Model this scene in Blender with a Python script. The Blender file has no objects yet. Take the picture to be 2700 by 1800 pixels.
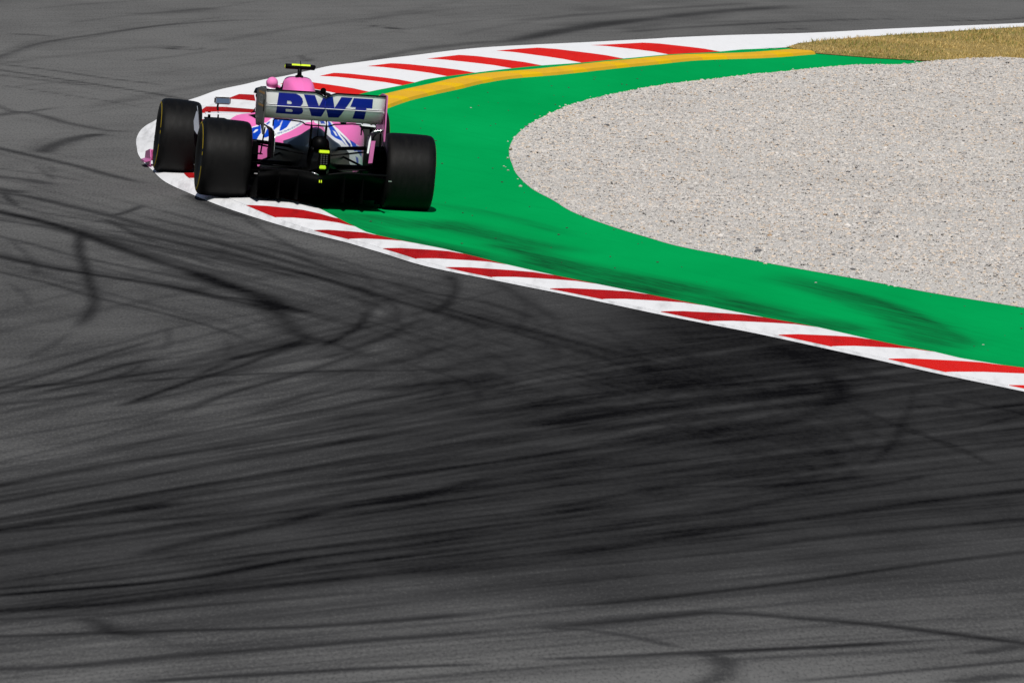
import bpy, bmesh, math, random
import numpy as np
from mathutils import Matrix, Vector
from mathutils.geometry import tessellate_polygon

# ------------------------------------------------------------------ camera, sky, sun, exposure
scene = bpy.context.scene
scene.render.engine = 'CYCLES'
vs = scene.view_settings
vs.view_transform = 'Standard'; vs.look = 'None'; vs.gamma = 1.0; vs.exposure = 0.0
scene.cycles.max_bounces = 6
scene.cycles.use_denoising = True

def camera_axes(pitch, roll):
    p, r = math.radians(pitch), math.radians(roll)
    f = Vector((0, math.cos(p), -math.sin(p))); right = Vector((1, 0, 0)); up = right.cross(f)
    return (math.cos(r)*right + math.sin(r)*up), (-math.sin(r)*right + math.cos(r)*up), f

cam_data = bpy.data.cameras.new('camera')
cam = bpy.data.objects.new('camera', cam_data)
scene.collection.objects.link(cam)
cr, cu, cf = camera_axes(4.0875, 3.3)
cam.matrix_world = Matrix(((cr.x, cu.x, -cf.x, 0), (cr.y, cu.y, -cf.y, 0), (cr.z, cu.z, -cf.z, 5.94), (0, 0, 0, 1)))
cam_data.lens = 400.0; cam_data.sensor_width = 36.0; cam_data.sensor_fit = 'HORIZONTAL'
cam_data.clip_start = 1.0; cam_data.clip_end = 6000.0
cam_data.dof.use_dof = True; cam_data.dof.focus_distance = 99.0; cam_data.dof.aperture_fstop = 28.0
scene.camera = cam

SUN_EL, SUN_AZ = math.radians(48), math.radians(183)      # azimuth from +Y, clockwise: high behind the camera, a little to its left
sun_dir = Vector((math.sin(SUN_AZ)*math.cos(SUN_EL), math.cos(SUN_AZ)*math.cos(SUN_EL), math.sin(SUN_EL)))
world = bpy.data.worlds.new('World'); scene.world = world; world.use_nodes = True
wn = world.node_tree.nodes; wl = world.node_tree.links
sky = wn.new('ShaderNodeTexSky'); sky.sky_type = 'NISHITA'; sky.sun_disc = False
sky.sun_elevation = SUN_EL; sky.sun_rotation = SUN_AZ; sky.air_density = 1.0; sky.dust_density = 0.6
wn['Background'].inputs['Strength'].default_value = 0.05
wl.new(sky.outputs[0], wn['Background'].inputs['Color'])
sun_data = bpy.data.lights.new('sun', 'SUN'); sun_data.energy = 4.2; sun_data.angle = math.radians(0.53)
sun_data.color = (1.0, 0.965, 0.91)
sun = bpy.data.objects.new('sun', sun_data); scene.collection.objects.link(sun)
sun.rotation_euler = sun_dir.to_track_quat('Z', 'Y').to_euler()
sun.location = (-8, 60, 60)

# ------------------------------------------------------------------ measured layout (metres; x right, y away, z up)
EDGE=[(5.60,76.40),(3.67,80.99),(3.09,82.29),(2.56,83.62),(1.87,85.28),(1.16,86.75),(0.42,88.45),(-0.03,89.40),(-0.68,90.80),(-1.18,92.55),(-1.37,93.22),(-1.86,94.63),(-2.44,96.77),(-2.87,98.78),(-3.11,100.10),(-3.35,102.30),(-3.44,103.19),(-3.52,104.24),(-3.58,105.45),(-3.63,106.65),(-3.65,107.70),(-3.65,108.53),(-3.63,109.31),(-3.58,110.27),(-3.53,112.07),(-3.45,113.79),(-3.32,115.08),(-3.15,116.84),(-2.93,118.23),(-2.75,119.51),(-2.58,120.38),(-2.39,121.62),(-2.13,123.31),(-1.86,124.43),(-1.65,125.32),(-1.40,126.35),(-0.52,129.69),(0.76,132.78),(2.26,136.32),(3.40,138.52),(4.58,141.34),(6.29,145.13),(9.50,152.20),(14.00,162.00)]
INNER=[(6.10,77.60),(3.77,83.43),(3.60,83.56),(3.12,84.57),(2.70,85.46),(2.31,86.49),(1.92,87.22),(1.45,88.23),(1.03,89.15),(0.62,90.05),(0.27,90.84),(-0.10,91.79),(-0.45,92.82),(-0.74,93.60),(-0.87,93.82),(-1.19,94.59),(-1.39,95.59),(-1.52,96.36),(-1.69,97.49),(-1.93,99.00),(-2.20,101.00),(-2.42,104.00),(-2.50,107.00),(-2.44,110.00),(-2.24,113.00),(-1.95,116.00),(-1.69,117.83),(-1.22,120.49),(-1.06,121.60),(-0.56,123.65),(0.06,125.91),(0.59,127.37),(1.08,128.98),(1.61,130.67),(2.20,132.08),(2.48,133.01),(3.04,134.20),(3.20,135.39),(3.64,136.97),(4.53,139.57),(5.45,141.94),(6.24,143.96),(9.90,150.60),(14.60,160.40)]
GRAVEL_EDGE=[(4.04,90.07),(3.38,91.16),(2.79,92.41),(2.15,93.65),(1.34,95.40),(1.07,96.43),(0.82,97.46),(0.49,99.15),(0.27,101.08),(0.11,102.37),(-0.03,104.34),(-0.10,106.46),(-0.13,107.92),(-0.11,110.30),(0.02,113.11),(0.28,116.13),(0.52,118.25),(1.00,121.05),(1.60,123.76),(2.02,125.19),(2.58,127.09),(3.65,130.11),(4.28,131.34),(4.75,132.77),(5.85,134.41)]
SAUS_L=[(-1.37,115.25),(-1.18,116.93),(-1.02,117.98),(-0.70,119.87),(-0.46,121.39),(-0.20,122.63),(0.37,124.34),(1.38,127.79),(1.91,129.54),(2.85,131.45),(3.38,132.98)]
SAUS_U=[(-1.53,117.39),(-1.38,118.92),(-1.05,120.69),(-0.56,123.39),(-0.21,124.60),(0.62,127.31),(1.66,130.45),(2.74,132.95),(3.27,134.20)]
RED_STRIPES=[(78.90,79.80,78.90,79.80),(80.60,81.50,80.60,81.50),(82.46,83.45,82.74,83.53),(84.42,85.31,84.54,85.46),(86.37,87.14,86.49,87.22),(88.18,89.05,88.19,89.10),(90.03,90.88,90.00,90.75),(91.74,92.79,91.74,92.77),(93.75,94.63,93.78,94.54),(95.92,97.04,95.54,96.43),(98.55,99.65,98.20,99.20),(100.50,101.50,100.30,101.20),(102.40,103.50,102.30,103.40),(104.60,105.80,104.50,105.70),(107.00,108.30,106.90,108.20),(109.50,110.80,109.30,110.60),(112.00,113.30,111.60,112.90),(115.00,116.10,114.10,115.20),(118.66,119.48,116.95,118.18),(120.80,121.66,119.95,120.69),(123.59,124.56,122.49,123.61),(126.11,127.44,125.12,126.19),(129.01,130.33,127.40,128.98),(131.75,133.18,130.67,132.14)]
MARKS=[
([(-5.69,97.94),(-4.39,94.93),(-3.98,93.98),(-3.61,92.81),(-3.25,91.35),(-2.80,89.64),(-2.52,88.71),(-2.23,87.44),(-1.95,86.39)],0.23,0.93),
([(-2.58,88.85),(-2.23,87.44),(-1.95,86.57),(-1.81,85.78),(-1.76,84.76)],0.30,0.70),
([(-2.00,86.52),(-1.83,85.41),(-1.66,83.63),(-1.53,82.06)],0.25,0.54),
([(-5.68,98.69),(-4.46,97.41),(-4.17,97.11),(-3.81,96.18),(-3.40,95.09),(-2.94,93.65),(-2.51,92.56),(-2.08,91.29),(-1.53,89.78),(-1.06,88.46)],0.16,0.60),
([(-3.60,93.47),(-3.18,93.00),(-2.69,91.98),(-2.19,90.78),(-1.65,89.29),(-1.04,87.17)],0.15,0.60),
([(-5.72,99.37),(-4.39,96.07),(-3.93,94.92),(-3.36,94.13),(-2.93,93.44)],0.11,0.42),
([(-5.46,95.20),(-4.28,93.70),(-3.78,93.08),(-3.14,91.97),(-2.58,90.84),(-1.90,89.26),(-1.37,88.19)],0.16,0.54),
([(-5.26,91.77),(-4.05,89.20),(-3.63,88.30),(-3.23,87.70),(-2.71,87.02),(-2.25,86.13),(-1.94,85.85),(-1.55,84.93),(-1.17,84.20)],0.23,0.90),
([(-5.16,90.16),(-3.97,87.43),(-3.55,86.48),(-3.13,85.20),(-2.73,84.29),(-2.28,83.12),(-1.97,82.03),(-1.82,81.34)],0.09,0.66),
([(-5.44,94.77),(-4.17,91.65),(-3.81,90.74),(-3.44,89.66),(-2.89,88.58),(-2.41,87.47)],0.11,0.48),
([(-3.57,93.71),(-3.55,92.23),(-3.48,90.42),(-3.38,88.92),(-3.27,87.10),(-3.18,85.69),(-3.13,84.66),(-3.12,83.10),(-3.16,81.56)],0.12,0.74),
([(-3.16,81.56),(-3.26,79.86),(-3.37,78.52)],0.05,0.36),
([(-3.41,95.08),(-3.31,95.74),(-3.21,96.75)],0.06,0.60),
([(-3.47,94.80),(-3.26,93.68),(-3.06,92.58),(-2.88,92.00)],0.07,0.66),
([(-4.43,97.44),(-4.32,96.37),(-4.20,95.68)],0.05,0.72),
([(-5.75,99.97),(-4.48,97.87),(-4.39,97.72),(-4.35,98.00)],0.30,0.60),
([(-4.11,91.49),(-3.96,90.40),(-3.87,89.67),(-3.73,88.22),(-3.68,87.11)],0.05,0.42),
([(-3.89,86.56),(-3.67,85.09),(-3.58,83.92)],0.05,0.36),
([(-2.65,90.98),(-2.47,89.94),(-2.32,89.28)],0.05,0.48),
([(-2.34,95.99),(-2.01,93.66),(-1.78,92.19),(-1.58,91.13)],0.10,0.42),
([(-2.94,98.91),(-2.73,97.69),(-2.50,96.75),(-2.20,95.68)],0.14,0.54),
([(-4.06,72.11),(-3.41,75.98),(-3.15,77.49),(-2.89,79.22),(-2.61,80.86),(-2.47,81.79)],0.08,0.66),
([(-4.12,73.03),(-3.39,75.56),(-3.01,76.86),(-2.65,78.79),(-2.35,79.96)],0.09,0.60),
([(-3.18,75.72),(-2.80,77.02),(-2.62,78.05),(-2.54,79.03)],0.07,0.60),
([(-2.60,74.76),(-2.34,76.50),(-2.07,78.18),(-1.87,79.24),(-1.68,80.65),(-1.43,82.14)],0.09,0.84),
([(-2.18,74.37),(-1.91,76.54),(-1.52,78.46),(-1.22,80.23),(-0.96,82.03)],0.07,0.60),
([(-2.02,79.59),(-1.74,80.76),(-1.59,81.52),(-1.44,82.63)],0.12,0.72),
([(-1.95,79.81),(-1.69,80.96),(-1.49,82.10)],0.24,0.42),
([(-1.75,74.69),(-1.36,76.39),(-0.90,78.34)],0.08,0.48),
([(-2.69,76.96),(-1.96,78.27),(-1.31,79.08),(-0.92,79.69)],0.14,0.60),
([(-4.11,72.93),(-3.34,74.62),(-3.05,75.26),(-2.66,76.40)],0.16,0.42),
([(-2.51,82.59),(-2.44,80.84),(-2.51,80.14)],0.06,0.36),
([(-2.06,81.79),(-2.00,80.87),(-2.03,79.90)],0.05,0.30),
([(-1.11,85.65),(-1.13,84.06),(-1.23,82.64),(-1.38,81.37)],0.05,0.66),
([(-2.69,93.18),(-2.27,92.50),(-1.86,91.64),(-1.43,89.81),(-1.04,89.00),(-0.64,87.82),(-0.26,87.22),(0.11,85.92),(0.33,85.05)],0.14,0.66),
([(-2.63,91.15),(-2.08,90.03),(-1.54,88.94),(-1.14,87.58),(-0.75,86.27),(-0.37,85.17),(-0.06,83.54)],0.12,0.60),
([(-2.55,88.82),(-2.34,88.05),(-2.12,87.11),(-1.91,86.18),(-1.80,85.20)],0.19,0.66),
([(-2.47,86.25),(-2.15,85.80),(-1.95,85.43),(-1.78,84.86)],0.20,0.60),
([(-0.56,90.39),(-0.48,89.29),(-0.47,87.97),(-0.53,86.45),(-0.64,85.29)],0.11,0.60),
([(-1.08,85.80),(-1.10,84.56),(-1.16,83.31),(-1.28,82.21),(-1.42,81.13)],0.06,0.60),
([(-0.64,85.29),(-0.78,84.13),(-0.94,82.82),(-1.15,81.34),(-1.36,80.23)],0.11,0.48),
([(-0.92,88.90),(-0.81,87.87),(-0.66,86.89)],0.05,0.36),
([(-0.22,89.90),(-0.02,88.55),(0.17,86.86),(0.39,85.28)],0.17,0.54),
([(0.05,87.49),(0.10,86.44),(0.07,85.00),(-0.02,83.57)],0.05,0.30),
([(0.28,85.53),(0.34,84.89),(0.32,83.85)],0.05,0.36),
([(-2.19,77.74),(-1.92,79.94),(-1.72,80.89),(-1.51,81.71)],0.09,0.60),
([(-2.09,77.97),(-1.69,79.66),(-1.27,81.73),(-0.95,83.32)],0.12,0.48),
([(-1.76,78.04),(-1.34,79.16),(-0.78,79.60),(-0.33,80.26)],0.15,0.54),
([(-1.54,78.20),(-1.12,79.49),(-0.68,81.08),(-0.35,82.97)],0.15,0.36),
([(-0.55,79.32),(-0.22,80.97),(0.12,82.20),(0.42,83.59)],0.25,0.36),
([(0.64,85.95),(0.97,81.79),(1.03,79.97),(0.81,78.02)],0.12,0.30),
([(1.27,83.39),(1.31,82.06),(1.24,80.13),(1.01,78.17),(0.67,76.55)],0.12,0.42),
([(1.87,84.88),(2.12,83.08),(2.27,81.67),(2.33,80.24)],0.27,0.60),
([(2.23,81.64),(2.34,80.61),(2.29,79.13),(2.08,77.93)],0.19,0.72),
([(0.41,76.02),(0.94,77.25),(1.35,78.25),(1.76,79.09),(2.33,80.24)],0.22,0.90),
([(1.23,80.04),(1.78,80.18),(2.14,80.64)],0.14,0.60),
([(2.40,82.92),(2.58,81.72),(2.85,81.37),(3.35,81.76)],0.29,0.66),
([(2.30,78.97),(2.54,77.93),(2.83,76.47),(3.04,75.01)],0.05,0.72),
([(2.90,80.67),(3.21,79.83),(3.59,78.96),(4.41,77.07)],0.12,0.48),
([(2.88,81.02),(2.84,79.91),(2.76,78.43),(2.59,75.97),(2.45,74.59)],0.06,0.54),
([(2.78,78.80),(2.99,79.30),(3.09,79.12),(3.11,80.11)],0.13,0.60),
([(2.91,76.85),(3.20,77.56),(3.58,78.87),(4.71,82.68)],0.06,0.60),
([(3.04,75.01),(3.27,75.97),(3.49,76.62),(4.55,79.69)],0.10,0.36),
([(0.03,74.97),(0.62,76.52),(1.22,78.12),(1.85,79.39),(2.29,80.13)],0.19,0.90),
([(2.29,80.13),(2.16,78.43),(1.87,76.88),(1.48,75.48)],0.18,0.54),
([(2.29,78.73),(2.56,77.57),(2.75,76.58),(2.95,75.99),(3.09,75.02),(3.23,74.06)],0.05,0.78),
([(2.71,78.07),(2.64,76.32),(2.51,74.96),(2.29,73.24)],0.08,0.42),
([(0.06,68.80),(0.46,69.53),(0.87,70.76),(1.15,71.27),(1.56,71.56),(1.99,72.18),(2.43,73.16)],0.16,0.72),
([(0.49,68.17),(0.99,68.95),(1.40,69.69),(1.82,70.93),(2.41,72.31),(2.87,73.64)],0.13,0.72),
([(0.07,65.44),(0.58,66.47),(1.24,68.07),(1.93,69.58),(2.65,71.17),(3.32,72.44),(4.26,74.22)],0.18,0.84),
([(0.08,64.62),(0.70,65.70),(1.35,66.82),(2.03,68.29),(3.23,70.29),(4.14,71.80)],0.15,0.60),
([(0.08,62.52),(0.57,63.07),(1.06,63.90),(1.70,65.09),(2.37,66.48),(3.14,67.97),(4.03,69.70)],0.14,0.66),
([(0.09,61.28),(0.68,62.13),(1.17,62.93),(1.60,62.93),(2.14,62.75),(2.61,62.41),(2.90,62.21),(3.61,61.75)],0.24,0.66),
([(0.21,61.47),(0.50,61.53),(0.80,61.21),(1.03,60.75)],0.15,0.48),
([(0.10,59.62),(0.67,60.19),(1.14,60.70),(1.74,61.29),(2.35,62.01)],0.17,0.66),
([(1.10,60.67),(1.21,60.38),(1.23,59.93),(1.15,59.20),(1.00,58.67)],0.21,0.54),
([(2.57,61.41),(2.90,62.09)],0.17,0.54),
([(1.47,59.22),(2.18,60.25),(2.86,61.23),(3.64,62.34)],0.14,0.54),
([(2.40,59.75),(2.83,60.50)],0.28,0.48),
([(-3.71,66.26),(-3.04,68.48),(-2.46,70.42),(-1.96,71.77),(-1.44,73.19),(-0.90,74.84),(-0.35,76.94),(0.02,78.00)],0.14,0.72),
([(-3.56,63.87),(-2.89,65.50),(-2.32,66.91),(-1.85,68.28)],0.20,0.60),
([(-2.19,63.73),(-1.76,65.53),(-1.29,66.99),(-1.05,68.05),(-0.55,69.32),(0.05,71.67)],0.16,0.78),
([(-3.58,64.22),(-2.88,65.36),(-2.29,66.33),(-1.56,67.56),(-1.07,68.96),(-0.56,70.43)],0.14,0.54),
([(-3.38,60.92),(-2.72,61.95),(-2.16,62.82),(-1.70,63.77),(-1.24,64.88)],0.11,0.66),
([(-3.36,60.56),(-2.70,61.58),(-2.14,62.44),(-1.69,63.24),(-1.11,64.82),(-0.50,66.06),(0.06,67.44)],0.15,0.90),
([(-3.31,59.75),(-2.65,60.67),(-2.10,61.44),(-1.66,62.35),(-1.08,63.36),(-0.36,64.61),(0.07,65.44)],0.19,0.78),
([(-3.25,58.67),(-2.59,59.33),(-2.15,59.76),(-1.59,60.28),(-1.02,60.80),(-0.45,61.57),(0.09,62.40)],0.17,0.66),
([(-2.19,60.65),(-2.08,60.23),(-2.02,59.90),(-1.92,59.84)],0.23,0.60),
([(-3.14,56.96),(-2.51,57.66),(-2.08,58.13),(-1.66,58.83),(-1.11,59.61),(-0.55,60.42),(0.09,61.28)],0.22,0.60),
([(-1.94,57.28),(-1.40,57.91),(-0.75,58.67),(0.10,59.50)],0.16,0.60),
([(-3.30,59.49),(-2.63,60.25),(-2.19,60.77),(-1.75,61.41),(-1.06,62.46),(-0.47,63.34)],0.13,0.48),
([(-4.21,74.50),(-3.41,75.98),(-2.86,76.98),(-2.18,78.92)],0.15,0.60),
([(-2.63,74.85),(-2.25,76.28),(-1.85,77.96)],0.09,0.54),
([(-2.44,73.53),(-1.95,76.31),(-1.56,78.19)],0.06,0.42),
([(-3.77,67.25),(-3.12,70.11),(-2.66,72.13),(-2.06,74.91)],0.06,0.36),
([(-0.95,77.46),(-0.51,78.59),(0.01,80.02)],0.32,0.54),
([(-6.42,110.89),(-5.63,121.22),(-5.37,124.60),(-4.91,127.26),(-4.30,130.39),(-3.62,132.66),(-2.69,134.80)],0.16,0.48),
([(-7.04,121.12),(-5.54,119.56),(-4.97,118.96),(-4.39,117.97),(-3.97,117.50),(-3.62,116.96)],0.18,0.54),
([(-7.03,120.94),(-5.48,118.34),(-4.76,117.12),(-4.19,116.16),(-3.62,115.09),(-3.41,114.55),(-3.32,114.92)],0.15,0.60),
([(-6.89,118.71),(-5.43,117.28),(-4.74,116.60),(-4.38,116.06)],0.19,0.48),
([(-6.84,117.81),(-5.34,115.34),(-4.77,114.41),(-4.21,113.49),(-3.66,112.35)],0.10,0.36),
([(-3.98,125.17),(-3.92,125.37),(-3.82,125.25)],0.27,0.72),
([(-3.92,125.81),(-3.81,125.83)],0.26,0.60),
([(-3.76,125.23),(-3.63,125.30),(-3.61,126.04)],0.10,0.30),
([(-6.94,119.46),(-5.13,111.18),(-5.00,110.58),(-4.85,110.51),(-4.64,111.49),(-4.47,112.31)],0.13,0.48),
([(-6.08,105.43),(-5.06,109.78),(-4.91,110.44),(-4.71,110.18),(-4.41,109.07),(-4.13,108.42),(-3.87,108.01),(-3.59,108.78)],0.20,0.48),
([(-4.38,103.45),(-4.38,104.31),(-4.31,105.48),(-4.18,106.64),(-4.03,107.26),(-3.88,107.20)],0.24,0.60),
([(-6.24,107.98),(-4.79,104.10),(-4.38,103.02),(-3.98,101.96),(-3.59,100.73),(-3.21,99.72)],0.18,0.72),
([(-4.35,101.79),(-4.22,100.70),(-4.08,99.64)],0.05,0.48),
([(-4.23,101.71),(-4.14,100.78)],0.05,0.42),
([(-5.89,102.25),(-4.63,100.89),(-4.15,100.37),(-3.77,99.55)],0.15,0.42),
([(-5.81,100.97),(-4.57,99.73),(-4.27,99.44),(-4.08,98.85)],0.34,0.48),
([(-5.74,126.51),(-5.31,126.58)],0.27,0.30),
([(-4.84,132.96),(-4.28,134.09),(-3.73,136.29)],0.37,0.30),
([(-4.27,121.71),(-3.78,123.81),(-3.29,126.29)],0.17,0.24),
([(-1.87,133.77),(-1.75,133.49)],0.11,0.60),
([(-1.69,133.23),(-1.55,133.51)],0.24,0.84),
([(-2.52,125.54),(-2.42,124.14),(-2.38,124.95)],0.13,0.36),
([(-1.89,124.04),(-1.24,128.34),(-0.25,132.05)],0.20,0.36),
([(-0.41,130.59),(0.64,136.74),(2.07,142.52),(3.59,147.34)],0.40,0.48),
([(-0.45,136.55),(1.22,142.02),(3.00,147.23)],0.27,0.30),
([(0.90,135.24),(2.02,138.56),(3.78,142.83),(4.97,144.77)],0.22,0.42),
([(4.95,144.07),(5.87,145.63),(6.36,146.83),(8.33,151.64)],0.19,0.60),
([(2.86,139.03),(3.51,140.02)],0.18,0.48)]
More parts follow.
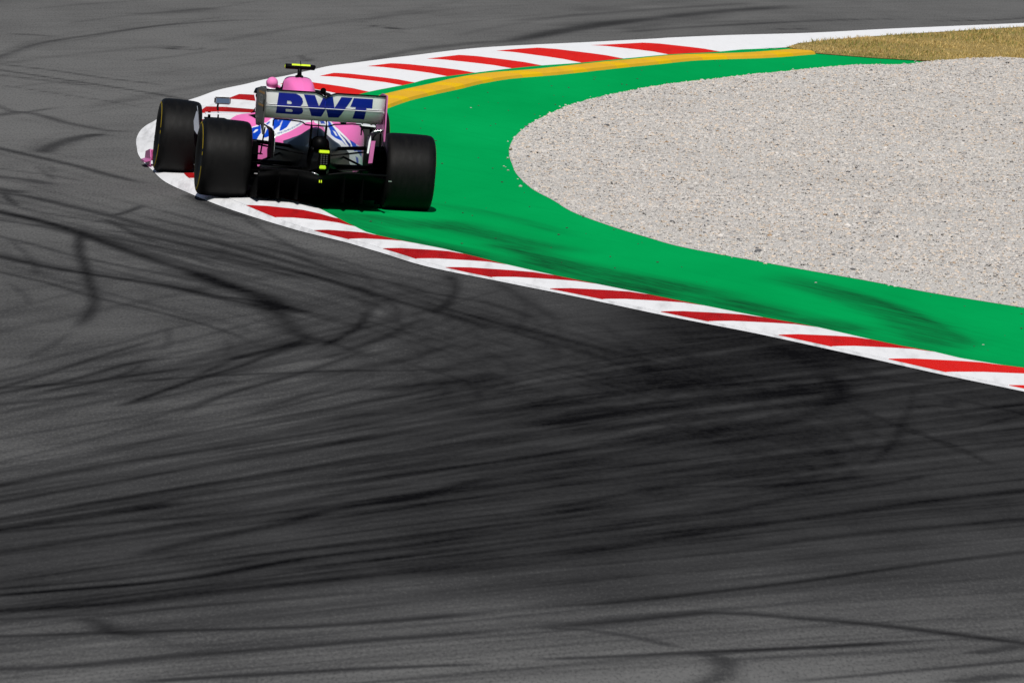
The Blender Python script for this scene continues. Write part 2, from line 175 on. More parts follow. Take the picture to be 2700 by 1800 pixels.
STREAKS=[
([(-0.58,64.15),(2.02,68.86),(5.05,74.57),(8.39,79.09),(9.48,80.56)],0.06,0.29),
([(-4.93,62.06),(-4.33,63.83),(-2.72,68.56),(-0.85,73.71),(1.32,79.29)],0.05,0.18),
([(-5.48,59.52),(-4.93,61.29),(-4.21,63.64),(-3.42,66.03),(-2.56,68.54)],0.05,0.23),
([(-4.69,56.27),(-4.14,57.59),(-2.09,62.41),(0.32,67.46),(3.15,73.03)],0.05,0.28),
([(-0.51,70.92),(1.67,75.61),(4.17,81.12),(6.94,86.11),(8.14,88.26)],0.09,0.30),
([(-5.21,59.99),(-4.64,61.66),(-3.53,64.91),(-2.29,68.31),(-0.91,71.90)],0.06,-0.19),
([(-3.53,61.60),(-2.89,63.23),(-0.91,68.24),(1.40,73.85),(4.09,79.77),(5.16,82.13)],0.07,0.25),
([(-3.09,55.51),(-2.48,56.42),(-0.85,58.85),(0.92,61.26),(2.82,63.52)],0.17,0.07),
([(-3.94,57.08),(-3.35,58.40),(-1.23,63.19),(1.25,68.30),(4.15,73.81),(5.13,75.69)],0.05,0.30),
([(-5.08,50.95),(-4.56,51.78),(-2.65,54.84),(-0.51,57.86),(1.87,60.66)],0.09,0.10),
([(-1.86,70.68),(0.65,78.11),(3.69,85.85),(7.41,95.47),(8.85,99.18)],0.10,0.36),
([(-5.44,60.64),(-4.87,62.33),(-2.89,68.21),(-0.49,74.65),(2.39,81.64)],0.10,-0.13),
([(-4.24,55.81),(-3.66,56.92),(-2.26,59.63),(-0.72,62.34),(0.96,65.10)],0.11,0.22),
([(-2.33,56.98),(-0.79,59.27),(0.87,61.60),(2.66,63.52)],0.05,0.15),
([(-1.12,60.56),(0.20,62.62),(1.60,64.68),(3.09,66.91),(3.95,68.18)],0.28,0.18),
([(-0.66,59.91),(0.73,61.98),(2.21,63.93),(3.76,65.75),(4.60,66.72)],0.08,0.10),
([(-3.79,55.88),(-3.20,57.04),(-1.24,60.95),(1.01,64.86),(3.53,68.71),(4.42,70.06)],0.05,-0.04),
([(-0.25,73.10),(1.39,76.75),(3.21,80.83),(5.19,84.69),(6.33,86.92)],0.12,-0.14),
([(-0.13,71.22),(1.45,74.99),(3.19,78.53),(5.09,82.28),(6.21,84.49)],0.06,0.20),
([(-2.60,59.85),(-1.44,61.93),(-0.19,64.01),(1.13,66.14)],0.09,0.26),
([(-1.84,64.11),(0.05,67.94),(2.17,72.25),(4.53,76.20),(5.54,77.88)],0.05,0.45),
([(0.59,64.87),(2.55,68.09),(4.68,71.10),(6.93,73.39),(7.88,74.37)],0.07,0.30),
([(-1.67,65.56),(-0.12,69.21),(1.60,73.05),(3.51,76.73),(4.51,78.66)],0.07,0.35),
([(-3.56,55.39),(-2.97,56.45),(-1.76,58.65),(-0.44,60.88),(0.97,62.99)],0.08,-0.05),
([(-2.34,55.57),(-0.56,58.20),(1.39,60.92),(3.50,63.24),(4.30,64.12)],0.10,0.11),
([(-4.66,63.84),(-4.06,65.96),(-1.75,74.02),(1.19,83.35),(4.89,93.82),(6.21,97.55)],0.05,0.23),
([(-2.12,57.85),(-0.91,59.62),(0.38,61.43),(1.74,63.17)],0.06,0.17),
([(-2.82,64.87),(-0.89,69.76),(1.35,75.17),(3.92,80.36),(4.98,82.51)],0.08,0.23),
([(-5.46,53.35),(-4.95,54.59),(-3.86,57.25),(-2.65,60.01),(-1.31,62.87)],0.05,-0.11),
([(-5.31,51.35),(-4.79,52.29),(-3.18,55.28),(-1.35,58.31),(0.68,61.29)],0.08,0.17),
([(-1.13,65.67),(1.42,70.99),(4.40,76.96),(7.90,83.73),(9.12,86.09)],0.13,0.34),
([(-2.38,56.34),(-0.81,58.59),(0.89,60.83),(2.70,62.78)],0.05,0.05),
([(-5.74,58.04),(-5.18,59.43),(-3.15,64.53),(-0.74,70.04),(2.11,75.79)],0.05,0.14),
([(0.53,75.09),(3.22,81.51),(6.29,87.42),(10.08,96.59),(11.63,100.34)],0.06,-0.09),
([(-2.47,70.15),(-0.31,75.83),(2.21,81.82),(5.17,88.86),(6.40,91.80)],0.05,0.45),
([(-1.58,73.76),(0.42,78.85),(2.70,84.08),(5.34,90.71),(6.61,93.91)],0.19,0.17),
([(-2.35,66.26),(-1.09,69.75),(0.32,73.34),(1.88,77.39)],0.06,0.43),
([(-5.16,56.52),(-4.61,57.86),(-3.87,59.67),(-3.08,61.54),(-2.23,63.46)],0.05,-0.16),
([(0.60,70.83),(1.88,73.42),(3.25,76.17),(4.69,78.39),(5.72,79.97)],0.06,0.38),
([(0.22,62.61),(1.98,64.90),(3.87,67.41),(5.84,69.07),(6.71,69.81)],0.36,0.12),
([(-3.67,56.56),(-3.07,57.76),(-1.26,61.45),(0.81,65.20),(3.11,68.78)],0.24,0.18),
([(-4.45,52.05),(-3.91,52.91),(-3.13,54.15),(-2.32,55.39),(-1.46,56.62)],0.06,0.13),
([(0.01,79.11),(2.60,86.22),(5.70,94.67),(9.35,103.68),(10.95,107.63)],0.12,0.14),
([(-1.99,57.54),(-1.02,59.06),(-0.00,60.57),(1.07,62.20)],0.07,0.10),
([(-5.87,56.91),(-5.33,58.28),(-4.04,61.61),(-2.57,65.02),(-0.93,68.58)],0.05,0.38),
([(-2.37,71.44),(-0.17,78.11),(2.46,85.60),(5.61,93.87),(6.94,97.38)],0.07,0.30),
([(-3.72,66.36),(-3.05,68.56),(-0.79,75.95),(1.99,84.58),(5.39,93.78),(6.72,97.38)],0.05,0.12),
([(-4.94,56.66),(-4.39,58.10),(-3.63,60.10),(-2.81,62.15),(-1.93,64.26)],0.09,0.21),
([(-1.57,72.26),(0.71,78.21),(3.38,85.22),(6.43,91.25),(7.69,93.76)],0.05,0.24),
([(-4.45,52.85),(-3.91,53.89),(-2.30,56.97),(-0.50,60.12),(1.51,63.11)],0.05,0.06),
([(-4.58,55.63),(-4.03,56.96),(-3.28,58.76),(-2.49,60.60),(-1.64,62.49)],0.05,0.34),
([(0.84,65.85),(2.86,69.29),(5.06,72.51),(7.55,76.82),(8.65,78.73)],0.05,0.15),
([(-1.25,64.13),(1.04,68.57),(3.66,73.37),(6.58,77.82),(7.64,79.43)],0.06,0.14),
([(0.05,62.28),(1.09,64.07),(2.19,65.65),(3.36,67.82),(4.24,69.46)],0.05,0.17),
([(-0.44,64.99),(1.67,68.79),(4.02,72.58),(6.66,77.01),(7.73,78.81)],0.08,0.31),
([(-4.93,63.28),(-4.31,65.02),(-2.44,70.25),(-0.24,75.86),(2.32,81.94)],0.05,0.17),
([(-4.20,54.25),(-3.64,55.24),(-1.60,58.78),(0.72,62.40),(3.31,65.96),(4.15,67.12)],0.25,0.05),
([(0.72,65.82),(2.19,68.07),(3.78,70.67),(5.40,72.27),(6.32,73.18)],0.05,0.34),
([(-4.80,59.10),(-4.21,60.59),(-2.59,64.72),(-0.73,69.10),(1.40,73.87)],0.22,0.49),
([(-0.31,77.42),(2.34,84.24),(5.38,90.37),(9.06,99.29),(10.59,103.00)],0.06,0.26),
([(-4.51,61.50),(-3.91,63.30),(-2.33,68.01),(-0.50,73.13),(1.61,78.52)],0.08,0.35),
([(-4.75,59.34),(-4.16,60.74),(-2.84,63.85),(-1.36,67.08),(0.27,70.47)],0.06,0.42),
([(-2.32,62.87),(-1.32,65.06),(-0.24,67.36),(0.91,69.58)],0.09,-0.09),
([(-2.13,72.43),(-0.17,78.45),(2.15,84.99),(4.86,92.50),(6.16,96.09)],0.18,-0.21),
([(-0.54,63.18),(0.99,65.81),(2.65,68.53),(4.45,71.42),(5.39,72.93)],0.08,0.09),
([(0.43,66.45),(2.19,70.12),(4.10,72.93),(6.26,77.19),(7.35,79.36)],0.06,0.34),
([(-0.24,59.94),(1.84,63.00),(4.11,65.73),(6.50,67.83),(7.37,68.59)],0.21,0.09),
([(-1.48,66.04),(0.10,69.90),(1.88,74.11),(3.86,78.09),(4.89,80.17)],0.05,0.27),
([(-1.19,59.40),(1.23,63.46),(3.97,67.43),(6.94,70.53),(7.87,71.49)],0.06,-0.03),
([(-5.29,61.56),(-4.71,63.32),(-2.97,68.58),(-0.92,74.30),(1.50,80.55)],0.08,0.28),
([(-4.56,57.46),(-3.98,58.84),(-2.65,62.05),(-1.16,65.42),(0.51,68.92)],0.21,0.16),
([(-3.49,59.07),(-2.87,60.41),(-1.57,63.23),(-0.14,66.16),(1.42,69.25)],0.15,0.17),
([(-0.16,58.88),(1.73,61.37),(3.75,63.37),(5.87,65.13),(6.70,65.81)],0.05,0.15),
([(-5.66,59.09),(-5.10,60.63),(-4.16,63.22),(-3.14,65.88),(-2.02,68.65)],0.13,0.39),
([(0.58,60.24),(1.64,61.71),(2.76,63.10),(3.91,64.39),(4.73,65.29)],0.05,0.16),
([(-3.56,63.59),(-2.91,65.48),(-2.04,68.01),(-1.09,70.69),(-0.07,73.52)],0.05,0.49),
([(-1.18,65.49),(-0.22,67.65),(0.81,69.93),(1.90,72.47)],0.05,0.27),
([(-0.69,59.13),(0.30,60.58),(1.34,61.89),(2.44,63.63)],0.09,0.05),
([(-0.95,57.43),(0.10,58.83),(1.19,60.21),(2.34,61.64)],0.05,0.16),
([(-0.60,74.63),(0.49,77.49),(1.68,80.56),(2.95,83.50)],0.18,0.48),
([(-5.19,60.99),(-4.62,62.92),(-2.69,69.50),(-0.31,76.97),(2.62,85.59)],0.05,0.31),
([(-2.76,67.55),(-0.35,74.39),(2.57,81.99),(6.11,90.39),(7.39,93.45)],0.10,0.13),
([(-3.30,55.99),(-2.70,57.07),(-0.61,60.83),(1.76,64.79),(4.43,68.60),(5.32,69.88)],0.09,0.18),
([(-3.63,55.35),(-3.04,56.29),(-1.72,58.36),(-0.31,60.42),(1.21,62.53)],0.11,0.17),
([(-5.98,58.72),(-5.45,60.47),(-4.23,64.57),(-2.81,69.08),(-1.18,73.98)],0.05,0.35),
([(-3.96,59.54),(-3.34,60.81),(-1.60,64.39),(0.37,68.15),(2.56,71.99)],0.05,0.25),
([(0.72,76.97),(3.48,83.70),(6.64,90.08),(10.40,98.23),(11.93,101.54)],0.22,0.46),
([(-4.46,56.08),(-3.90,57.43),(-2.39,61.10),(-0.67,64.96),(1.28,69.16)],0.05,0.34),
([(-4.07,66.37),(-3.41,68.56),(-1.68,74.30),(0.36,80.83),(2.77,87.81)],0.06,0.37),
([(-3.29,56.50),(-2.68,57.60),(-1.75,59.29),(-0.77,60.99),(0.28,62.73)],0.08,-0.10),
([(-4.52,51.95),(-3.98,52.81),(-2.08,55.82),(0.06,58.76),(2.42,61.60)],0.15,0.06),
([(-0.41,70.73),(0.89,73.70),(2.30,76.76),(3.83,80.25),(4.91,82.69)],0.05,0.14),
([(-4.21,63.85),(-3.58,65.84),(-2.20,70.20),(-0.63,74.95),(1.17,80.14)],0.05,0.44),
([(-4.63,58.48),(-4.06,59.99),(-2.93,62.92),(-1.68,65.97),(-0.31,69.21)],0.06,0.33),
([(-5.52,54.85),(-4.98,55.98),(-3.20,59.72),(-1.16,63.58),(1.16,67.42)],0.15,0.27),
([(-4.56,55.84),(-3.99,57.07),(-1.93,61.55),(0.47,66.21),(3.26,71.36),(4.18,73.07)],0.05,0.33),
([(-1.06,62.85),(-0.05,64.84),(1.03,67.05),(2.17,68.93)],0.06,0.21),
([(-2.79,70.80),(-0.18,79.28),(3.11,89.19),(7.26,100.76),(8.77,105.00)],0.05,-0.08),
([(-1.85,70.63),(-0.06,75.96),(2.02,81.90),(4.39,87.57),(5.58,90.42)],0.13,0.38),
([(-5.27,51.12),(-4.75,52.02),(-3.57,54.11),(-2.27,56.19),(-0.87,58.27)],0.08,0.13),
([(-4.15,57.79),(-3.56,59.03),(-1.89,62.49),(-0.01,65.99),(2.09,69.64)],0.05,0.36),
([(-0.65,58.18),(0.71,59.82),(2.14,61.34),(3.64,62.96),(4.44,63.81)],0.19,0.15),
([(-1.14,67.37),(0.29,70.65),(1.86,74.16),(3.58,77.83),(4.61,80.02)],0.10,0.28),
([(-5.35,61.78),(-4.76,63.51),(-2.57,70.01),(0.13,77.21),(3.41,85.48)],0.09,0.15),
([(-4.78,63.77),(-4.17,65.77),(-3.19,68.94),(-2.11,72.29),(-0.92,75.87)],0.05,0.18),
([(-5.74,59.32),(-5.19,61.00),(-3.08,67.49),(-0.47,74.80),(2.74,82.84)],0.14,0.13),
([(-1.33,56.94),(-0.25,58.32),(0.89,59.70),(2.07,61.23)],0.12,0.05),
([(-0.64,70.04),(1.60,75.25),(4.17,80.36),(7.10,86.19),(8.33,88.64)],0.31,0.41),
([(-3.76,65.87),(-3.09,67.80),(-0.53,75.12),(2.62,83.49),(6.48,92.90),(7.82,96.16)],0.06,0.39),
([(-4.81,54.86),(-4.27,56.12),(-2.64,59.94),(-0.76,63.99),(1.39,68.23)],0.13,0.26),
([(-4.42,63.20),(-3.80,65.10),(-2.04,70.48),(0.03,76.32),(2.46,82.61)],0.05,0.35),
([(-3.33,55.32),(-2.73,56.23),(-1.37,58.29),(0.09,60.27),(1.64,62.16)],0.05,0.05),
([(-1.60,67.80),(0.10,72.13),(2.03,76.87),(4.19,81.45),(5.28,83.76)],0.27,-0.11),
([(-1.88,58.75),(-0.06,61.43),(1.93,64.04),(4.08,66.60),(4.93,67.61)],0.14,0.15),
([(-4.50,51.83),(-3.97,52.79),(-3.07,54.40),(-2.11,56.02),(-1.09,57.66)],0.05,0.13),
([(-4.59,55.06),(-4.04,56.33),(-3.01,58.70),(-1.89,61.18),(-0.67,63.72)],0.05,0.30),
([(-0.53,65.28),(1.83,69.62),(4.50,74.32),(7.59,79.95),(8.74,82.05)],0.05,0.14),
([(-5.26,60.27),(-4.68,61.81),(-2.61,67.30),(-0.13,73.23),(2.81,79.77)],0.24,-0.16),
([(-0.20,65.10),(1.86,68.74),(4.13,72.37),(6.73,77.26),(7.83,79.32)],0.05,0.32),
([(-5.76,59.88),(-5.20,61.54),(-4.18,64.62),(-3.03,67.93),(-1.77,71.42)],0.05,0.27),
([(-4.34,53.06),(-3.79,54.04),(-2.56,56.26),(-1.22,58.50),(0.24,60.71)],0.05,0.14),
([(0.26,63.28),(2.60,67.02),(5.19,70.73),(7.97,73.81),(8.96,74.90)],0.06,0.19),
([(-1.44,67.43),(0.91,72.39),(3.59,77.30),(6.68,83.13),(7.85,85.33)],0.11,0.39),
([(-4.48,59.82),(-3.87,61.23),(-3.07,63.09),(-2.22,65.00),(-1.31,66.98)],0.06,-0.13),
([(-2.44,58.78),(-1.09,61.44),(0.38,64.21),(1.98,66.80)],0.11,0.22),
([(0.61,61.03),(2.20,63.00),(3.87,64.59),(5.71,67.36),(6.62,68.74)],0.19,0.09),
([(-5.11,62.04),(-4.52,63.87),(-2.74,69.40),(-0.63,75.45),(1.88,82.21)],0.05,0.25),
([(-5.32,57.64),(-4.77,59.16),(-3.35,63.13),(-1.73,67.41),(0.14,71.97)],0.09,0.31),
([(-3.85,63.66),(-3.19,65.30),(-1.32,69.96),(0.83,74.96),(3.29,79.92)],0.05,0.34),
([(-4.91,51.84),(-4.38,52.76),(-3.27,54.68),(-2.07,56.56),(-0.78,58.43)],0.05,0.10),
([(-5.26,51.99),(-4.74,52.98),(-2.86,56.58),(-0.69,60.20),(1.75,63.66)],0.14,0.09),
([(-5.25,55.14),(-4.72,56.43),(-3.36,59.74),(-1.83,63.16),(-0.10,66.67)],0.05,0.17),
([(-4.26,58.57),(-3.68,60.09),(-2.38,63.47),(-0.93,67.04),(0.69,70.77)],0.05,0.14),
([(-5.39,53.90),(-4.87,55.13),(-3.01,59.55),(-0.82,64.26),(1.74,69.29)],0.05,0.26),
([(0.82,65.09),(2.82,68.24),(5.00,71.38),(7.43,75.24),(8.49,76.93)],0.08,0.18),
([(-3.26,55.79),(-2.65,56.72),(-1.48,58.51),(-0.24,60.25),(1.08,62.08)],0.06,0.18),
([(-1.23,72.66),(0.70,78.07),(2.93,83.82),(5.44,89.33),(6.67,92.02)],0.06,0.24),
([(-1.75,61.73),(-0.15,64.78),(1.60,67.65),(3.51,70.69),(4.42,72.15)],0.28,0.31),
([(-5.08,54.62),(-4.53,55.67),(-3.09,58.42),(-1.49,61.22),(0.27,63.97)],0.11,0.09),
([(-5.23,62.29),(-4.64,64.15),(-2.46,71.05),(0.24,78.84),(3.57,87.62)],0.05,0.13),
([(-1.18,60.31),(-0.13,61.90),(0.97,63.43),(2.13,64.87)],0.08,-0.10),
([(-4.69,53.91),(-4.14,54.92),(-3.08,56.85),(-1.93,58.82),(-0.70,60.79)],0.10,0.19),
([(-0.94,59.69),(1.09,62.95),(3.34,66.27),(5.78,69.22),(6.69,70.33)],0.07,0.12),
([(-1.17,75.11),(1.84,82.91),(5.47,91.00),(9.98,101.97),(11.58,105.87)],0.09,0.33),
([(-4.41,57.48),(-3.83,58.79),(-2.77,61.16),(-1.62,63.59),(-0.37,66.04)],0.05,-0.15),
([(-4.94,51.83),(-4.42,52.78),(-3.45,54.53),(-2.41,56.30),(-1.30,58.07)],0.05,0.07),
([(-1.39,72.25),(1.07,78.68),(4.00,85.87),(7.42,93.37),(8.78,96.34)],0.32,0.35),
([(-5.31,55.79),(-4.77,57.12),(-3.08,61.30),(-1.12,65.76),(1.14,70.34)],0.05,0.13),
([(-4.10,56.92),(-3.51,58.21),(-2.36,60.75),(-1.10,63.36),(0.27,66.11)],0.05,0.28),
([(-0.24,62.56),(2.25,66.49),(5.06,70.78),(8.06,73.74),(9.03,74.70)],0.08,0.13),
([(-1.48,72.68),(0.77,78.57),(3.40,84.96),(6.38,90.75),(7.63,93.19)],0.05,0.43),
([(-5.04,56.35),(-4.49,57.68),(-2.86,61.61),(-0.99,65.72),(1.14,69.93)],0.05,0.35),
([(-4.75,60.82),(-4.16,62.58),(-2.64,67.10),(-0.88,71.98),(1.15,77.26)],0.05,0.47),
([(-1.48,63.33),(-0.12,66.24),(1.36,69.21),(2.97,72.03)],0.12,0.39),
([(-1.71,64.18),(-0.41,66.89),(1.00,69.80),(2.53,72.79)],0.12,0.42),
([(-0.15,66.70),(1.10,69.23),(2.44,71.78),(3.86,74.17),(4.83,75.79)],0.05,0.43),
([(-4.56,53.38),(-4.01,54.37),(-3.15,55.92),(-2.23,57.50),(-1.26,59.07)],0.06,-0.07),
([(-2.42,59.01),(-0.87,62.15),(0.85,65.48),(2.73,68.40)],0.05,0.07),
([(-4.79,60.97),(-4.20,62.62),(-1.93,68.93),(0.84,75.92),(4.20,83.99),(5.34,86.73)],0.11,0.46),
([(-4.97,60.14),(-4.38,61.73),(-2.98,65.53),(-1.40,69.58),(0.40,73.88)],0.06,0.48),
([(-4.96,52.82),(-4.44,53.95),(-3.05,56.96),(-1.50,60.09),(0.23,63.37)],0.05,0.08),
([(-0.03,62.32),(1.43,64.78),(2.97,66.66),(4.64,69.17),(5.55,70.55)],0.18,0.08),
([(-0.45,62.73),(0.47,64.36),(1.44,65.87),(2.46,67.45)],0.17,0.14),
([(-3.25,55.58),(-2.64,56.51),(-0.47,59.83),(1.97,62.96),(4.61,65.61),(5.45,66.44)],0.05,0.09),
([(-5.50,58.27),(-4.96,59.84),(-3.92,62.81),(-2.77,65.89),(-1.49,69.11)],0.06,0.32),
([(-5.89,57.21),(-5.37,58.81),(-3.89,63.42),(-2.14,68.49),(-0.09,73.98)],0.05,0.46),
([(-2.83,66.39),(-1.84,69.25),(-0.76,72.27),(0.42,75.48)],0.10,0.14),
([(-5.08,51.12),(-4.57,52.08),(-3.40,54.28),(-2.11,56.47),(-0.70,58.66)],0.07,0.15),
([(0.08,74.37),(3.11,81.18),(6.76,89.64),(10.74,95.18),(12.08,97.05)],0.19,0.30),
([(-4.30,60.50),(-3.70,62.20),(-1.49,68.51),(1.21,75.50),(4.51,83.86),(5.68,86.80)],0.06,0.37),
([(-5.17,51.30),(-4.65,52.26),(-3.57,54.30),(-2.40,56.35),(-1.12,58.42)],0.07,0.13),
([(-1.97,65.00),(0.22,70.47),(2.77,75.94),(5.80,82.96),(6.99,85.71)],0.10,0.47),
([(-2.49,58.29),(-0.61,61.71),(1.49,65.20),(3.83,68.82),(4.72,70.20)],0.07,0.13),
([(-3.31,54.40),(-2.72,55.30),(-1.58,57.04),(-0.37,58.78),(0.93,60.36)],0.07,0.14),
([(-4.20,62.31),(-3.58,64.06),(-2.30,67.65),(-0.86,71.45),(0.75,75.48)],0.08,0.30),
([(0.35,69.84),(2.63,74.53),(5.20,79.50),(8.19,85.75),(9.47,88.43)],0.19,0.41),
([(-4.57,64.47),(-3.94,66.54),(-2.71,70.61),(-1.32,74.99),(0.25,79.77)],0.05,0.38),
([(0.76,64.39),(2.04,66.24),(3.41,68.30),(4.81,69.57),(5.68,70.36)],0.06,-0.07),
([(-4.66,62.04),(-4.06,63.91),(-2.32,69.34),(-0.26,75.35),(2.18,82.00)],0.10,0.37),
([(-4.47,55.88),(-3.91,57.17),(-2.09,61.32),(0.02,65.72),(2.43,70.23)],0.06,-0.06),
([(-3.24,54.04),(-2.65,54.94),(-1.25,57.10),(0.27,59.23),(1.91,61.45)],0.15,-0.07),
([(-1.33,71.11),(0.63,76.71),(2.91,82.70),(5.51,88.80),(6.76,91.71)],0.05,-0.18),
([(-0.88,67.34),(0.47,69.97),(1.94,72.82),(3.53,75.85),(4.52,77.74)],0.05,-0.14),
([(-4.51,55.84),(-3.96,57.18),(-2.23,61.38),(-0.22,65.86),(2.09,70.65)],0.06,-0.12),
([(-2.26,56.55),(-0.54,59.26),(1.36,61.98),(3.41,64.37),(4.22,65.32)],0.10,0.15),
([(-1.49,70.61),(0.75,75.97),(3.35,82.01),(6.35,88.27),(7.59,90.85)],0.05,0.17),
([(-1.14,57.93),(-0.28,59.22),(0.62,60.54),(1.56,61.93)],0.09,0.13),
([(-3.40,53.75),(-2.82,54.64),(-1.91,56.04),(-0.94,57.41),(0.07,58.83)],0.11,0.16),
([(-3.87,59.74),(-3.25,61.27),(-1.54,65.54),(0.42,70.21),(2.67,74.86)],0.08,0.22),
([(-4.32,53.03),(-3.77,53.99),(-2.26,56.63),(-0.59,59.27),(1.24,61.91)],0.05,0.05),
([(-2.43,59.54),(-0.87,62.70),(0.86,65.81),(2.78,69.35)],0.24,-0.04),
([(-4.59,64.52),(-3.94,66.22),(-1.46,72.70),(1.53,79.57),(5.09,86.80),(6.26,89.18)],0.29,-0.21),
([(-4.66,58.11),(-4.07,59.36),(-2.81,62.05),(-1.42,64.83),(0.10,67.67)],0.23,0.26),
([(0.77,69.20),(3.75,74.49),(7.08,78.91),(10.92,84.67),(12.17,86.54)],0.08,0.13),
([(-5.27,51.00),(-4.76,51.93),(-4.08,53.18),(-3.37,54.46),(-2.61,55.70)],0.13,0.07),
([(0.77,77.52),(2.75,81.91),(4.95,86.82),(7.48,92.83),(8.86,96.11)],0.15,0.40),
([(-5.21,59.30),(-4.64,60.82),(-2.92,65.40),(-0.91,70.32),(1.41,75.63)],0.05,0.47),
([(-1.14,72.31),(0.60,76.33),(2.52,80.32),(4.64,84.33),(5.76,86.46)],0.06,0.42),
([(-4.51,57.91),(-3.92,59.29),(-2.07,63.68),(0.07,68.29),(2.54,73.21)],0.06,0.14),
([(-2.05,64.48),(-1.15,66.43),(-0.19,68.40),(0.82,70.46)],0.07,-0.08),
([(-2.36,58.01),(-0.14,61.69),(2.36,65.44),(5.12,68.70),(6.01,69.75)],0.05,0.20),
([(0.48,59.88),(1.44,61.24),(2.44,62.42),(3.49,63.87),(4.31,65.01)],0.06,0.07),
([(0.63,62.99),(1.71,64.46),(2.83,66.13),(3.97,67.00),(4.80,67.63)],0.08,-0.08),
([(-4.22,55.12),(-3.66,56.28),(-2.35,58.97),(-0.90,61.69),(0.68,64.52)],0.22,0.09),
([(-2.59,64.17),(-1.29,67.49),(0.14,70.91),(1.72,74.67)],0.06,0.23),
([(-1.68,72.08),(0.93,78.77),(4.03,86.00),(7.64,93.15),(8.97,95.78)],0.22,-0.12),
([(-5.27,51.70),(-4.75,52.63),(-3.27,55.26),(-1.63,57.89),(0.18,60.54)],0.05,0.09),
([(-5.32,51.17),(-4.80,52.07),(-3.95,53.55),(-3.05,55.10),(-2.09,56.64)],0.05,-0.03),
([(0.29,72.97),(1.68,76.06),(3.17,78.99),(4.78,82.13),(5.88,84.28)],0.12,0.49),
([(-4.68,52.21),(-4.14,53.05),(-2.49,55.59),(-0.66,58.06),(1.32,60.33)],0.09,0.16),
([(-1.74,61.90),(0.39,66.35),(2.85,71.20),(5.59,75.41),(6.60,76.97)],0.13,0.31),
([(-5.04,51.37),(-4.52,52.32),(-2.99,55.15),(-1.27,57.95),(0.63,60.75)],0.05,0.11),
([(-4.29,56.62),(-3.72,57.95),(-2.89,59.89),(-1.99,61.88),(-1.04,63.92)],0.09,0.19),
([(-3.81,60.19),(-3.19,61.64),(-1.66,65.19),(0.05,68.82),(1.95,72.59)],0.05,0.13),
([(0.43,72.27),(1.66,75.26),(2.99,78.26),(4.42,81.31),(5.52,83.66)],0.13,-0.16),
([(-3.98,62.36),(-3.35,64.15),(-2.24,67.31),(-1.01,70.66),(0.34,74.07)],0.05,0.32),
([(-1.97,56.01),(-0.40,58.23),(1.30,60.27),(3.11,62.34),(3.89,63.23)],0.28,0.09),
([(-5.45,54.62),(-4.92,55.82),(-4.06,57.75),(-3.14,59.72),(-2.14,61.71)],0.05,0.24),
([(-4.39,62.79),(-3.78,64.73),(-1.73,71.20),(0.76,78.57),(3.78,86.63)],0.14,0.50),
([(-5.47,58.95),(-4.92,60.54),(-3.99,63.20),(-2.98,65.96),(-1.87,68.83)],0.20,0.22),
([(-3.72,61.64),(-3.09,63.32),(-1.16,68.45),(1.11,73.94),(3.76,80.16),(4.84,82.68)],0.09,0.32),
([(-3.99,53.32),(-3.42,54.17),(-2.28,55.87),(-1.06,57.55),(0.23,59.22)],0.24,0.05),
([(-1.49,60.49),(0.17,63.33),(2.00,66.33),(3.96,68.57),(4.83,69.57)],0.11,0.09),
([(-0.83,60.76),(1.27,63.94),(3.60,67.47),(6.16,70.87),(7.11,72.13)],0.11,-0.05),
([(-5.02,51.11),(-4.51,52.07),(-2.79,55.29),(-0.83,58.60),(1.35,61.76)],0.05,0.07),
([(-4.35,54.83),(-3.79,55.98),(-2.19,59.24),(-0.39,62.56),(1.62,65.98)],0.22,0.10),
([(-0.96,59.85),(1.25,63.00),(3.67,65.88),(6.24,68.03),(7.11,68.75)],0.22,-0.09),
([(-5.14,59.63),(-4.58,61.39),(-3.00,66.35),(-1.13,71.84),(1.06,77.88)],0.05,0.31),
([(-1.02,60.57),(0.16,62.61),(1.42,64.69),(2.75,66.37)],0.07,0.09),
([(-5.31,51.92),(-4.80,52.92),(-3.92,54.62),(-2.98,56.34),(-1.97,58.05)],0.05,0.12),
([(-1.97,58.88),(-0.28,61.93),(1.59,65.00),(3.66,68.33),(4.54,69.76)],0.26,0.08),
([(-1.24,61.69),(1.08,65.79),(3.70,69.96),(6.55,73.14),(7.51,74.22)],0.15,0.11),
([(-1.22,62.27),(0.11,64.62),(1.55,66.97),(3.10,69.64)],0.06,-0.14),
([(-5.25,58.38),(-4.68,59.75),(-2.57,64.81),(-0.06,70.17),(2.87,75.94)],0.05,0.21),
([(-5.25,51.16),(-4.75,52.18),(-4.00,53.69),(-3.20,55.19),(-2.36,56.70)],0.12,0.11),
([(-1.67,66.88),(-0.69,69.22),(0.37,71.64),(1.50,74.04)],0.07,0.48),
([(-0.54,69.25),(2.15,75.07),(5.30,81.57),(8.77,86.54),(9.97,88.26)],0.10,-0.14),
([(-3.70,60.04),(-3.07,61.52),(-1.88,64.36),(-0.57,67.31),(0.86,70.30)],0.08,0.48),
([(-4.54,61.77),(-3.93,63.50),(-1.72,69.79),(0.97,76.70),(4.21,84.28),(5.35,86.94)],0.25,-0.22),
([(-2.35,59.47),(-0.69,62.55),(1.15,65.63),(3.17,68.74),(4.05,70.10)],0.05,0.16),
([(-0.94,73.09),(1.76,79.75),(4.94,86.64),(8.83,96.02),(10.31,99.60)],0.11,0.42),
([(-3.94,55.23),(-3.35,56.24),(-2.41,57.87),(-1.41,59.49),(-0.36,61.09)],0.05,0.15),
([(-2.40,61.85),(-0.28,66.29),(2.17,71.08),(4.97,76.32),(6.01,78.25)],0.05,0.48),
([(-0.89,63.08),(1.44,67.15),(4.08,71.50),(6.96,75.03),(7.96,76.26)],0.21,0.12),
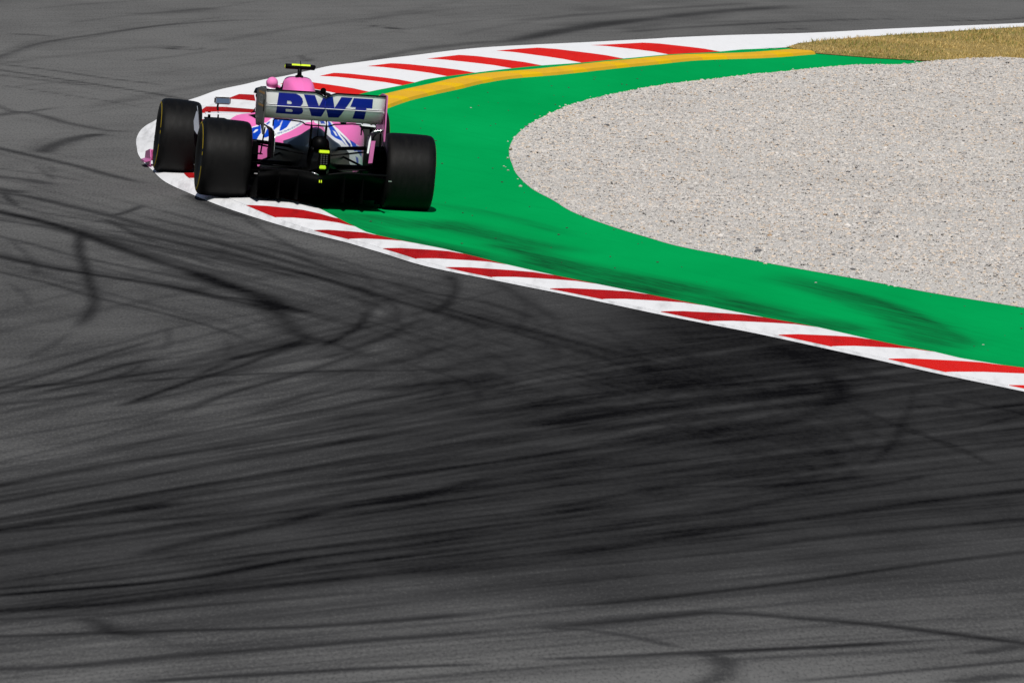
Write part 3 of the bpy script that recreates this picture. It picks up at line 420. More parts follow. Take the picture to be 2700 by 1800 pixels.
([(-4.81,57.03),(-4.24,58.38),(-2.34,62.93),(-0.11,67.71),(2.47,72.79)],0.14,-0.18),
([(0.28,74.36),(1.46,77.24),(2.75,80.61),(4.13,83.61),(5.25,86.04)],0.05,0.34),
([(-4.69,55.49),(-4.14,56.84),(-2.92,59.85),(-1.56,62.99),(-0.05,66.30)],0.05,0.37),
([(-0.19,58.98),(2.01,61.93),(4.39,64.46),(6.96,66.98),(7.84,67.85)],0.15,0.05),
([(-4.25,55.29),(-3.68,56.36),(-2.60,58.40),(-1.43,60.43),(-0.18,62.48)],0.05,0.21),
([(0.83,77.76),(2.76,82.68),(4.95,88.08),(7.29,92.26),(8.57,94.54)],0.05,0.41),
([(-1.97,59.45),(0.41,63.10),(3.08,66.66),(6.06,70.52),(7.00,71.74)],0.06,0.08),
([(-0.71,64.76),(1.04,68.05),(2.96,71.33),(5.03,74.31),(6.00,75.72)],0.07,0.19),
([(-3.69,58.58),(-3.08,59.84),(-2.18,61.67),(-1.24,63.53),(-0.23,65.41)],0.05,0.47),
([(-0.78,67.29),(0.72,70.32),(2.37,73.40),(4.18,77.18),(5.21,79.35)],0.18,0.26),
([(-4.81,56.84),(-4.23,58.04),(-2.99,60.67),(-1.62,63.36),(-0.12,66.04)],0.06,0.15),
([(-3.57,54.15),(-2.99,55.00),(-2.09,56.32),(-1.14,57.60),(-0.15,58.92)],0.11,0.14),
([(-5.90,57.77),(-5.37,59.27),(-4.06,62.92),(-2.56,66.73),(-0.87,70.77)],0.05,-0.21),
([(-1.12,64.20),(-0.08,66.14),(1.02,67.91),(2.18,70.02)],0.05,0.31),
([(-4.74,60.91),(-4.16,62.74),(-2.19,68.90),(0.21,75.81),(3.11,83.26)],0.05,0.18),
([(-5.05,59.27),(-4.49,60.95),(-3.34,64.36),(-2.05,68.02),(-0.60,71.94)],0.05,0.27),
([(-3.91,62.00),(-3.27,63.48),(-1.08,68.51),(1.48,73.85),(4.44,79.57),(5.50,81.63)],0.10,-0.07),
([(-0.30,60.97),(1.66,64.20),(3.82,67.19),(6.20,70.74),(7.17,72.18)],0.05,-0.07),
([(-4.29,52.17),(-3.74,53.09),(-1.94,56.12),(0.08,59.08),(2.32,62.12)],0.15,0.17),
([(-2.88,66.38),(-1.67,69.77),(-0.33,73.31),(1.15,76.94)],0.24,0.44),
([(-5.18,57.50),(-4.63,58.97),(-3.66,61.54),(-2.59,64.20),(-1.43,66.95)],0.05,0.34),
([(-5.57,55.02),(-5.06,56.46),(-3.22,61.63),(-1.00,67.28),(1.65,73.38)],0.05,0.20),
([(-0.40,58.69),(1.85,61.49),(4.27,63.78),(6.97,67.08),(7.88,68.20)],0.11,0.15),
([(-1.25,61.75),(0.01,63.80),(1.34,65.69),(2.76,67.67)],0.05,0.15),
([(-6.06,57.82),(-5.53,59.31),(-4.67,61.69),(-3.73,64.09),(-2.71,66.56)],0.05,0.24),
([(-1.29,58.72),(-0.33,60.35),(0.68,61.89),(1.74,63.37)],0.06,-0.03),
([(-2.10,64.88),(0.00,69.90),(2.44,75.09),(5.27,81.26),(6.40,83.72)],0.12,0.21),
([(-4.46,61.59),(-3.85,63.38),(-1.92,69.12),(0.40,75.50),(3.15,82.32)],0.05,0.45),
([(-1.46,56.92),(0.59,59.84),(2.84,62.60),(5.24,64.80),(6.07,65.55)],0.05,0.05),
([(-0.93,66.73),(1.56,72.00),(4.43,77.31),(7.72,82.99),(8.89,85.02)],0.20,-0.11),
([(-2.18,55.63),(-0.12,58.85),(2.18,62.16),(4.70,64.93),(5.53,65.85)],0.05,0.13),
([(-1.58,62.93),(0.68,67.38),(3.25,71.54),(6.18,76.67),(7.24,78.53)],0.08,0.23),
([(-0.49,58.36),(1.65,61.14),(3.98,63.54),(6.57,67.06),(7.49,68.30)],0.05,0.14),
([(-0.60,64.89),(1.12,68.08),(2.99,71.08),(5.04,74.31),(6.02,75.86)],0.05,0.44),
([(-0.77,74.42),(2.28,81.96),(5.91,89.56),(10.21,97.99),(11.68,100.88)],0.05,-0.12),
([(-4.43,56.93),(-3.85,58.22),(-1.99,62.36),(0.15,66.69),(2.60,71.45)],0.05,0.12),
([(-1.93,67.75),(-0.65,70.85),(0.76,74.28),(2.30,77.74)],0.12,0.43),
([(0.64,81.90),(1.99,86.16),(3.49,90.98),(5.10,94.93),(6.41,98.15)],0.11,0.29),
([(-4.86,54.50),(-4.31,55.56),(-2.76,58.57),(-1.02,61.62),(0.90,64.80)],0.08,0.29),
([(-0.28,74.70),(2.28,80.20),(5.21,85.89),(8.69,93.65),(10.10,96.80)],0.21,0.20),
([(-1.47,61.57),(-0.25,63.86),(1.07,66.34),(2.48,68.85)],0.11,-0.13),
([(-2.62,60.34),(-0.45,65.14),(2.08,70.31),(4.99,75.62),(6.01,77.48)],0.06,0.30),
([(-2.14,70.84),(-0.85,74.51),(0.58,78.50),(2.16,82.51)],0.06,0.42),
([(-2.70,70.51),(-0.23,77.26),(2.73,84.92),(6.27,93.04),(7.59,96.06)],0.05,0.33),
([(-4.58,52.35),(-4.05,53.34),(-2.72,55.80),(-1.25,58.30),(0.35,60.85)],0.05,0.14),
([(-1.78,73.53),(0.17,79.63),(2.47,86.40),(5.18,94.34),(6.53,98.30)],0.05,0.40),
([(-0.39,72.60),(0.15,74.39),(0.71,76.36),(1.29,78.45)],0.11,0.12),
([(-0.31,73.68),(0.39,76.64),(1.16,80.67),(2.01,85.38)],0.05,0.31),
([(-4.19,73.96),(-3.49,77.44),(-3.13,79.24),(-2.75,80.89),(-2.36,83.12)],0.07,0.30),
([(-1.60,71.05),(-1.29,72.33),(-0.97,73.48),(-0.64,75.08)],0.06,0.20),
([(-1.61,76.66),(-1.11,79.44),(-0.58,82.55),(0.00,85.95)],0.12,0.20),
([(-3.18,78.02),(-2.35,81.23),(-1.49,85.90),(-0.51,90.82)],0.05,0.21),
([(-0.42,73.98),(0.47,76.71),(1.44,80.13),(2.51,84.12)],0.17,0.12),
([(-0.48,71.68),(-0.13,73.07),(0.23,74.84),(0.62,76.82)],0.05,0.18),
([(-0.19,73.46),(0.15,74.73),(0.51,76.06),(0.88,77.63)],0.05,0.11),
([(-1.78,72.14),(-0.98,76.05),(-0.08,80.37),(0.92,85.51)],0.09,0.15),
([(0.24,72.34),(1.08,74.59),(1.97,77.46),(2.95,80.71)],0.17,0.28),
([(-1.37,79.81),(-0.78,81.80),(-0.17,84.52),(0.48,87.45)],0.05,0.13),
([(-2.46,71.46),(-1.74,74.80),(-0.97,79.68),(-0.09,85.34)],0.05,0.26),
([(-2.34,79.00),(-1.70,82.47),(-1.01,86.57),(-0.25,91.46)],0.13,0.19),
([(-1.20,73.85),(-0.35,77.34),(0.59,82.35),(1.67,88.43)],0.09,0.15),
([(-1.65,75.04),(-0.93,78.39),(-0.15,82.64),(0.73,88.06)],0.06,0.15),
([(-3.03,69.09),(-2.67,70.52),(-2.30,72.23),(-1.92,74.12)],0.13,0.22),
([(-1.38,74.09),(-0.74,76.54),(-0.07,79.66),(0.67,83.25)],0.06,0.24),
([(0.31,78.28),(1.23,82.09),(2.27,87.44),(3.45,93.12)],0.05,0.22),
([(-2.36,70.53),(-1.63,73.91),(-0.83,77.39),(0.05,81.93)],0.06,0.16),
([(-2.29,79.02),(-1.55,82.35),(-0.74,85.53),(0.13,89.94)],0.07,0.30),
([(-0.04,73.26),(0.66,75.42),(1.41,77.81),(2.21,80.70)],0.11,0.31),
([(-0.96,72.28),(0.36,76.28),(1.49,79.50),(2.17,81.44)],0.13,0.15),
([(-0.84,72.87),(0.08,76.70),(0.86,79.76),(1.33,81.58),(1.40,82.69),(1.33,83.99),(1.18,85.26)],0.05,0.26),
([(-2.24,67.40),(-0.96,73.79),(0.23,79.26),(0.98,82.26)],0.06,0.09),
([(-4.49,79.37),(-3.72,82.69),(-3.00,85.81),(-2.40,88.25),(-2.05,89.89)],0.19,0.08),
([(-3.62,83.71),(-3.06,87.48),(-2.59,90.45),(-2.30,92.33),(-2.29,93.74),(-2.42,95.42)],0.05,0.08),
([(0.31,71.94),(1.17,75.10),(1.88,77.58),(2.31,79.11),(2.38,80.15)],0.17,0.19),
([(-2.52,70.82),(-1.64,74.29),(-0.89,77.04),(-0.43,78.71),(-0.39,79.73)],0.06,0.11),
([(-4.54,78.71),(-3.82,82.73),(-3.21,86.15),(-2.69,88.83),(-2.38,90.57),(-2.37,91.93),(-2.51,93.55),(-2.74,95.12)],0.06,0.17),
([(-1.23,73.86),(-0.30,78.08),(0.50,81.48),(0.98,83.47)],0.05,0.11),
([(-1.16,68.85),(-0.06,73.64),(0.90,77.56),(1.50,79.78),(1.56,80.83)],0.05,0.17),
([(-3.08,73.19),(-2.41,77.33),(-1.84,80.64),(-1.48,82.57),(-1.46,83.70)],0.05,0.06),
([(-2.97,68.02),(-1.93,72.06),(-1.03,75.33),(-0.48,77.22),(-0.44,78.21),(-0.53,79.38)],0.08,0.24),
([(-2.21,65.26),(-1.16,69.89),(-0.23,73.70),(0.34,75.82),(0.39,76.78),(0.32,77.90)],0.14,0.16),
([(-1.99,68.95),(-1.00,73.43),(-0.13,77.09),(0.40,79.17),(0.45,80.21)],0.16,0.08),
([(-2.89,69.10),(-1.74,73.56),(-0.74,77.20),(-0.12,79.29)],0.07,0.15),
([(-6.02,75.68),(-5.34,78.60),(-4.17,83.66),(-3.13,87.80),(-2.49,90.27)],0.09,0.09),
([(-4.98,66.07),(-4.45,69.66),(-3.38,76.91),(-2.37,83.22),(-1.70,86.67),(-1.67,87.92),(-1.79,89.40),(-2.01,90.84)],0.15,0.06),
([(-1.90,73.63),(-1.11,78.51),(-0.42,82.49),(0.01,84.74),(0.05,85.93),(-0.03,87.34)],0.09,0.16),
([(-6.24,68.86),(-5.62,71.18),(-4.45,75.59),(-3.43,79.19),(-2.79,81.31),(-2.78,82.41)],0.07,0.08),
([(-4.22,65.65),(-3.67,69.52),(-2.68,76.46),(-1.76,82.44),(-1.16,85.70),(-1.13,86.92),(-1.23,88.36),(-1.44,89.77)],0.10,0.07),
([(-5.50,72.52),(-4.85,75.55),(-3.51,81.88),(-2.29,87.23),(-1.52,90.28)],0.18,0.19),
([(-1.59,66.24),(-0.57,71.70),(0.34,76.27),(0.91,78.76),(0.97,79.79),(0.90,81.00),(0.74,82.18)],0.05,0.24),
([(-2.18,62.65),(-0.92,69.49),(0.26,75.49),(1.02,78.71)],0.05,0.26),
([(-4.77,65.13),(-4.23,68.58),(-3.33,74.37),(-2.51,79.24),(-1.98,81.92),(-1.96,83.03),(-2.08,84.35)],0.06,0.20),
([(-0.90,75.25),(-0.24,78.81),(0.32,81.62),(0.66,83.32),(0.72,84.47)],0.15,0.07),
([(-1.40,73.46),(-0.79,75.96),(-0.26,77.93),(0.28,80.15),(0.55,81.42),(0.58,82.40),(0.45,83.41),(0.05,84.86),(-0.41,86.33),(-0.88,87.84)],0.07,0.26),
([(-2.27,79.10),(-1.72,81.25),(-1.25,82.92),(-0.76,85.21),(-0.51,86.52),(-0.49,87.54),(-0.63,88.58),(-1.04,90.07),(-2.19,93.58),(-3.43,97.38)],0.05,0.26),
([(-2.42,78.80),(-1.90,80.89),(-1.46,82.52),(-1.09,84.25),(-0.91,85.22),(-0.89,85.98),(-1.00,86.74),(-1.31,87.83),(-2.51,91.34),(-3.82,95.14)],0.05,0.15),
([(-2.75,76.72),(-2.35,78.36),(-2.01,79.62),(-1.29,82.91),(-0.91,84.85),(-0.91,86.35),(-1.13,87.92),(-1.77,90.20),(-2.11,91.29),(-2.46,92.41)],0.07,0.19),
([(-2.36,78.76),(-1.83,80.34),(-1.39,81.58),(-0.96,83.56),(-0.74,84.68),(-0.73,85.55),(-0.85,86.44),(-1.21,87.71),(-1.85,89.68),(-2.52,91.74)],0.05,0.17),
([(-1.04,64.43),(0.06,67.16),(1.03,69.35),(1.73,71.73),(2.10,73.11),(2.15,74.18),(2.01,75.28),(1.55,76.87),(0.80,79.12),(0.00,81.51)],0.07,0.18),
([(-0.94,70.38),(-0.28,72.80),(0.30,74.69),(0.68,76.16),(0.87,76.99),(0.90,77.63),(0.82,78.28),(0.54,79.20),(-0.02,81.03),(-0.61,82.95)],0.05,0.28),
([(-2.57,67.28),(-1.46,71.16),(-0.46,74.35),(0.38,77.66),(0.83,79.62),(0.87,81.14),(0.67,82.72),(0.01,85.04),(-0.53,86.58),(-1.10,88.16)],0.05,0.19),
([(-3.76,63.28),(-3.15,65.75),(-2.06,70.17),(-1.04,73.85),(-0.51,76.01),(-0.23,77.26),(-0.21,78.22),(-0.36,79.21),(-0.79,80.63),(-1.04,81.33),(-1.30,82.05)],0.05,0.27),
([(-1.96,71.37),(-0.79,75.80),(0.28,79.46),(0.64,80.93),(0.81,81.75),(0.85,82.40),(0.76,83.04),(0.51,83.96),(0.10,85.30),(-0.31,86.69)],0.05,0.19),
([(-2.51,72.41),(-2.12,73.98),(-1.79,75.19),(-1.07,78.32),(-0.68,80.16),(-0.67,81.59),(-0.89,83.07),(-1.53,85.24),(-2.63,88.52),(-3.82,92.06)],0.05,0.21),
([(-0.81,64.24),(0.44,67.63),(1.56,70.40),(1.89,71.54),(2.06,72.17),(2.09,72.66),(2.03,73.16),(1.82,73.86),(1.30,75.50),(0.76,77.22)],0.05,0.13),
([(-0.22,71.77),(0.18,72.93),(0.51,73.82),(1.31,76.82),(1.74,78.58),(1.79,79.94),(1.63,81.36),(1.06,83.43),(0.57,85.01),(0.06,86.66)],0.05,0.30),
([(0.25,71.77),(0.81,73.87),(1.29,75.51),(1.71,77.04),(1.91,77.90),(1.95,78.57),(1.87,79.24),(1.60,80.20),(0.77,82.75),(-0.11,85.46)],0.05,0.19),
([(-3.08,75.42),(-2.56,77.82),(-2.10,79.70),(-1.44,82.76),(-1.09,84.55),(-1.09,85.93),(-1.30,87.37),(-1.90,89.46),(-2.96,92.99),(-4.12,96.80)],0.05,0.15),
([(-4.05,70.40),(-3.38,73.48),(-2.36,78.14),(-1.42,82.00),(-0.85,84.63),(-0.55,86.15),(-0.54,87.33),(-0.70,88.53),(-1.19,90.28),(-2.36,94.14),(-3.63,98.34)],0.05,0.12),
([(-1.13,68.18),(0.07,71.32),(1.14,73.86),(1.79,76.23),(2.14,77.61),(2.19,78.67),(2.06,79.76),(1.63,81.34),(0.99,83.34),(0.31,85.43)],0.05,0.11),
([(-1.02,69.26),(0.29,72.66),(1.46,75.45),(1.86,76.90),(2.05,77.71),(2.09,78.35),(2.02,78.98),(1.77,79.89),(1.07,82.28),(0.33,84.82)],0.05,0.26),
([(-4.00,67.12),(-3.36,69.92),(-2.25,74.79),(-1.21,78.86),(-0.72,80.99),(-0.47,82.21),(-0.45,83.16),(-0.59,84.12),(-0.99,85.51),(-1.77,87.82),(-2.58,90.26)],0.05,0.14),
([(-2.54,68.34),(-1.31,72.40),(-0.19,75.75),(0.36,77.95),(0.64,79.20),(0.68,80.18),(0.54,81.18),(0.13,82.62),(-0.22,83.78),(-0.58,84.98)],0.05,0.16),
([(-1.11,70.92),(-0.18,73.64),(0.64,75.82),(1.08,77.51),(1.30,78.47),(1.34,79.21),(1.24,79.97),(0.94,81.04),(-0.14,84.39),(-1.31,88.02)],0.05,0.20),
([(-0.87,70.21),(-0.24,72.34),(0.31,74.01),(1.00,76.65),(1.37,78.18),(1.41,79.37),(1.26,80.59),(0.76,82.37),(-0.26,85.49),(-1.36,88.86)],0.07,0.18),
([(-2.18,71.51),(-1.22,74.25),(-0.38,76.44),(0.04,78.13),(0.25,79.08),(0.27,79.83),(0.17,80.58),(-0.15,81.65),(-0.82,83.52),(-1.52,85.48)],0.07,0.13),
([(-4.42,66.12),(-3.76,68.07),(-2.55,71.64),(-1.46,74.56),(-0.93,76.82),(-0.65,78.12),(-0.64,79.12),(-0.79,80.15),(-1.25,81.64),(-1.69,82.85),(-2.15,84.09)],0.05,0.29),
([(-2.13,72.16),(-1.44,74.23),(-0.84,75.86),(-0.03,79.20),(0.41,81.17),(0.44,82.71),(0.23,84.31),(-0.42,86.65),(-1.11,88.91),(-1.83,91.29)],0.05,0.19),
([(0.12,65.95),(0.81,68.11),(1.41,69.81),(1.91,71.51),(2.16,72.48),(2.21,73.22),(2.11,73.98),(1.79,75.08),(1.14,77.09),(0.44,79.20)],0.05,0.16),
([(-1.01,69.02),(-0.16,71.65),(0.58,73.74),(1.02,75.38),(1.24,76.31),(1.28,77.03),(1.18,77.76),(0.88,78.81),(0.30,80.56),(-0.30,82.39)],0.07,0.22),
([(-4.51,69.49),(-3.83,71.92),(-2.66,76.16),(-1.58,79.66),(-0.88,82.83),(-0.51,84.68),(-0.49,86.12),(-0.69,87.61),(-1.30,89.79),(-1.57,90.60),(-1.85,91.43)],0.05,0.28),
([(-4.63,70.06),(-3.96,72.60),(-2.78,77.03),(-1.70,80.70),(-1.16,83.21),(-0.88,84.66),(-0.87,85.79),(-1.03,86.93),(-1.50,88.60),(-2.18,90.81),(-2.89,93.14)],0.07,0.27),
([(0.22,70.79),(0.79,72.89),(1.27,74.53),(1.76,76.28),(2.00,77.28),(2.04,78.05),(1.95,78.83),(1.64,79.95),(1.25,81.08),(0.86,82.25)],0.05,0.20),
([(-2.74,68.77),(-1.76,72.45),(-0.87,75.45),(-0.30,77.83),(0.01,79.21),(0.03,80.27),(-0.13,81.36),(-0.59,82.94),(-1.14,84.46),(-1.71,86.03)],0.05,0.22),
([(-1.63,68.08),(-0.57,71.04),(0.36,73.42),(1.09,76.16),(1.48,77.76),(1.52,79.00),(1.37,80.28),(0.84,82.15),(0.57,83.09),(0.28,84.04)],0.05,0.20),
([(-1.55,69.94),(-0.97,71.99),(-0.48,73.59),(0.26,76.48),(0.65,78.16),(0.68,79.47),(0.50,80.82),(-0.07,82.80),(-0.60,84.44),(-1.16,86.15)],0.05,0.12),
([(-3.96,64.31),(-3.34,66.77),(-2.28,71.00),(-1.29,74.51),(-0.57,77.50),(-0.19,79.26),(-0.17,80.62),(-0.37,82.03),(-0.98,84.09),(-1.81,86.65),(-2.70,89.37)],0.05,0.24),
([(-4.62,68.77),(-3.98,71.68),(-2.96,76.42),(-2.00,80.36),(-1.41,83.08),(-1.11,84.66),(-1.10,85.88),(-1.28,87.14),(-1.81,88.96),(-2.45,90.91),(-3.13,92.94)],0.05,0.17),
([(-0.59,63.53),(0.60,66.85),(1.67,69.57),(2.03,70.77),(2.20,71.44),(2.24,71.96),(2.18,72.48),(1.95,73.23),(1.49,74.67),(1.01,76.16)],0.06,0.14),
([(-4.74,67.81),(-4.10,70.23),(-3.05,74.17),(-2.10,77.41),(-1.30,81.01),(-0.87,83.15),(-0.86,84.81),(-1.11,86.55),(-1.85,89.11),(-2.74,91.89),(-3.69,94.85)],0.05,0.28),
([(-0.98,71.10),(-0.03,73.99),(0.82,76.31),(1.41,78.55),(1.71,79.84),(1.75,80.83),(1.63,81.85),(1.24,83.32),(0.53,85.77),(-0.23,88.37)],0.05,0.15),
([(-3.06,77.39),(-2.50,79.17),(-2.02,80.55),(-1.44,83.25),(-1.14,84.81),(-1.14,86.03),(-1.32,87.27),(-1.84,89.08),(-2.93,92.60),(-4.12,96.40)],0.05,0.16),
([(-0.58,70.00),(0.07,72.13),(0.64,73.79),(1.30,76.27),(1.65,77.70),(1.70,78.81),(1.56,79.95),(1.10,81.60),(0.22,84.04),(-0.71,86.64)],0.05,0.24),
([(-2.02,68.35),(-0.84,72.97),(0.25,76.83),(0.78,78.90),(1.05,80.08),(1.08,81.00),(0.96,81.93),(0.59,83.27),(-0.08,85.23),(-0.79,87.28)],0.05,0.30),
([(-0.08,67.69),(0.61,69.63),(1.20,71.15),(1.97,73.85),(2.39,75.43),(2.45,76.66),(2.30,77.92),(1.79,79.77),(1.35,80.99),(0.89,82.25)],0.05,0.28),
([(-2.25,70.43),(-1.63,72.98),(-1.09,74.99),(-0.40,77.83),(-0.04,79.49),(-0.02,80.77),(-0.21,82.10),(-0.77,84.03),(-1.43,85.96),(-2.13,87.98)],0.05,0.23),
([(-2.64,77.69),(-2.15,79.69),(-1.72,81.25),(-1.09,84.16),(-0.76,85.85),(-0.75,87.16),(-0.94,88.52),(-1.49,90.48),(-2.56,93.55),(-3.71,96.83)],0.08,0.13),
([(-2.19,75.47),(-1.61,77.53),(-1.11,79.15),(-0.43,82.11),(-0.07,83.84),(-0.05,85.18),(-0.23,86.56),(-0.79,88.58),(-1.14,89.70),(-1.49,90.86)],0.05,0.15),
([(-2.57,72.01),(-1.85,74.48),(-1.22,76.44),(-0.71,78.59),(-0.46,79.82),(-0.44,80.78),(-0.58,81.75),(-1.00,83.15),(-1.96,86.09),(-2.99,89.24)],0.05,0.16),
([(-2.44,73.03),(-1.51,76.46),(-0.68,79.23),(-0.18,81.37),(0.08,82.60),(0.10,83.55),(-0.03,84.52),(-0.42,85.92),(-0.93,87.62),(-1.46,89.38)],0.05,0.22),
([(-4.47,67.74),(-3.80,69.91),(-2.79,73.21),(-1.87,75.88),(-1.34,78.20),(-1.07,79.53),(-1.06,80.56),(-1.23,81.62),(-1.69,83.14),(-2.52,85.55),(-3.40,88.10)],0.05,0.17),
([(-0.99,73.10),(-0.41,75.34),(0.10,77.09),(0.57,78.98),(0.81,80.05),(0.84,80.88),(0.73,81.73),(0.39,82.94),(-0.27,84.81),(-0.97,86.76)],0.07,0.15),
([(-1.47,68.26),(-0.19,71.54),(0.95,74.22),(1.55,76.45),(1.87,77.74),(1.91,78.73),(1.79,79.75),(1.39,81.22),(0.93,82.66),(0.45,84.16)],0.07,0.21),
([(-4.06,66.02),(-3.43,68.61),(-2.31,73.19),(-1.27,77.01),(-0.49,80.33),(-0.08,82.28),(-0.05,83.80),(-0.27,85.38),(-0.92,87.70),(-1.92,91.03),(-3.00,94.62)],0.05,0.10),
([(-0.93,71.38),(-0.53,72.90),(-0.18,74.07),(0.51,76.77),(0.88,78.35),(0.91,79.56),(0.75,80.82),(0.23,82.65),(-0.12,83.61),(-0.48,84.60)],0.05,0.26),
([(-4.20,68.27),(-3.53,70.75),(-2.34,75.22),(-1.23,78.93),(-0.65,81.48),(-0.34,82.95),(-0.33,84.10),(-0.49,85.27),(-0.97,86.97),(-2.04,90.14),(-3.19,93.56)],0.05,0.11),
([(-1.32,72.54),(-0.77,74.22),(-0.31,75.53),(0.26,77.81),(0.56,79.12),(0.58,80.14),(0.45,81.18),(0.01,82.69),(-0.71,85.05),(-1.48,87.56)],0.07,0.11),
([(-4.17,70.13),(-3.50,73.01),(-2.69,76.49),(-1.96,79.30),(-1.39,81.91),(-1.10,83.41),(-1.09,84.58),(-1.26,85.78),(-1.77,87.52),(-2.18,88.72),(-2.61,89.95)],0.05,0.17),
([(-1.53,73.99),(-1.07,75.58),(-0.68,76.81),(-0.03,79.48),(0.30,81.03),(0.33,82.23),(0.17,83.46),(-0.34,85.25),(-1.05,87.27),(-1.79,89.37)],0.05,0.27),
([(0.03,66.07),(0.92,68.86),(1.69,71.09),(2.08,72.42),(2.27,73.16),(2.31,73.74),(2.24,74.32),(2.00,75.16),(1.59,76.48),(1.15,77.85)],0.05,0.19),
([(-3.99,69.46),(-3.28,71.65),(-2.32,74.65),(-1.46,77.06),(-0.70,80.36),(-0.29,82.31),(-0.27,83.82),(-0.49,85.39),(-1.14,87.70),(-2.22,91.02),(-3.38,94.60)],0.05,0.29),
([(-0.69,69.99),(0.15,72.44),(0.88,74.38),(1.61,77.07),(2.00,78.64),(2.05,79.85),(1.91,81.10),(1.42,82.93),(0.89,84.68),(0.33,86.51)],0.05,0.13),
([(-2.91,73.09),(-2.01,77.05),(-1.19,80.28),(-0.71,82.42),(-0.46,83.64),(-0.45,84.59),(-0.58,85.55),(-0.97,86.94),(-2.22,91.04),(-3.59,95.54)],0.05,0.28),
([(-0.05,65.90),(0.35,66.94),(0.69,67.75),(1.41,70.23),(1.81,71.68),(1.85,72.80),(1.70,73.96),(1.20,75.65),(1.00,76.26),(0.80,76.88)],0.05,0.16),
([(0.41,68.35),(1.19,70.76),(1.86,72.66),(2.29,74.16),(2.51,75.00),(2.55,75.66),(2.48,76.32),(2.21,77.26),(1.68,78.98),(1.13,80.77)],0.05,0.28),
([(-2.39,66.61),(-1.14,69.84),(-0.02,72.47),(0.80,75.59),(1.25,77.42),(1.30,78.85),(1.11,80.33),(0.49,82.50),(0.04,84.00),(-0.42,85.56)],0.05,0.25),
([(0.00,70.20),(0.73,72.57),(1.36,74.44),(1.80,76.03),(2.02,76.93),(2.06,77.64),(1.98,78.34),(1.69,79.35),(1.48,79.98),(1.26,80.62)],0.05,0.18),
([(0.37,70.82),(0.92,72.38),(1.38,73.59),(1.93,75.54),(2.21,76.65),(2.25,77.52),(2.15,78.39),(1.80,79.66),(0.78,82.61),(-0.31,85.79)],0.05,0.26),
([(-4.72,70.04),(-4.05,72.67),(-2.88,77.30),(-1.79,81.16),(-1.16,84.09),(-0.83,85.80),(-0.82,87.12),(-1.01,88.49),(-1.57,90.47),(-1.93,91.71),(-2.31,92.98)],0.05,0.12),
([(-1.11,68.03),(0.08,71.34),(1.14,74.03),(1.65,75.88),(1.91,76.93),(1.95,77.75),(1.85,78.58),(1.52,79.77),(0.48,83.09),(-0.65,86.70)],0.07,0.27),
([(-2.58,74.97),(-2.20,76.09),(-1.88,76.95),(-1.08,80.52),(-0.64,82.64),(-0.63,84.28),(-0.88,86.00),(-1.60,88.53),(-2.73,91.98),(-3.95,95.70)],0.05,0.27),
([(-4.27,70.29),(-3.58,72.93),(-2.47,77.23),(-1.44,80.78),(-0.90,83.25),(-0.62,84.68),(-0.60,85.78),(-0.76,86.91),(-1.22,88.55),(-1.93,90.52),(-2.68,92.59)],0.08,0.13),
([(-1.62,68.35),(-0.57,71.92),(0.37,74.83),(1.07,77.50),(1.44,79.05),(1.49,80.25),(1.33,81.49),(0.84,83.29),(0.27,85.02),(-0.31,86.82)],0.05,0.27),
([(0.65,69.45),(1.18,70.85),(1.63,71.94),(2.08,73.50),(2.31,74.38),(2.35,75.07),(2.27,75.76),(1.99,76.75),(1.34,78.90),(0.65,81.18)],0.07,0.16),
([(-2.25,70.23),(-1.21,74.53),(-0.25,78.07),(0.34,80.50),(0.65,81.90),(0.68,82.99),(0.54,84.10),(0.09,85.71),(-1.04,89.12),(-2.26,92.82)],0.05,0.17),
([(-1.74,72.36),(-1.05,74.50),(-0.45,76.17),(0.28,79.15),(0.67,80.89),(0.70,82.24),(0.52,83.63),(-0.04,85.67),(-1.06,88.52),(-2.15,91.57)],0.08,0.16),
([(-1.11,67.11),(-0.55,69.04),(-0.07,70.54),(0.66,73.24),(1.05,74.81),(1.09,76.03),(0.92,77.29),(0.38,79.13),(-0.61,82.14),(-1.66,85.39)],0.06,0.14),
([(-0.71,67.06),(-0.05,69.51),(0.52,71.44),(1.33,74.36),(1.76,76.07),(1.82,77.40),(1.65,78.78),(1.08,80.79),(0.09,83.93),(-0.97,87.32)],0.05,0.29),
([(-4.16,68.69),(-3.51,71.60),(-2.32,76.92),(-1.20,81.41),(-0.81,83.16),(-0.62,84.15),(-0.60,84.92),(-0.71,85.70),(-1.03,86.81),(-1.96,89.46),(-2.96,92.27)],0.05,0.14),
([(-0.87,72.75),(-0.06,75.38),(0.65,77.46),(1.14,79.38),(1.39,80.47),(1.43,81.32),(1.32,82.18),(0.98,83.41),(0.15,86.12),(-0.74,89.00)],0.05,0.18),
([(0.26,69.10),(0.90,70.82),(1.45,72.17),(1.90,73.74),(2.13,74.63),(2.17,75.32),(2.09,76.02),(1.80,77.02),(1.60,77.63),(1.40,78.25)],0.05,0.13),
([(-1.98,73.51),(-1.24,76.33),(-0.58,78.57),(-0.17,80.29),(0.03,81.27),(0.05,82.02),(-0.05,82.79),(-0.37,83.88),(-1.32,86.98),(-2.34,90.31)],0.05,0.21),
([(-3.25,74.09),(-2.57,77.18),(-1.97,79.65),(-1.14,83.46),(-0.69,85.73),(-0.68,87.49),(-0.94,89.34),(-1.69,92.06),(-2.90,95.82),(-4.22,99.90)],0.05,0.25),
([(-3.38,76.95),(-2.65,79.80),(-2.01,82.06),(-1.44,84.76),(-1.15,86.33),(-1.14,87.54),(-1.32,88.79),(-1.83,90.59),(-2.71,93.56),(-3.65,96.72)],0.05,0.23),
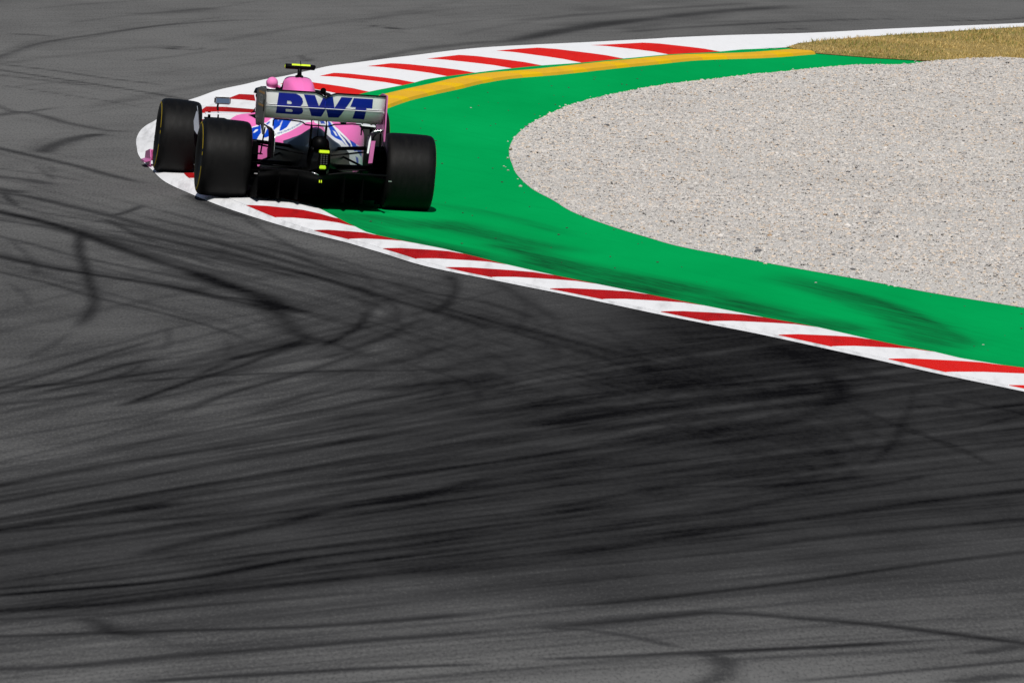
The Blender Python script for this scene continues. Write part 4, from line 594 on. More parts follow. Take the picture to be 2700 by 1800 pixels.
([(-2.44,68.39),(-1.81,70.65),(-1.26,72.44),(-0.59,75.15),(-0.23,76.73),(-0.22,77.95),(-0.40,79.21),(-0.97,81.05),(-1.43,82.25),(-1.90,83.49)],0.05,0.25),
([(-1.28,68.96),(-0.13,72.12),(0.88,74.67),(1.44,76.74),(1.73,77.93),(1.77,78.85),(1.66,79.79),(1.28,81.14),(0.20,84.15),(-0.97,87.38)],0.05,0.30),
([(0.70,70.21),(1.17,71.83),(1.56,73.09),(2.13,75.10),(2.42,76.25),(2.47,77.14),(2.37,78.05),(2.01,79.36),(1.80,79.99),(1.59,80.63)],0.05,0.25),
([(-2.77,75.59),(-1.78,79.07),(-0.90,81.89),(-0.56,83.41),(-0.40,84.26),(-0.37,84.93),(-0.47,85.60),(-0.74,86.55),(-1.23,88.08),(-1.73,89.66)],0.05,0.24),
([(-1.74,72.48),(-0.90,74.77),(-0.17,76.59),(0.41,78.92),(0.71,80.26),(0.74,81.30),(0.60,82.36),(0.17,83.89),(-0.41,85.63),(-1.02,87.44)],0.05,0.29),
([(-1.04,63.12),(-0.04,66.16),(0.85,68.62),(1.67,71.43),(2.11,73.08),(2.17,74.36),(2.01,75.68),(1.45,77.62),(1.05,78.85),(0.65,80.11)],0.05,0.21),
([(-0.56,71.21),(0.09,73.43),(0.66,75.18),(1.16,77.08),(1.42,78.16),(1.46,79.00),(1.35,79.85),(1.01,81.08),(0.09,83.80),(-0.88,86.70)],0.05,0.28),
([(-4.39,67.92),(-3.76,70.74),(-2.71,75.38),(-1.73,79.25),(-0.95,82.80),(-0.53,84.90),(-0.51,86.53),(-0.75,88.23),(-1.44,90.73),(-2.45,93.94),(-3.54,97.39)],0.05,0.21),
([(-0.83,69.58),(-0.09,71.97),(0.55,73.86),(1.23,76.41),(1.59,77.89),(1.64,79.03),(1.49,80.21),(1.02,81.92),(0.48,83.39),(-0.07,84.91)],0.05,0.25),
([(-1.09,64.89),(-0.29,67.13),(0.40,68.90),(1.10,71.35),(1.47,72.78),(1.52,73.88),(1.37,75.02),(0.87,76.67),(-0.02,79.13),(-0.97,81.75)],0.05,0.28),
([(-1.35,69.31),(-0.51,71.87),(0.23,73.91),(0.96,76.69),(1.35,78.32),(1.39,79.58),(1.23,80.88),(0.70,82.78),(0.06,84.69),(-0.62,86.70)],0.05,0.18),
([(-1.85,68.45),(-0.62,72.47),(0.50,75.77),(0.96,77.56),(1.20,78.58),(1.23,79.36),(1.13,80.16),(0.81,81.31),(0.36,82.81),(-0.10,84.36)],0.05,0.20),
([(-2.05,72.81),(-1.44,74.92),(-0.92,76.57),(-0.16,79.75),(0.25,81.63),(0.28,83.08),(0.08,84.59),(-0.54,86.80),(-1.28,89.03),(-2.05,91.38)],0.07,0.22),
([(-0.62,70.21),(0.07,72.51),(0.67,74.33),(1.05,75.76),(1.24,76.57),(1.27,77.20),(1.19,77.83),(0.93,78.73),(-0.10,81.61),(-1.20,84.71)],0.05,0.22),
([(-4.35,72.59),(-3.65,75.58),(-2.52,80.45),(-1.47,84.51),(-1.09,86.31),(-0.91,87.32),(-0.89,88.11),(-1.00,88.91),(-1.32,90.05),(-2.17,92.60),(-3.07,95.29)],0.05,0.16),
([(-0.95,67.57),(0.05,71.31),(0.95,74.37),(1.32,75.72),(1.49,76.48),(1.53,77.07),(1.45,77.67),(1.21,78.51),(0.59,80.45),(-0.06,82.48)],0.05,0.26),
([(-1.70,69.70),(-0.89,71.83),(-0.18,73.53),(0.64,76.73),(1.09,78.61),(1.14,80.08),(0.94,81.61),(0.31,83.84),(-0.73,86.92),(-1.85,90.22)],0.07,0.18),
([(0.03,67.52),(0.59,69.47),(1.08,70.99),(1.82,73.57),(2.22,75.08),(2.27,76.25),(2.13,77.45),(1.64,79.21),(0.94,81.45),(0.21,83.82)],0.06,0.21),
([(0.52,70.40),(1.07,72.32),(1.54,73.82),(2.13,75.90),(2.43,77.09),(2.48,78.02),(2.37,78.96),(2.01,80.32),(1.14,83.28),(0.22,86.47)],0.06,0.28),
([(-1.06,63.72),(0.22,67.94),(1.40,71.46),(1.96,73.42),(2.25,74.53),(2.30,75.40),(2.19,76.28),(1.83,77.55),(1.58,78.35),(1.32,79.16)],0.06,0.25),
([(-0.11,65.86),(0.67,67.86),(1.34,69.44),(1.89,71.33),(2.18,72.41),(2.23,73.25),(2.12,74.10),(1.77,75.33),(1.14,77.26),(0.49,79.29)],0.05,0.24),
([(-0.58,72.43),(0.27,75.09),(1.02,77.21),(1.40,78.67),(1.58,79.48),(1.62,80.12),(1.54,80.76),(1.29,81.68),(0.25,84.84),(-0.86,88.27)],0.07,0.28),
([(-2.58,72.69),(-1.69,75.62),(-0.89,77.96),(-0.55,79.44),(-0.38,80.26),(-0.36,80.91),(-0.45,81.55),(-0.73,82.48),(-1.23,83.86),(-1.76,85.29)],0.05,0.22),
([(-0.05,68.47),(0.64,70.33),(1.24,71.80),(1.66,73.29),(1.88,74.14),(1.92,74.80),(1.83,75.46),(1.56,76.41),(0.99,78.01),(0.40,79.69)],0.05,0.13),
([(-0.57,66.53),(0.20,68.93),(0.88,70.84),(1.73,73.86),(2.20,75.65),(2.26,77.03),(2.09,78.47),(1.51,80.58),(0.80,82.75),(0.05,85.04)],0.05,0.13),
([(-2.34,70.05),(-1.51,72.77),(-0.78,74.94),(-0.28,76.97),(-0.03,78.13),(-0.00,79.02),(-0.13,79.94),(-0.53,81.25),(-0.99,82.47),(-1.47,83.72)],0.07,0.20),
([(-1.52,73.92),(-0.85,76.32),(-0.27,78.21),(0.23,80.25),(0.48,81.42),(0.51,82.32),(0.39,83.24),(0.01,84.56),(-1.15,87.82),(-2.41,91.34)],0.05,0.14),
([(-2.60,67.87),(-1.46,71.60),(-0.43,74.65),(0.07,76.66),(0.33,77.81),(0.36,78.70),(0.23,79.60),(-0.15,80.90),(-0.56,82.00),(-0.98,83.13)],0.05,0.20),
([(-1.62,73.49),(-0.90,75.68),(-0.27,77.40),(0.28,79.67),(0.57,80.98),(0.60,81.99),(0.46,83.02),(0.04,84.52),(-0.41,85.95),(-0.88,87.42)],0.07,0.18),
([(-2.50,70.49),(-1.44,74.80),(-0.46,78.35),(0.05,80.50),(0.31,81.73),(0.34,82.69),(0.21,83.66),(-0.18,85.06),(-0.79,86.92),(-1.43,88.86)],0.05,0.28),
([(-4.61,70.78),(-3.97,73.93),(-3.05,78.36),(-2.21,82.01),(-1.51,85.38),(-1.14,87.36),(-1.13,88.90),(-1.36,90.49),(-2.01,92.82),(-2.61,94.86),(-3.23,96.99)],0.05,0.25),
([(-4.24,64.93),(-3.60,67.03),(-2.40,70.94),(-1.31,74.17),(-0.61,77.06),(-0.24,78.75),(-0.22,80.06),(-0.42,81.41),(-1.01,83.39),(-2.17,86.90),(-3.43,90.73)],0.07,0.17),
([(-1.74,67.96),(-0.55,70.99),(0.50,73.45),(1.29,76.42),(1.73,78.17),(1.78,79.52),(1.61,80.92),(1.05,82.97),(0.78,83.86),(0.51,84.76)],0.05,0.24),
([(-0.91,70.17),(-0.23,72.24),(0.35,73.86),(0.87,75.83),(1.14,76.96),(1.17,77.83),(1.06,78.72),(0.69,80.00),(-0.37,82.93),(-1.50,86.09)],0.05,0.29),
([(-2.63,73.94),(-1.97,76.06),(-1.39,77.72),(-0.88,79.95),(-0.62,81.23),(-0.60,82.23),(-0.75,83.24),(-1.18,84.71),(-2.24,87.49),(-3.37,90.45)],0.05,0.28),
([(-2.88,71.41),(-1.59,75.09),(-0.43,78.11),(-0.00,79.90),(0.21,80.91),(0.23,81.69),(0.13,82.49),(-0.20,83.63),(-0.52,84.56),(-0.84,85.52)],0.08,0.14),
([(-3.19,75.14),(-2.47,77.69),(-1.84,79.71),(-1.21,82.61),(-0.87,84.30),(-0.87,85.61),(-1.06,86.97),(-1.62,88.93),(-2.19,90.51),(-2.77,92.14)],0.05,0.19),
([(-2.96,78.12),(-2.45,79.91),(-2.01,81.30),(-1.35,84.41),(-1.00,86.23),(-1.00,87.65),(-1.20,89.11),(-1.80,91.24),(-2.55,93.55),(-3.35,95.98)],0.05,0.17),
([(-2.38,68.69),(-1.23,72.60),(-0.18,75.82),(0.54,78.72),(0.93,80.41),(0.97,81.72),(0.80,83.08),(0.25,85.06),(-0.11,86.11),(-0.48,87.18)],0.05,0.11),
([(-1.79,72.52),(-1.36,73.82),(-0.99,74.83),(-0.18,78.19),(0.27,80.17),(0.30,81.72),(0.08,83.33),(-0.59,85.69),(-1.80,89.04),(-3.10,92.66)],0.05,0.12),
([(-2.30,67.18),(-1.40,70.56),(-0.58,73.30),(0.24,76.52),(0.69,78.43),(0.72,79.90),(0.52,81.44),(-0.13,83.70),(-0.85,85.86),(-1.62,88.13)],0.07,0.11),
([(-1.85,70.46),(-0.80,73.26),(0.13,75.51),(0.89,78.51),(1.31,80.26),(1.35,81.63),(1.18,83.04),(0.62,85.10),(0.27,86.07),(-0.07,87.06)],0.05,0.26),
([(-2.69,76.80),(-2.13,79.26),(-1.64,81.19),(-1.19,83.29),(-0.96,84.48),(-0.95,85.41),(-1.08,86.36),(-1.48,87.71),(-2.58,91.01),(-3.76,94.56)],0.05,0.19),
([(-1.39,65.52),(-0.28,69.57),(0.73,72.91),(1.17,74.52),(1.39,75.43),(1.42,76.14),(1.33,76.86),(1.03,77.88),(0.67,78.82),(0.31,79.78)],0.05,0.21),
([(-2.37,69.74),(-1.83,71.68),(-1.36,73.19),(-0.58,76.40),(-0.15,78.30),(-0.13,79.77),(-0.35,81.30),(-1.02,83.55),(-1.81,85.76),(-2.65,88.10)],0.05,0.18),
([(-0.17,67.77),(0.48,69.60),(1.04,71.03),(1.66,73.21),(1.99,74.47),(2.04,75.44),(1.91,76.43),(1.50,77.87),(0.99,79.51),(0.46,81.22)],0.05,0.15),
([(-2.21,74.83),(-1.32,78.50),(-0.51,81.46),(-0.06,83.41),(0.16,84.52),(0.18,85.38),(0.07,86.25),(-0.27,87.50),(-1.31,90.63),(-2.42,94.00)],0.05,0.18),
([(-2.63,76.58),(-2.13,78.51),(-1.70,80.02),(-1.17,82.44),(-0.90,83.83),(-0.89,84.92),(-1.05,86.02),(-1.51,87.61),(-1.87,88.65),(-2.24,89.71)],0.05,0.20),
([(-2.73,70.43),(-1.77,74.02),(-0.89,76.93),(-0.19,79.88),(0.18,81.60),(0.21,82.94),(0.02,84.32),(-0.54,86.34),(-0.93,87.61),(-1.33,88.92)],0.05,0.20),
([(-3.04,76.60),(-2.03,79.95),(-1.14,82.65),(-0.76,84.36),(-0.58,85.33),(-0.56,86.08),(-0.66,86.84),(-0.97,87.93),(-1.42,89.42),(-1.89,90.96)],0.08,0.20),
([(-5.18,71.16),(-4.48,73.33),(-3.26,77.15),(-2.15,80.30),(-1.45,83.59),(-1.08,85.52),(-1.08,87.02),(-1.30,88.58),(-1.94,90.86),(-2.64,93.12),(-3.38,95.49)],0.08,0.29),
([(-4.68,66.02),(-4.04,68.04),(-2.99,71.31),(-2.05,73.96),(-1.35,76.98),(-0.98,78.76),(-0.97,80.13),(-1.19,81.56),(-1.83,83.65),(-2.07,84.32),(-2.31,85.01)],0.05,0.24),
([(-1.69,70.88),(-0.83,73.42),(-0.07,75.44),(0.76,78.69),(1.20,80.62),(1.25,82.11),(1.06,83.66),(0.44,85.94),(-0.52,88.77),(-1.55,91.79)],0.05,0.22),
([(-2.28,67.87),(-1.07,72.39),(0.04,76.15),(0.64,78.51),(0.95,79.87),(0.98,80.93),(0.85,82.00),(0.41,83.56),(-0.13,85.22),(-0.70,86.95)],0.05,0.17),
([(-2.47,66.30),(-1.41,70.34),(-0.45,73.67),(-0.03,75.33),(0.18,76.27),(0.21,77.00),(0.10,77.73),(-0.22,78.79),(-0.85,80.52),(-1.51,82.34)],0.05,0.24),
([(-0.94,71.02),(-0.34,72.63),(0.16,73.88),(1.00,77.09),(1.46,78.98),(1.51,80.45),(1.32,81.98),(0.71,84.22),(-0.11,86.89),(-0.98,89.74)],0.05,0.16),
([(-0.58,70.11),(-0.08,71.48),(0.34,72.54),(1.11,75.41),(1.53,77.10),(1.57,78.40),(1.41,79.75),(0.85,81.72),(-0.17,84.72),(-1.27,87.95)],0.05,0.13),
([(-0.56,64.36),(0.27,66.91),(1.01,68.94),(1.62,71.01),(1.94,72.21),(1.98,73.13),(1.86,74.07),(1.45,75.44),(0.89,77.19),(0.30,79.03)],0.05,0.25),
([(-3.17,79.49),(-2.42,82.64),(-1.76,85.14),(-1.36,87.09),(-1.17,88.19),(-1.15,89.05),(-1.27,89.92),(-1.62,91.16),(-2.50,93.68),(-3.43,96.35)],0.05,0.22),
([(-3.88,98.46),(-3.08,96.36),(-2.31,94.34),(-1.58,92.41)],0.07,0.20),
([(-3.25,90.68),(-2.24,87.89),(-1.29,85.26),(-0.39,82.79)],0.05,0.12),
([(-4.24,94.06),(-3.13,91.00),(-2.08,88.13),(-1.10,85.43)],0.11,0.12),
([(-5.38,90.67),(-4.22,88.64),(-3.83,87.96),(-3.44,87.29),(-3.06,86.63)],0.10,0.20),
([(-5.27,89.84),(-4.12,87.91),(-3.72,87.24),(-3.33,86.58),(-2.94,85.93)],0.16,0.15),
([(-3.76,94.16),(-3.19,92.65),(-2.64,91.19),(-2.11,89.77)],0.08,0.14),
([(-5.95,102.98),(-4.51,98.16),(-3.61,95.18),(-2.78,92.38),(-1.98,89.74)],0.10,0.12),
([(-2.90,97.63),(-2.02,95.11),(-1.19,92.71),(-0.39,90.43)],0.08,0.27),
([(-3.60,86.36),(-2.65,83.69),(-1.75,81.17),(-0.90,78.81)],0.06,0.13),
([(-3.68,92.95),(-2.48,89.43),(-1.38,86.16),(-0.35,83.13)],0.05,0.27),
([(-2.72,87.63),(-1.42,84.35),(-0.20,81.30),(0.93,78.47)],0.05,0.12),
([(-3.34,90.91),(-2.14,87.27),(-1.04,83.92),(-0.01,80.81)],0.05,0.26),
([(-3.80,95.73),(-2.71,92.52),(-1.69,89.52),(-0.74,86.70)],0.07,0.14),
([(-3.82,90.25),(-3.09,88.22),(-2.40,86.28),(-1.73,84.43)],0.10,0.27),
([(-3.06,97.57),(-2.55,96.20),(-2.06,94.86),(-1.58,93.56)],0.13,0.16),
([(-3.45,91.24),(-2.86,90.08),(-2.30,88.95),(-1.74,87.84)],0.15,0.27),
([(-2.83,89.05),(-2.09,87.37),(-1.38,85.75),(-0.69,84.19)],0.08,0.11),
([(-3.77,88.68),(-2.77,86.88),(-1.81,85.14),(-0.89,83.48)],0.06,0.27),
([(-3.24,95.51),(-2.59,93.93),(-1.96,92.40),(-1.35,90.91)],0.14,0.29),
([(-3.29,90.19),(-2.93,89.15),(-2.58,88.13),(-2.23,87.14)],0.05,0.12),
([(-4.29,95.71),(-3.40,92.86),(-2.57,90.18),(-1.78,87.65)],0.10,0.22),
([(-3.27,88.75),(-2.35,86.32),(-1.49,84.01),(-0.66,81.83)],0.11,0.22),
([(-2.91,92.20),(-2.48,90.99),(-2.07,89.81),(-1.66,88.66)],0.07,0.12),
([(-3.98,94.68),(-2.93,91.57),(-1.95,88.65),(-1.03,85.92)],0.11,0.21),
([(-3.18,95.09),(-2.06,91.70),(-1.02,88.54),(-0.05,85.58)],0.11,0.12),
([(-4.03,93.51),(-3.46,91.95),(-2.91,90.45),(-2.37,88.99)],0.07,0.12),
([(-3.49,90.77),(-2.36,87.22),(-1.31,83.94),(-0.34,80.89)],0.05,0.20),
([(-5.91,97.36),(-4.64,94.69),(-3.52,92.36),(-2.45,90.14),(-1.44,88.02)],0.15,0.23),
([(-5.88,100.16),(-4.56,97.11),(-3.79,95.34),(-3.05,93.63),(-2.33,91.98)],0.15,0.26),
([(-2.96,95.17),(-1.96,91.78),(-1.03,88.63),(-0.17,85.68)],0.05,0.27),
([(-2.96,94.53),(-1.86,90.83),(-0.84,87.40),(0.10,84.22)],0.05,0.30),
([(-3.61,88.74),(-2.54,86.60),(-1.52,84.56),(-0.55,82.61)],0.14,0.14),
([(-5.71,99.36),(-4.34,95.13),(-3.02,91.04),(-1.81,87.29),(-0.69,83.83)],0.05,0.25),
([(-4.40,97.63),(-3.51,95.24),(-2.65,92.97),(-1.84,90.80)],0.06,0.29),
([(-3.07,93.13),(-1.67,89.28),(-0.38,85.73),(0.81,82.46)],0.11,0.29),
([(-3.11,91.88),(-2.17,89.34),(-1.29,86.94),(-0.45,84.66)],0.05,0.18),
([(-2.69,88.63),(-2.28,87.85),(-1.87,87.09),(-1.47,86.34)],0.06,0.13),
([(-4.16,92.21),(-2.73,87.71),(-1.43,83.63),(-0.25,79.91)],0.05,0.13),
([(-4.06,91.99),(-3.22,90.29),(-2.41,88.64),(-1.62,87.05)],0.15,0.12),
([(-6.04,100.26),(-4.70,97.14),(-3.49,94.32),(-2.35,91.65),(-1.27,89.13)],0.05,0.11),
([(-3.73,94.94),(-2.30,92.24),(-0.94,89.69),(0.35,87.27)],0.17,0.19),
([(-5.96,103.77),(-4.54,99.51),(-3.77,97.22),(-3.04,95.04),(-2.34,92.95)],0.05,0.26),
([(-3.59,86.56),(-2.73,84.78),(-1.91,83.08),(-1.11,81.44)],0.05,0.14),
([(-3.00,94.94),(-1.99,92.81),(-1.02,90.76),(-0.09,88.81)],0.08,0.27),
([(-4.23,94.58),(-3.51,92.94),(-2.81,91.36),(-2.13,89.83)],0.09,0.19),
([(-2.81,95.10),(-2.46,94.23),(-2.11,93.37),(-1.78,92.52)],0.08,0.17),
([(-5.58,93.20),(-4.30,89.43),(-3.45,86.96),(-2.66,84.62),(-1.90,82.41)],0.05,0.25),
([(-3.41,99.39),(-2.32,95.94),(-1.30,92.71),(-0.34,89.70)],0.07,0.22),
([(-3.01,88.90),(-1.83,86.47),(-0.72,84.17),(0.34,81.99)],0.09,0.28),
([(-5.79,98.17),(-4.47,94.78),(-4.00,93.58),(-3.55,92.42),(-3.11,91.28)],0.06,0.13),
([(-0.71,128.16),(0.10,130.36),(0.95,132.32),(1.81,134.24)],0.15,0.09),
([(-1.02,117.09),(-0.29,121.41),(0.49,125.08),(1.32,128.68)],0.17,0.13),
([(-1.04,114.15),(-0.48,117.42),(0.12,120.15),(0.74,122.79)],0.26,0.11),
([(-1.92,139.83),(-0.89,147.08),(0.25,153.41),(1.50,159.79)],0.13,0.15),
([(-3.92,135.09),(-3.20,139.74),(-2.41,143.71),(-1.57,147.61)],0.09,0.11),
([(-3.48,119.54),(-3.01,122.70),(-2.51,125.33),(-1.97,127.87)],0.11,0.13),
([(-1.90,121.61),(-0.84,128.62),(0.36,134.77),(1.67,141.02)],0.11,0.15),
([(-1.97,114.54),(-1.56,116.86),(-1.13,118.78),(-0.69,120.61)],0.27,0.18),
([(-6.88,112.76),(-5.84,118.07),(-5.19,121.37),(-4.48,124.18),(-3.73,126.94)],0.22,0.14),
([(-1.88,131.17),(-1.11,134.91),(-0.29,138.11),(0.56,141.25)],0.15,0.14),
([(-3.08,112.76),(-2.17,116.48),(-1.19,119.71),(-0.16,122.91)],0.23,0.07),
([(-4.53,109.77),(-3.93,112.72),(-3.28,115.23),(-2.59,117.67)],0.08,0.13),
([(-5.88,132.83),(-5.35,134.92),(-4.80,136.72),(-4.22,138.48)],0.13,0.19),
([(-4.32,117.62),(-3.71,120.14),(-3.06,122.30),(-2.39,124.39)],0.40,0.07),
([(-2.84,119.41),(-2.47,121.49),(-2.08,123.21),(-1.68,124.85)],0.19,0.10),
([(-2.28,117.36),(-1.51,121.06),(-0.68,124.24),(0.19,127.35)],0.13,0.07),
([(-0.41,117.08),(0.48,120.59),(1.42,123.61),(2.41,126.58)],0.23,0.17),
([(-6.44,109.65),(-5.38,114.23),(-5.04,115.74),(-4.67,117.00),(-4.29,118.21)],0.09,0.18),
([(-0.92,131.95),(-0.39,135.38),(0.17,138.25),(0.76,141.01)],0.19,0.15),
([(1.07,119.84),(2.09,125.91),(3.19,131.16),(4.37,136.42)],0.07,0.07),
([(1.40,129.07),(2.46,133.86),(3.58,138.01),(4.76,142.11)],0.14,0.15),
([(-0.01,128.74),(1.28,133.07),(2.64,136.93),(4.08,140.78)],0.19,0.14),
([(-0.05,115.82),(1.02,121.79),(2.18,126.99),(3.44,132.21)],0.27,0.10),
([(-2.69,110.88),(-1.85,114.64),(-0.95,117.87),(0.00,121.06)],0.08,0.07),
([(-5.36,129.48),(-4.73,132.58),(-4.04,135.25),(-3.33,137.85)],0.11,0.19),
([(-1.25,115.51),(-0.78,117.53),(-0.30,119.22),(0.20,120.84)],0.08,0.13),
([(-0.39,125.73),(0.26,128.47),(0.92,130.80),(1.61,133.06)],0.10,0.09),
([(-4.43,111.13),(-3.71,115.62),(-2.90,119.48),(-2.03,123.29)],0.28,0.20),
([(-2.26,132.79),(-1.27,139.91),(-0.17,146.13),(1.03,152.39)],0.20,0.08),
([(0.36,140.31),(1.49,144.83),(2.67,148.80),(3.92,152.74)],0.50,0.15),
([(1.82,147.42),(2.85,153.20),(3.94,158.19),(5.10,163.12)],0.25,0.09),
([(0.16,136.14),(0.72,137.78),(1.28,139.22),(1.86,140.61)],0.60,0.19),
([(-0.76,124.45),(0.24,130.17),(1.33,135.13),(2.50,140.08)],0.12,0.08),
([(1.70,124.03),(2.52,128.65),(3.38,132.56),(4.28,136.40)],0.28,0.09),
([(-4.18,112.97),(-3.58,115.18),(-2.95,117.08),(-2.30,118.92)],0.15,0.14),
([(-3.86,128.14),(-2.89,132.97),(-1.82,137.19),(-0.68,141.39)],0.16,0.07),
([(-2.87,126.81),(-1.77,133.90),(-0.52,140.15),(0.84,146.50)],0.08,0.08),
([(-5.07,125.45),(-4.56,128.99),(-4.00,131.96),(-3.41,134.85)],0.08,0.19),
([(1.04,135.92),(1.57,138.78),(2.12,141.15),(2.68,143.44)],0.35,0.16),
([(-3.74,126.03),(-2.77,131.68),(-1.70,136.62),(-0.53,141.55)],0.22,0.19)]
GREEN_MARKS=[
([(0.11,92.56),(0.58,91.29),(1.04,90.28),(1.34,89.39)],0.97,0.40),
([(0.66,90.41),(0.93,89.49),(1.21,89.05)],0.72,0.47),
([(0.42,91.63),(1.20,90.65),(1.78,88.64),(2.21,87.25),(2.63,86.11)],0.72,0.24),
([(1.49,89.06),(1.78,88.42),(2.07,87.78)],0.63,0.33),
([(2.21,87.25),(2.43,87.00),(2.60,86.30)],0.57,0.38),
([(2.01,92.54),(2.37,91.20),(2.72,89.66),(2.98,88.11),(3.13,85.90),(3.24,84.77)],0.50,0.40),
([(2.22,91.30),(2.74,90.36),(3.13,88.23),(3.37,86.51),(3.47,84.95)],0.27,0.28),
([(-1.44,97.24),(-1.16,96.83),(-0.73,95.66)],0.66,0.33),
([(-0.75,97.22),(-0.18,95.29),(0.36,93.86)],0.77,0.33),
([(-0.18,94.43),(0.23,92.70),(0.42,91.26)],0.60,0.43),
([(-1.26,94.94),(-0.71,93.94),(-0.17,92.34)],0.31,0.33),
([(-0.92,99.63),(-0.20,98.43),(0.43,96.08)],0.32,0.19)]
BASE_X=[-8.0, -6.4, -4.8, -3.2, -1.6, -0.0, 1.6, 3.2, 4.8, 6.4, 8.0]
BASE_Y=[56, 59, 62, 65, 68, 71, 74, 77, 80, 85, 90, 95, 100, 105, 110, 122, 134, 146, 158]
BASE=[[38, 24, 10, 5, 0, 0, 2, 7, 7, 7, 7], [64, 57, 51, 41, 23, 7, 1, 7, 7, 7, 7], [66, 67, 69, 64, 54, 38, 22, 20, 13, 7, 7], [50, 59, 65, 66, 65, 67, 52, 39, 33, 27, 21], [34, 35, 44, 52, 60, 75, 69, 55, 50, 44, 39], [39, 37, 35, 33, 46, 76, 77, 69, 65, 60, 55], [41, 40, 40, 38, 40, 73, 79, 69, 68, 69, 69], [41, 41, 41, 39, 38, 67, 86, 74, 69, 68, 68], [38, 40, 41, 40, 39, 64, 91, 82, 75, 73, 70], [32, 34, 36, 36, 36, 58, 93, 88, 80, 79, 78], [24, 26, 29, 29, 30, 47, 82, 86, 82, 82, 82], [19, 21, 22, 22, 23, 35, 68, 77, 79, 83, 82], [12, 15, 17, 16, 18, 27, 52, 64, 68, 71, 74], [4, 7, 10, 11, 13, 21, 33, 41, 48, 55, 61], [4, 3, 3, 7, 9, 13, 22, 24, 26, 33, 40], [10, 9, 5, 3, 3, 6, 17, 15, 14, 15, 17], [14, 14, 9, 6, 7, 10, 19, 18, 14, 12, 12], [14, 13, 9, 8, 11, 14, 14, 13, 12, 9, 10], [14, 12, 8, 8, 11, 14, 14, 13, 11, 9, 8]]
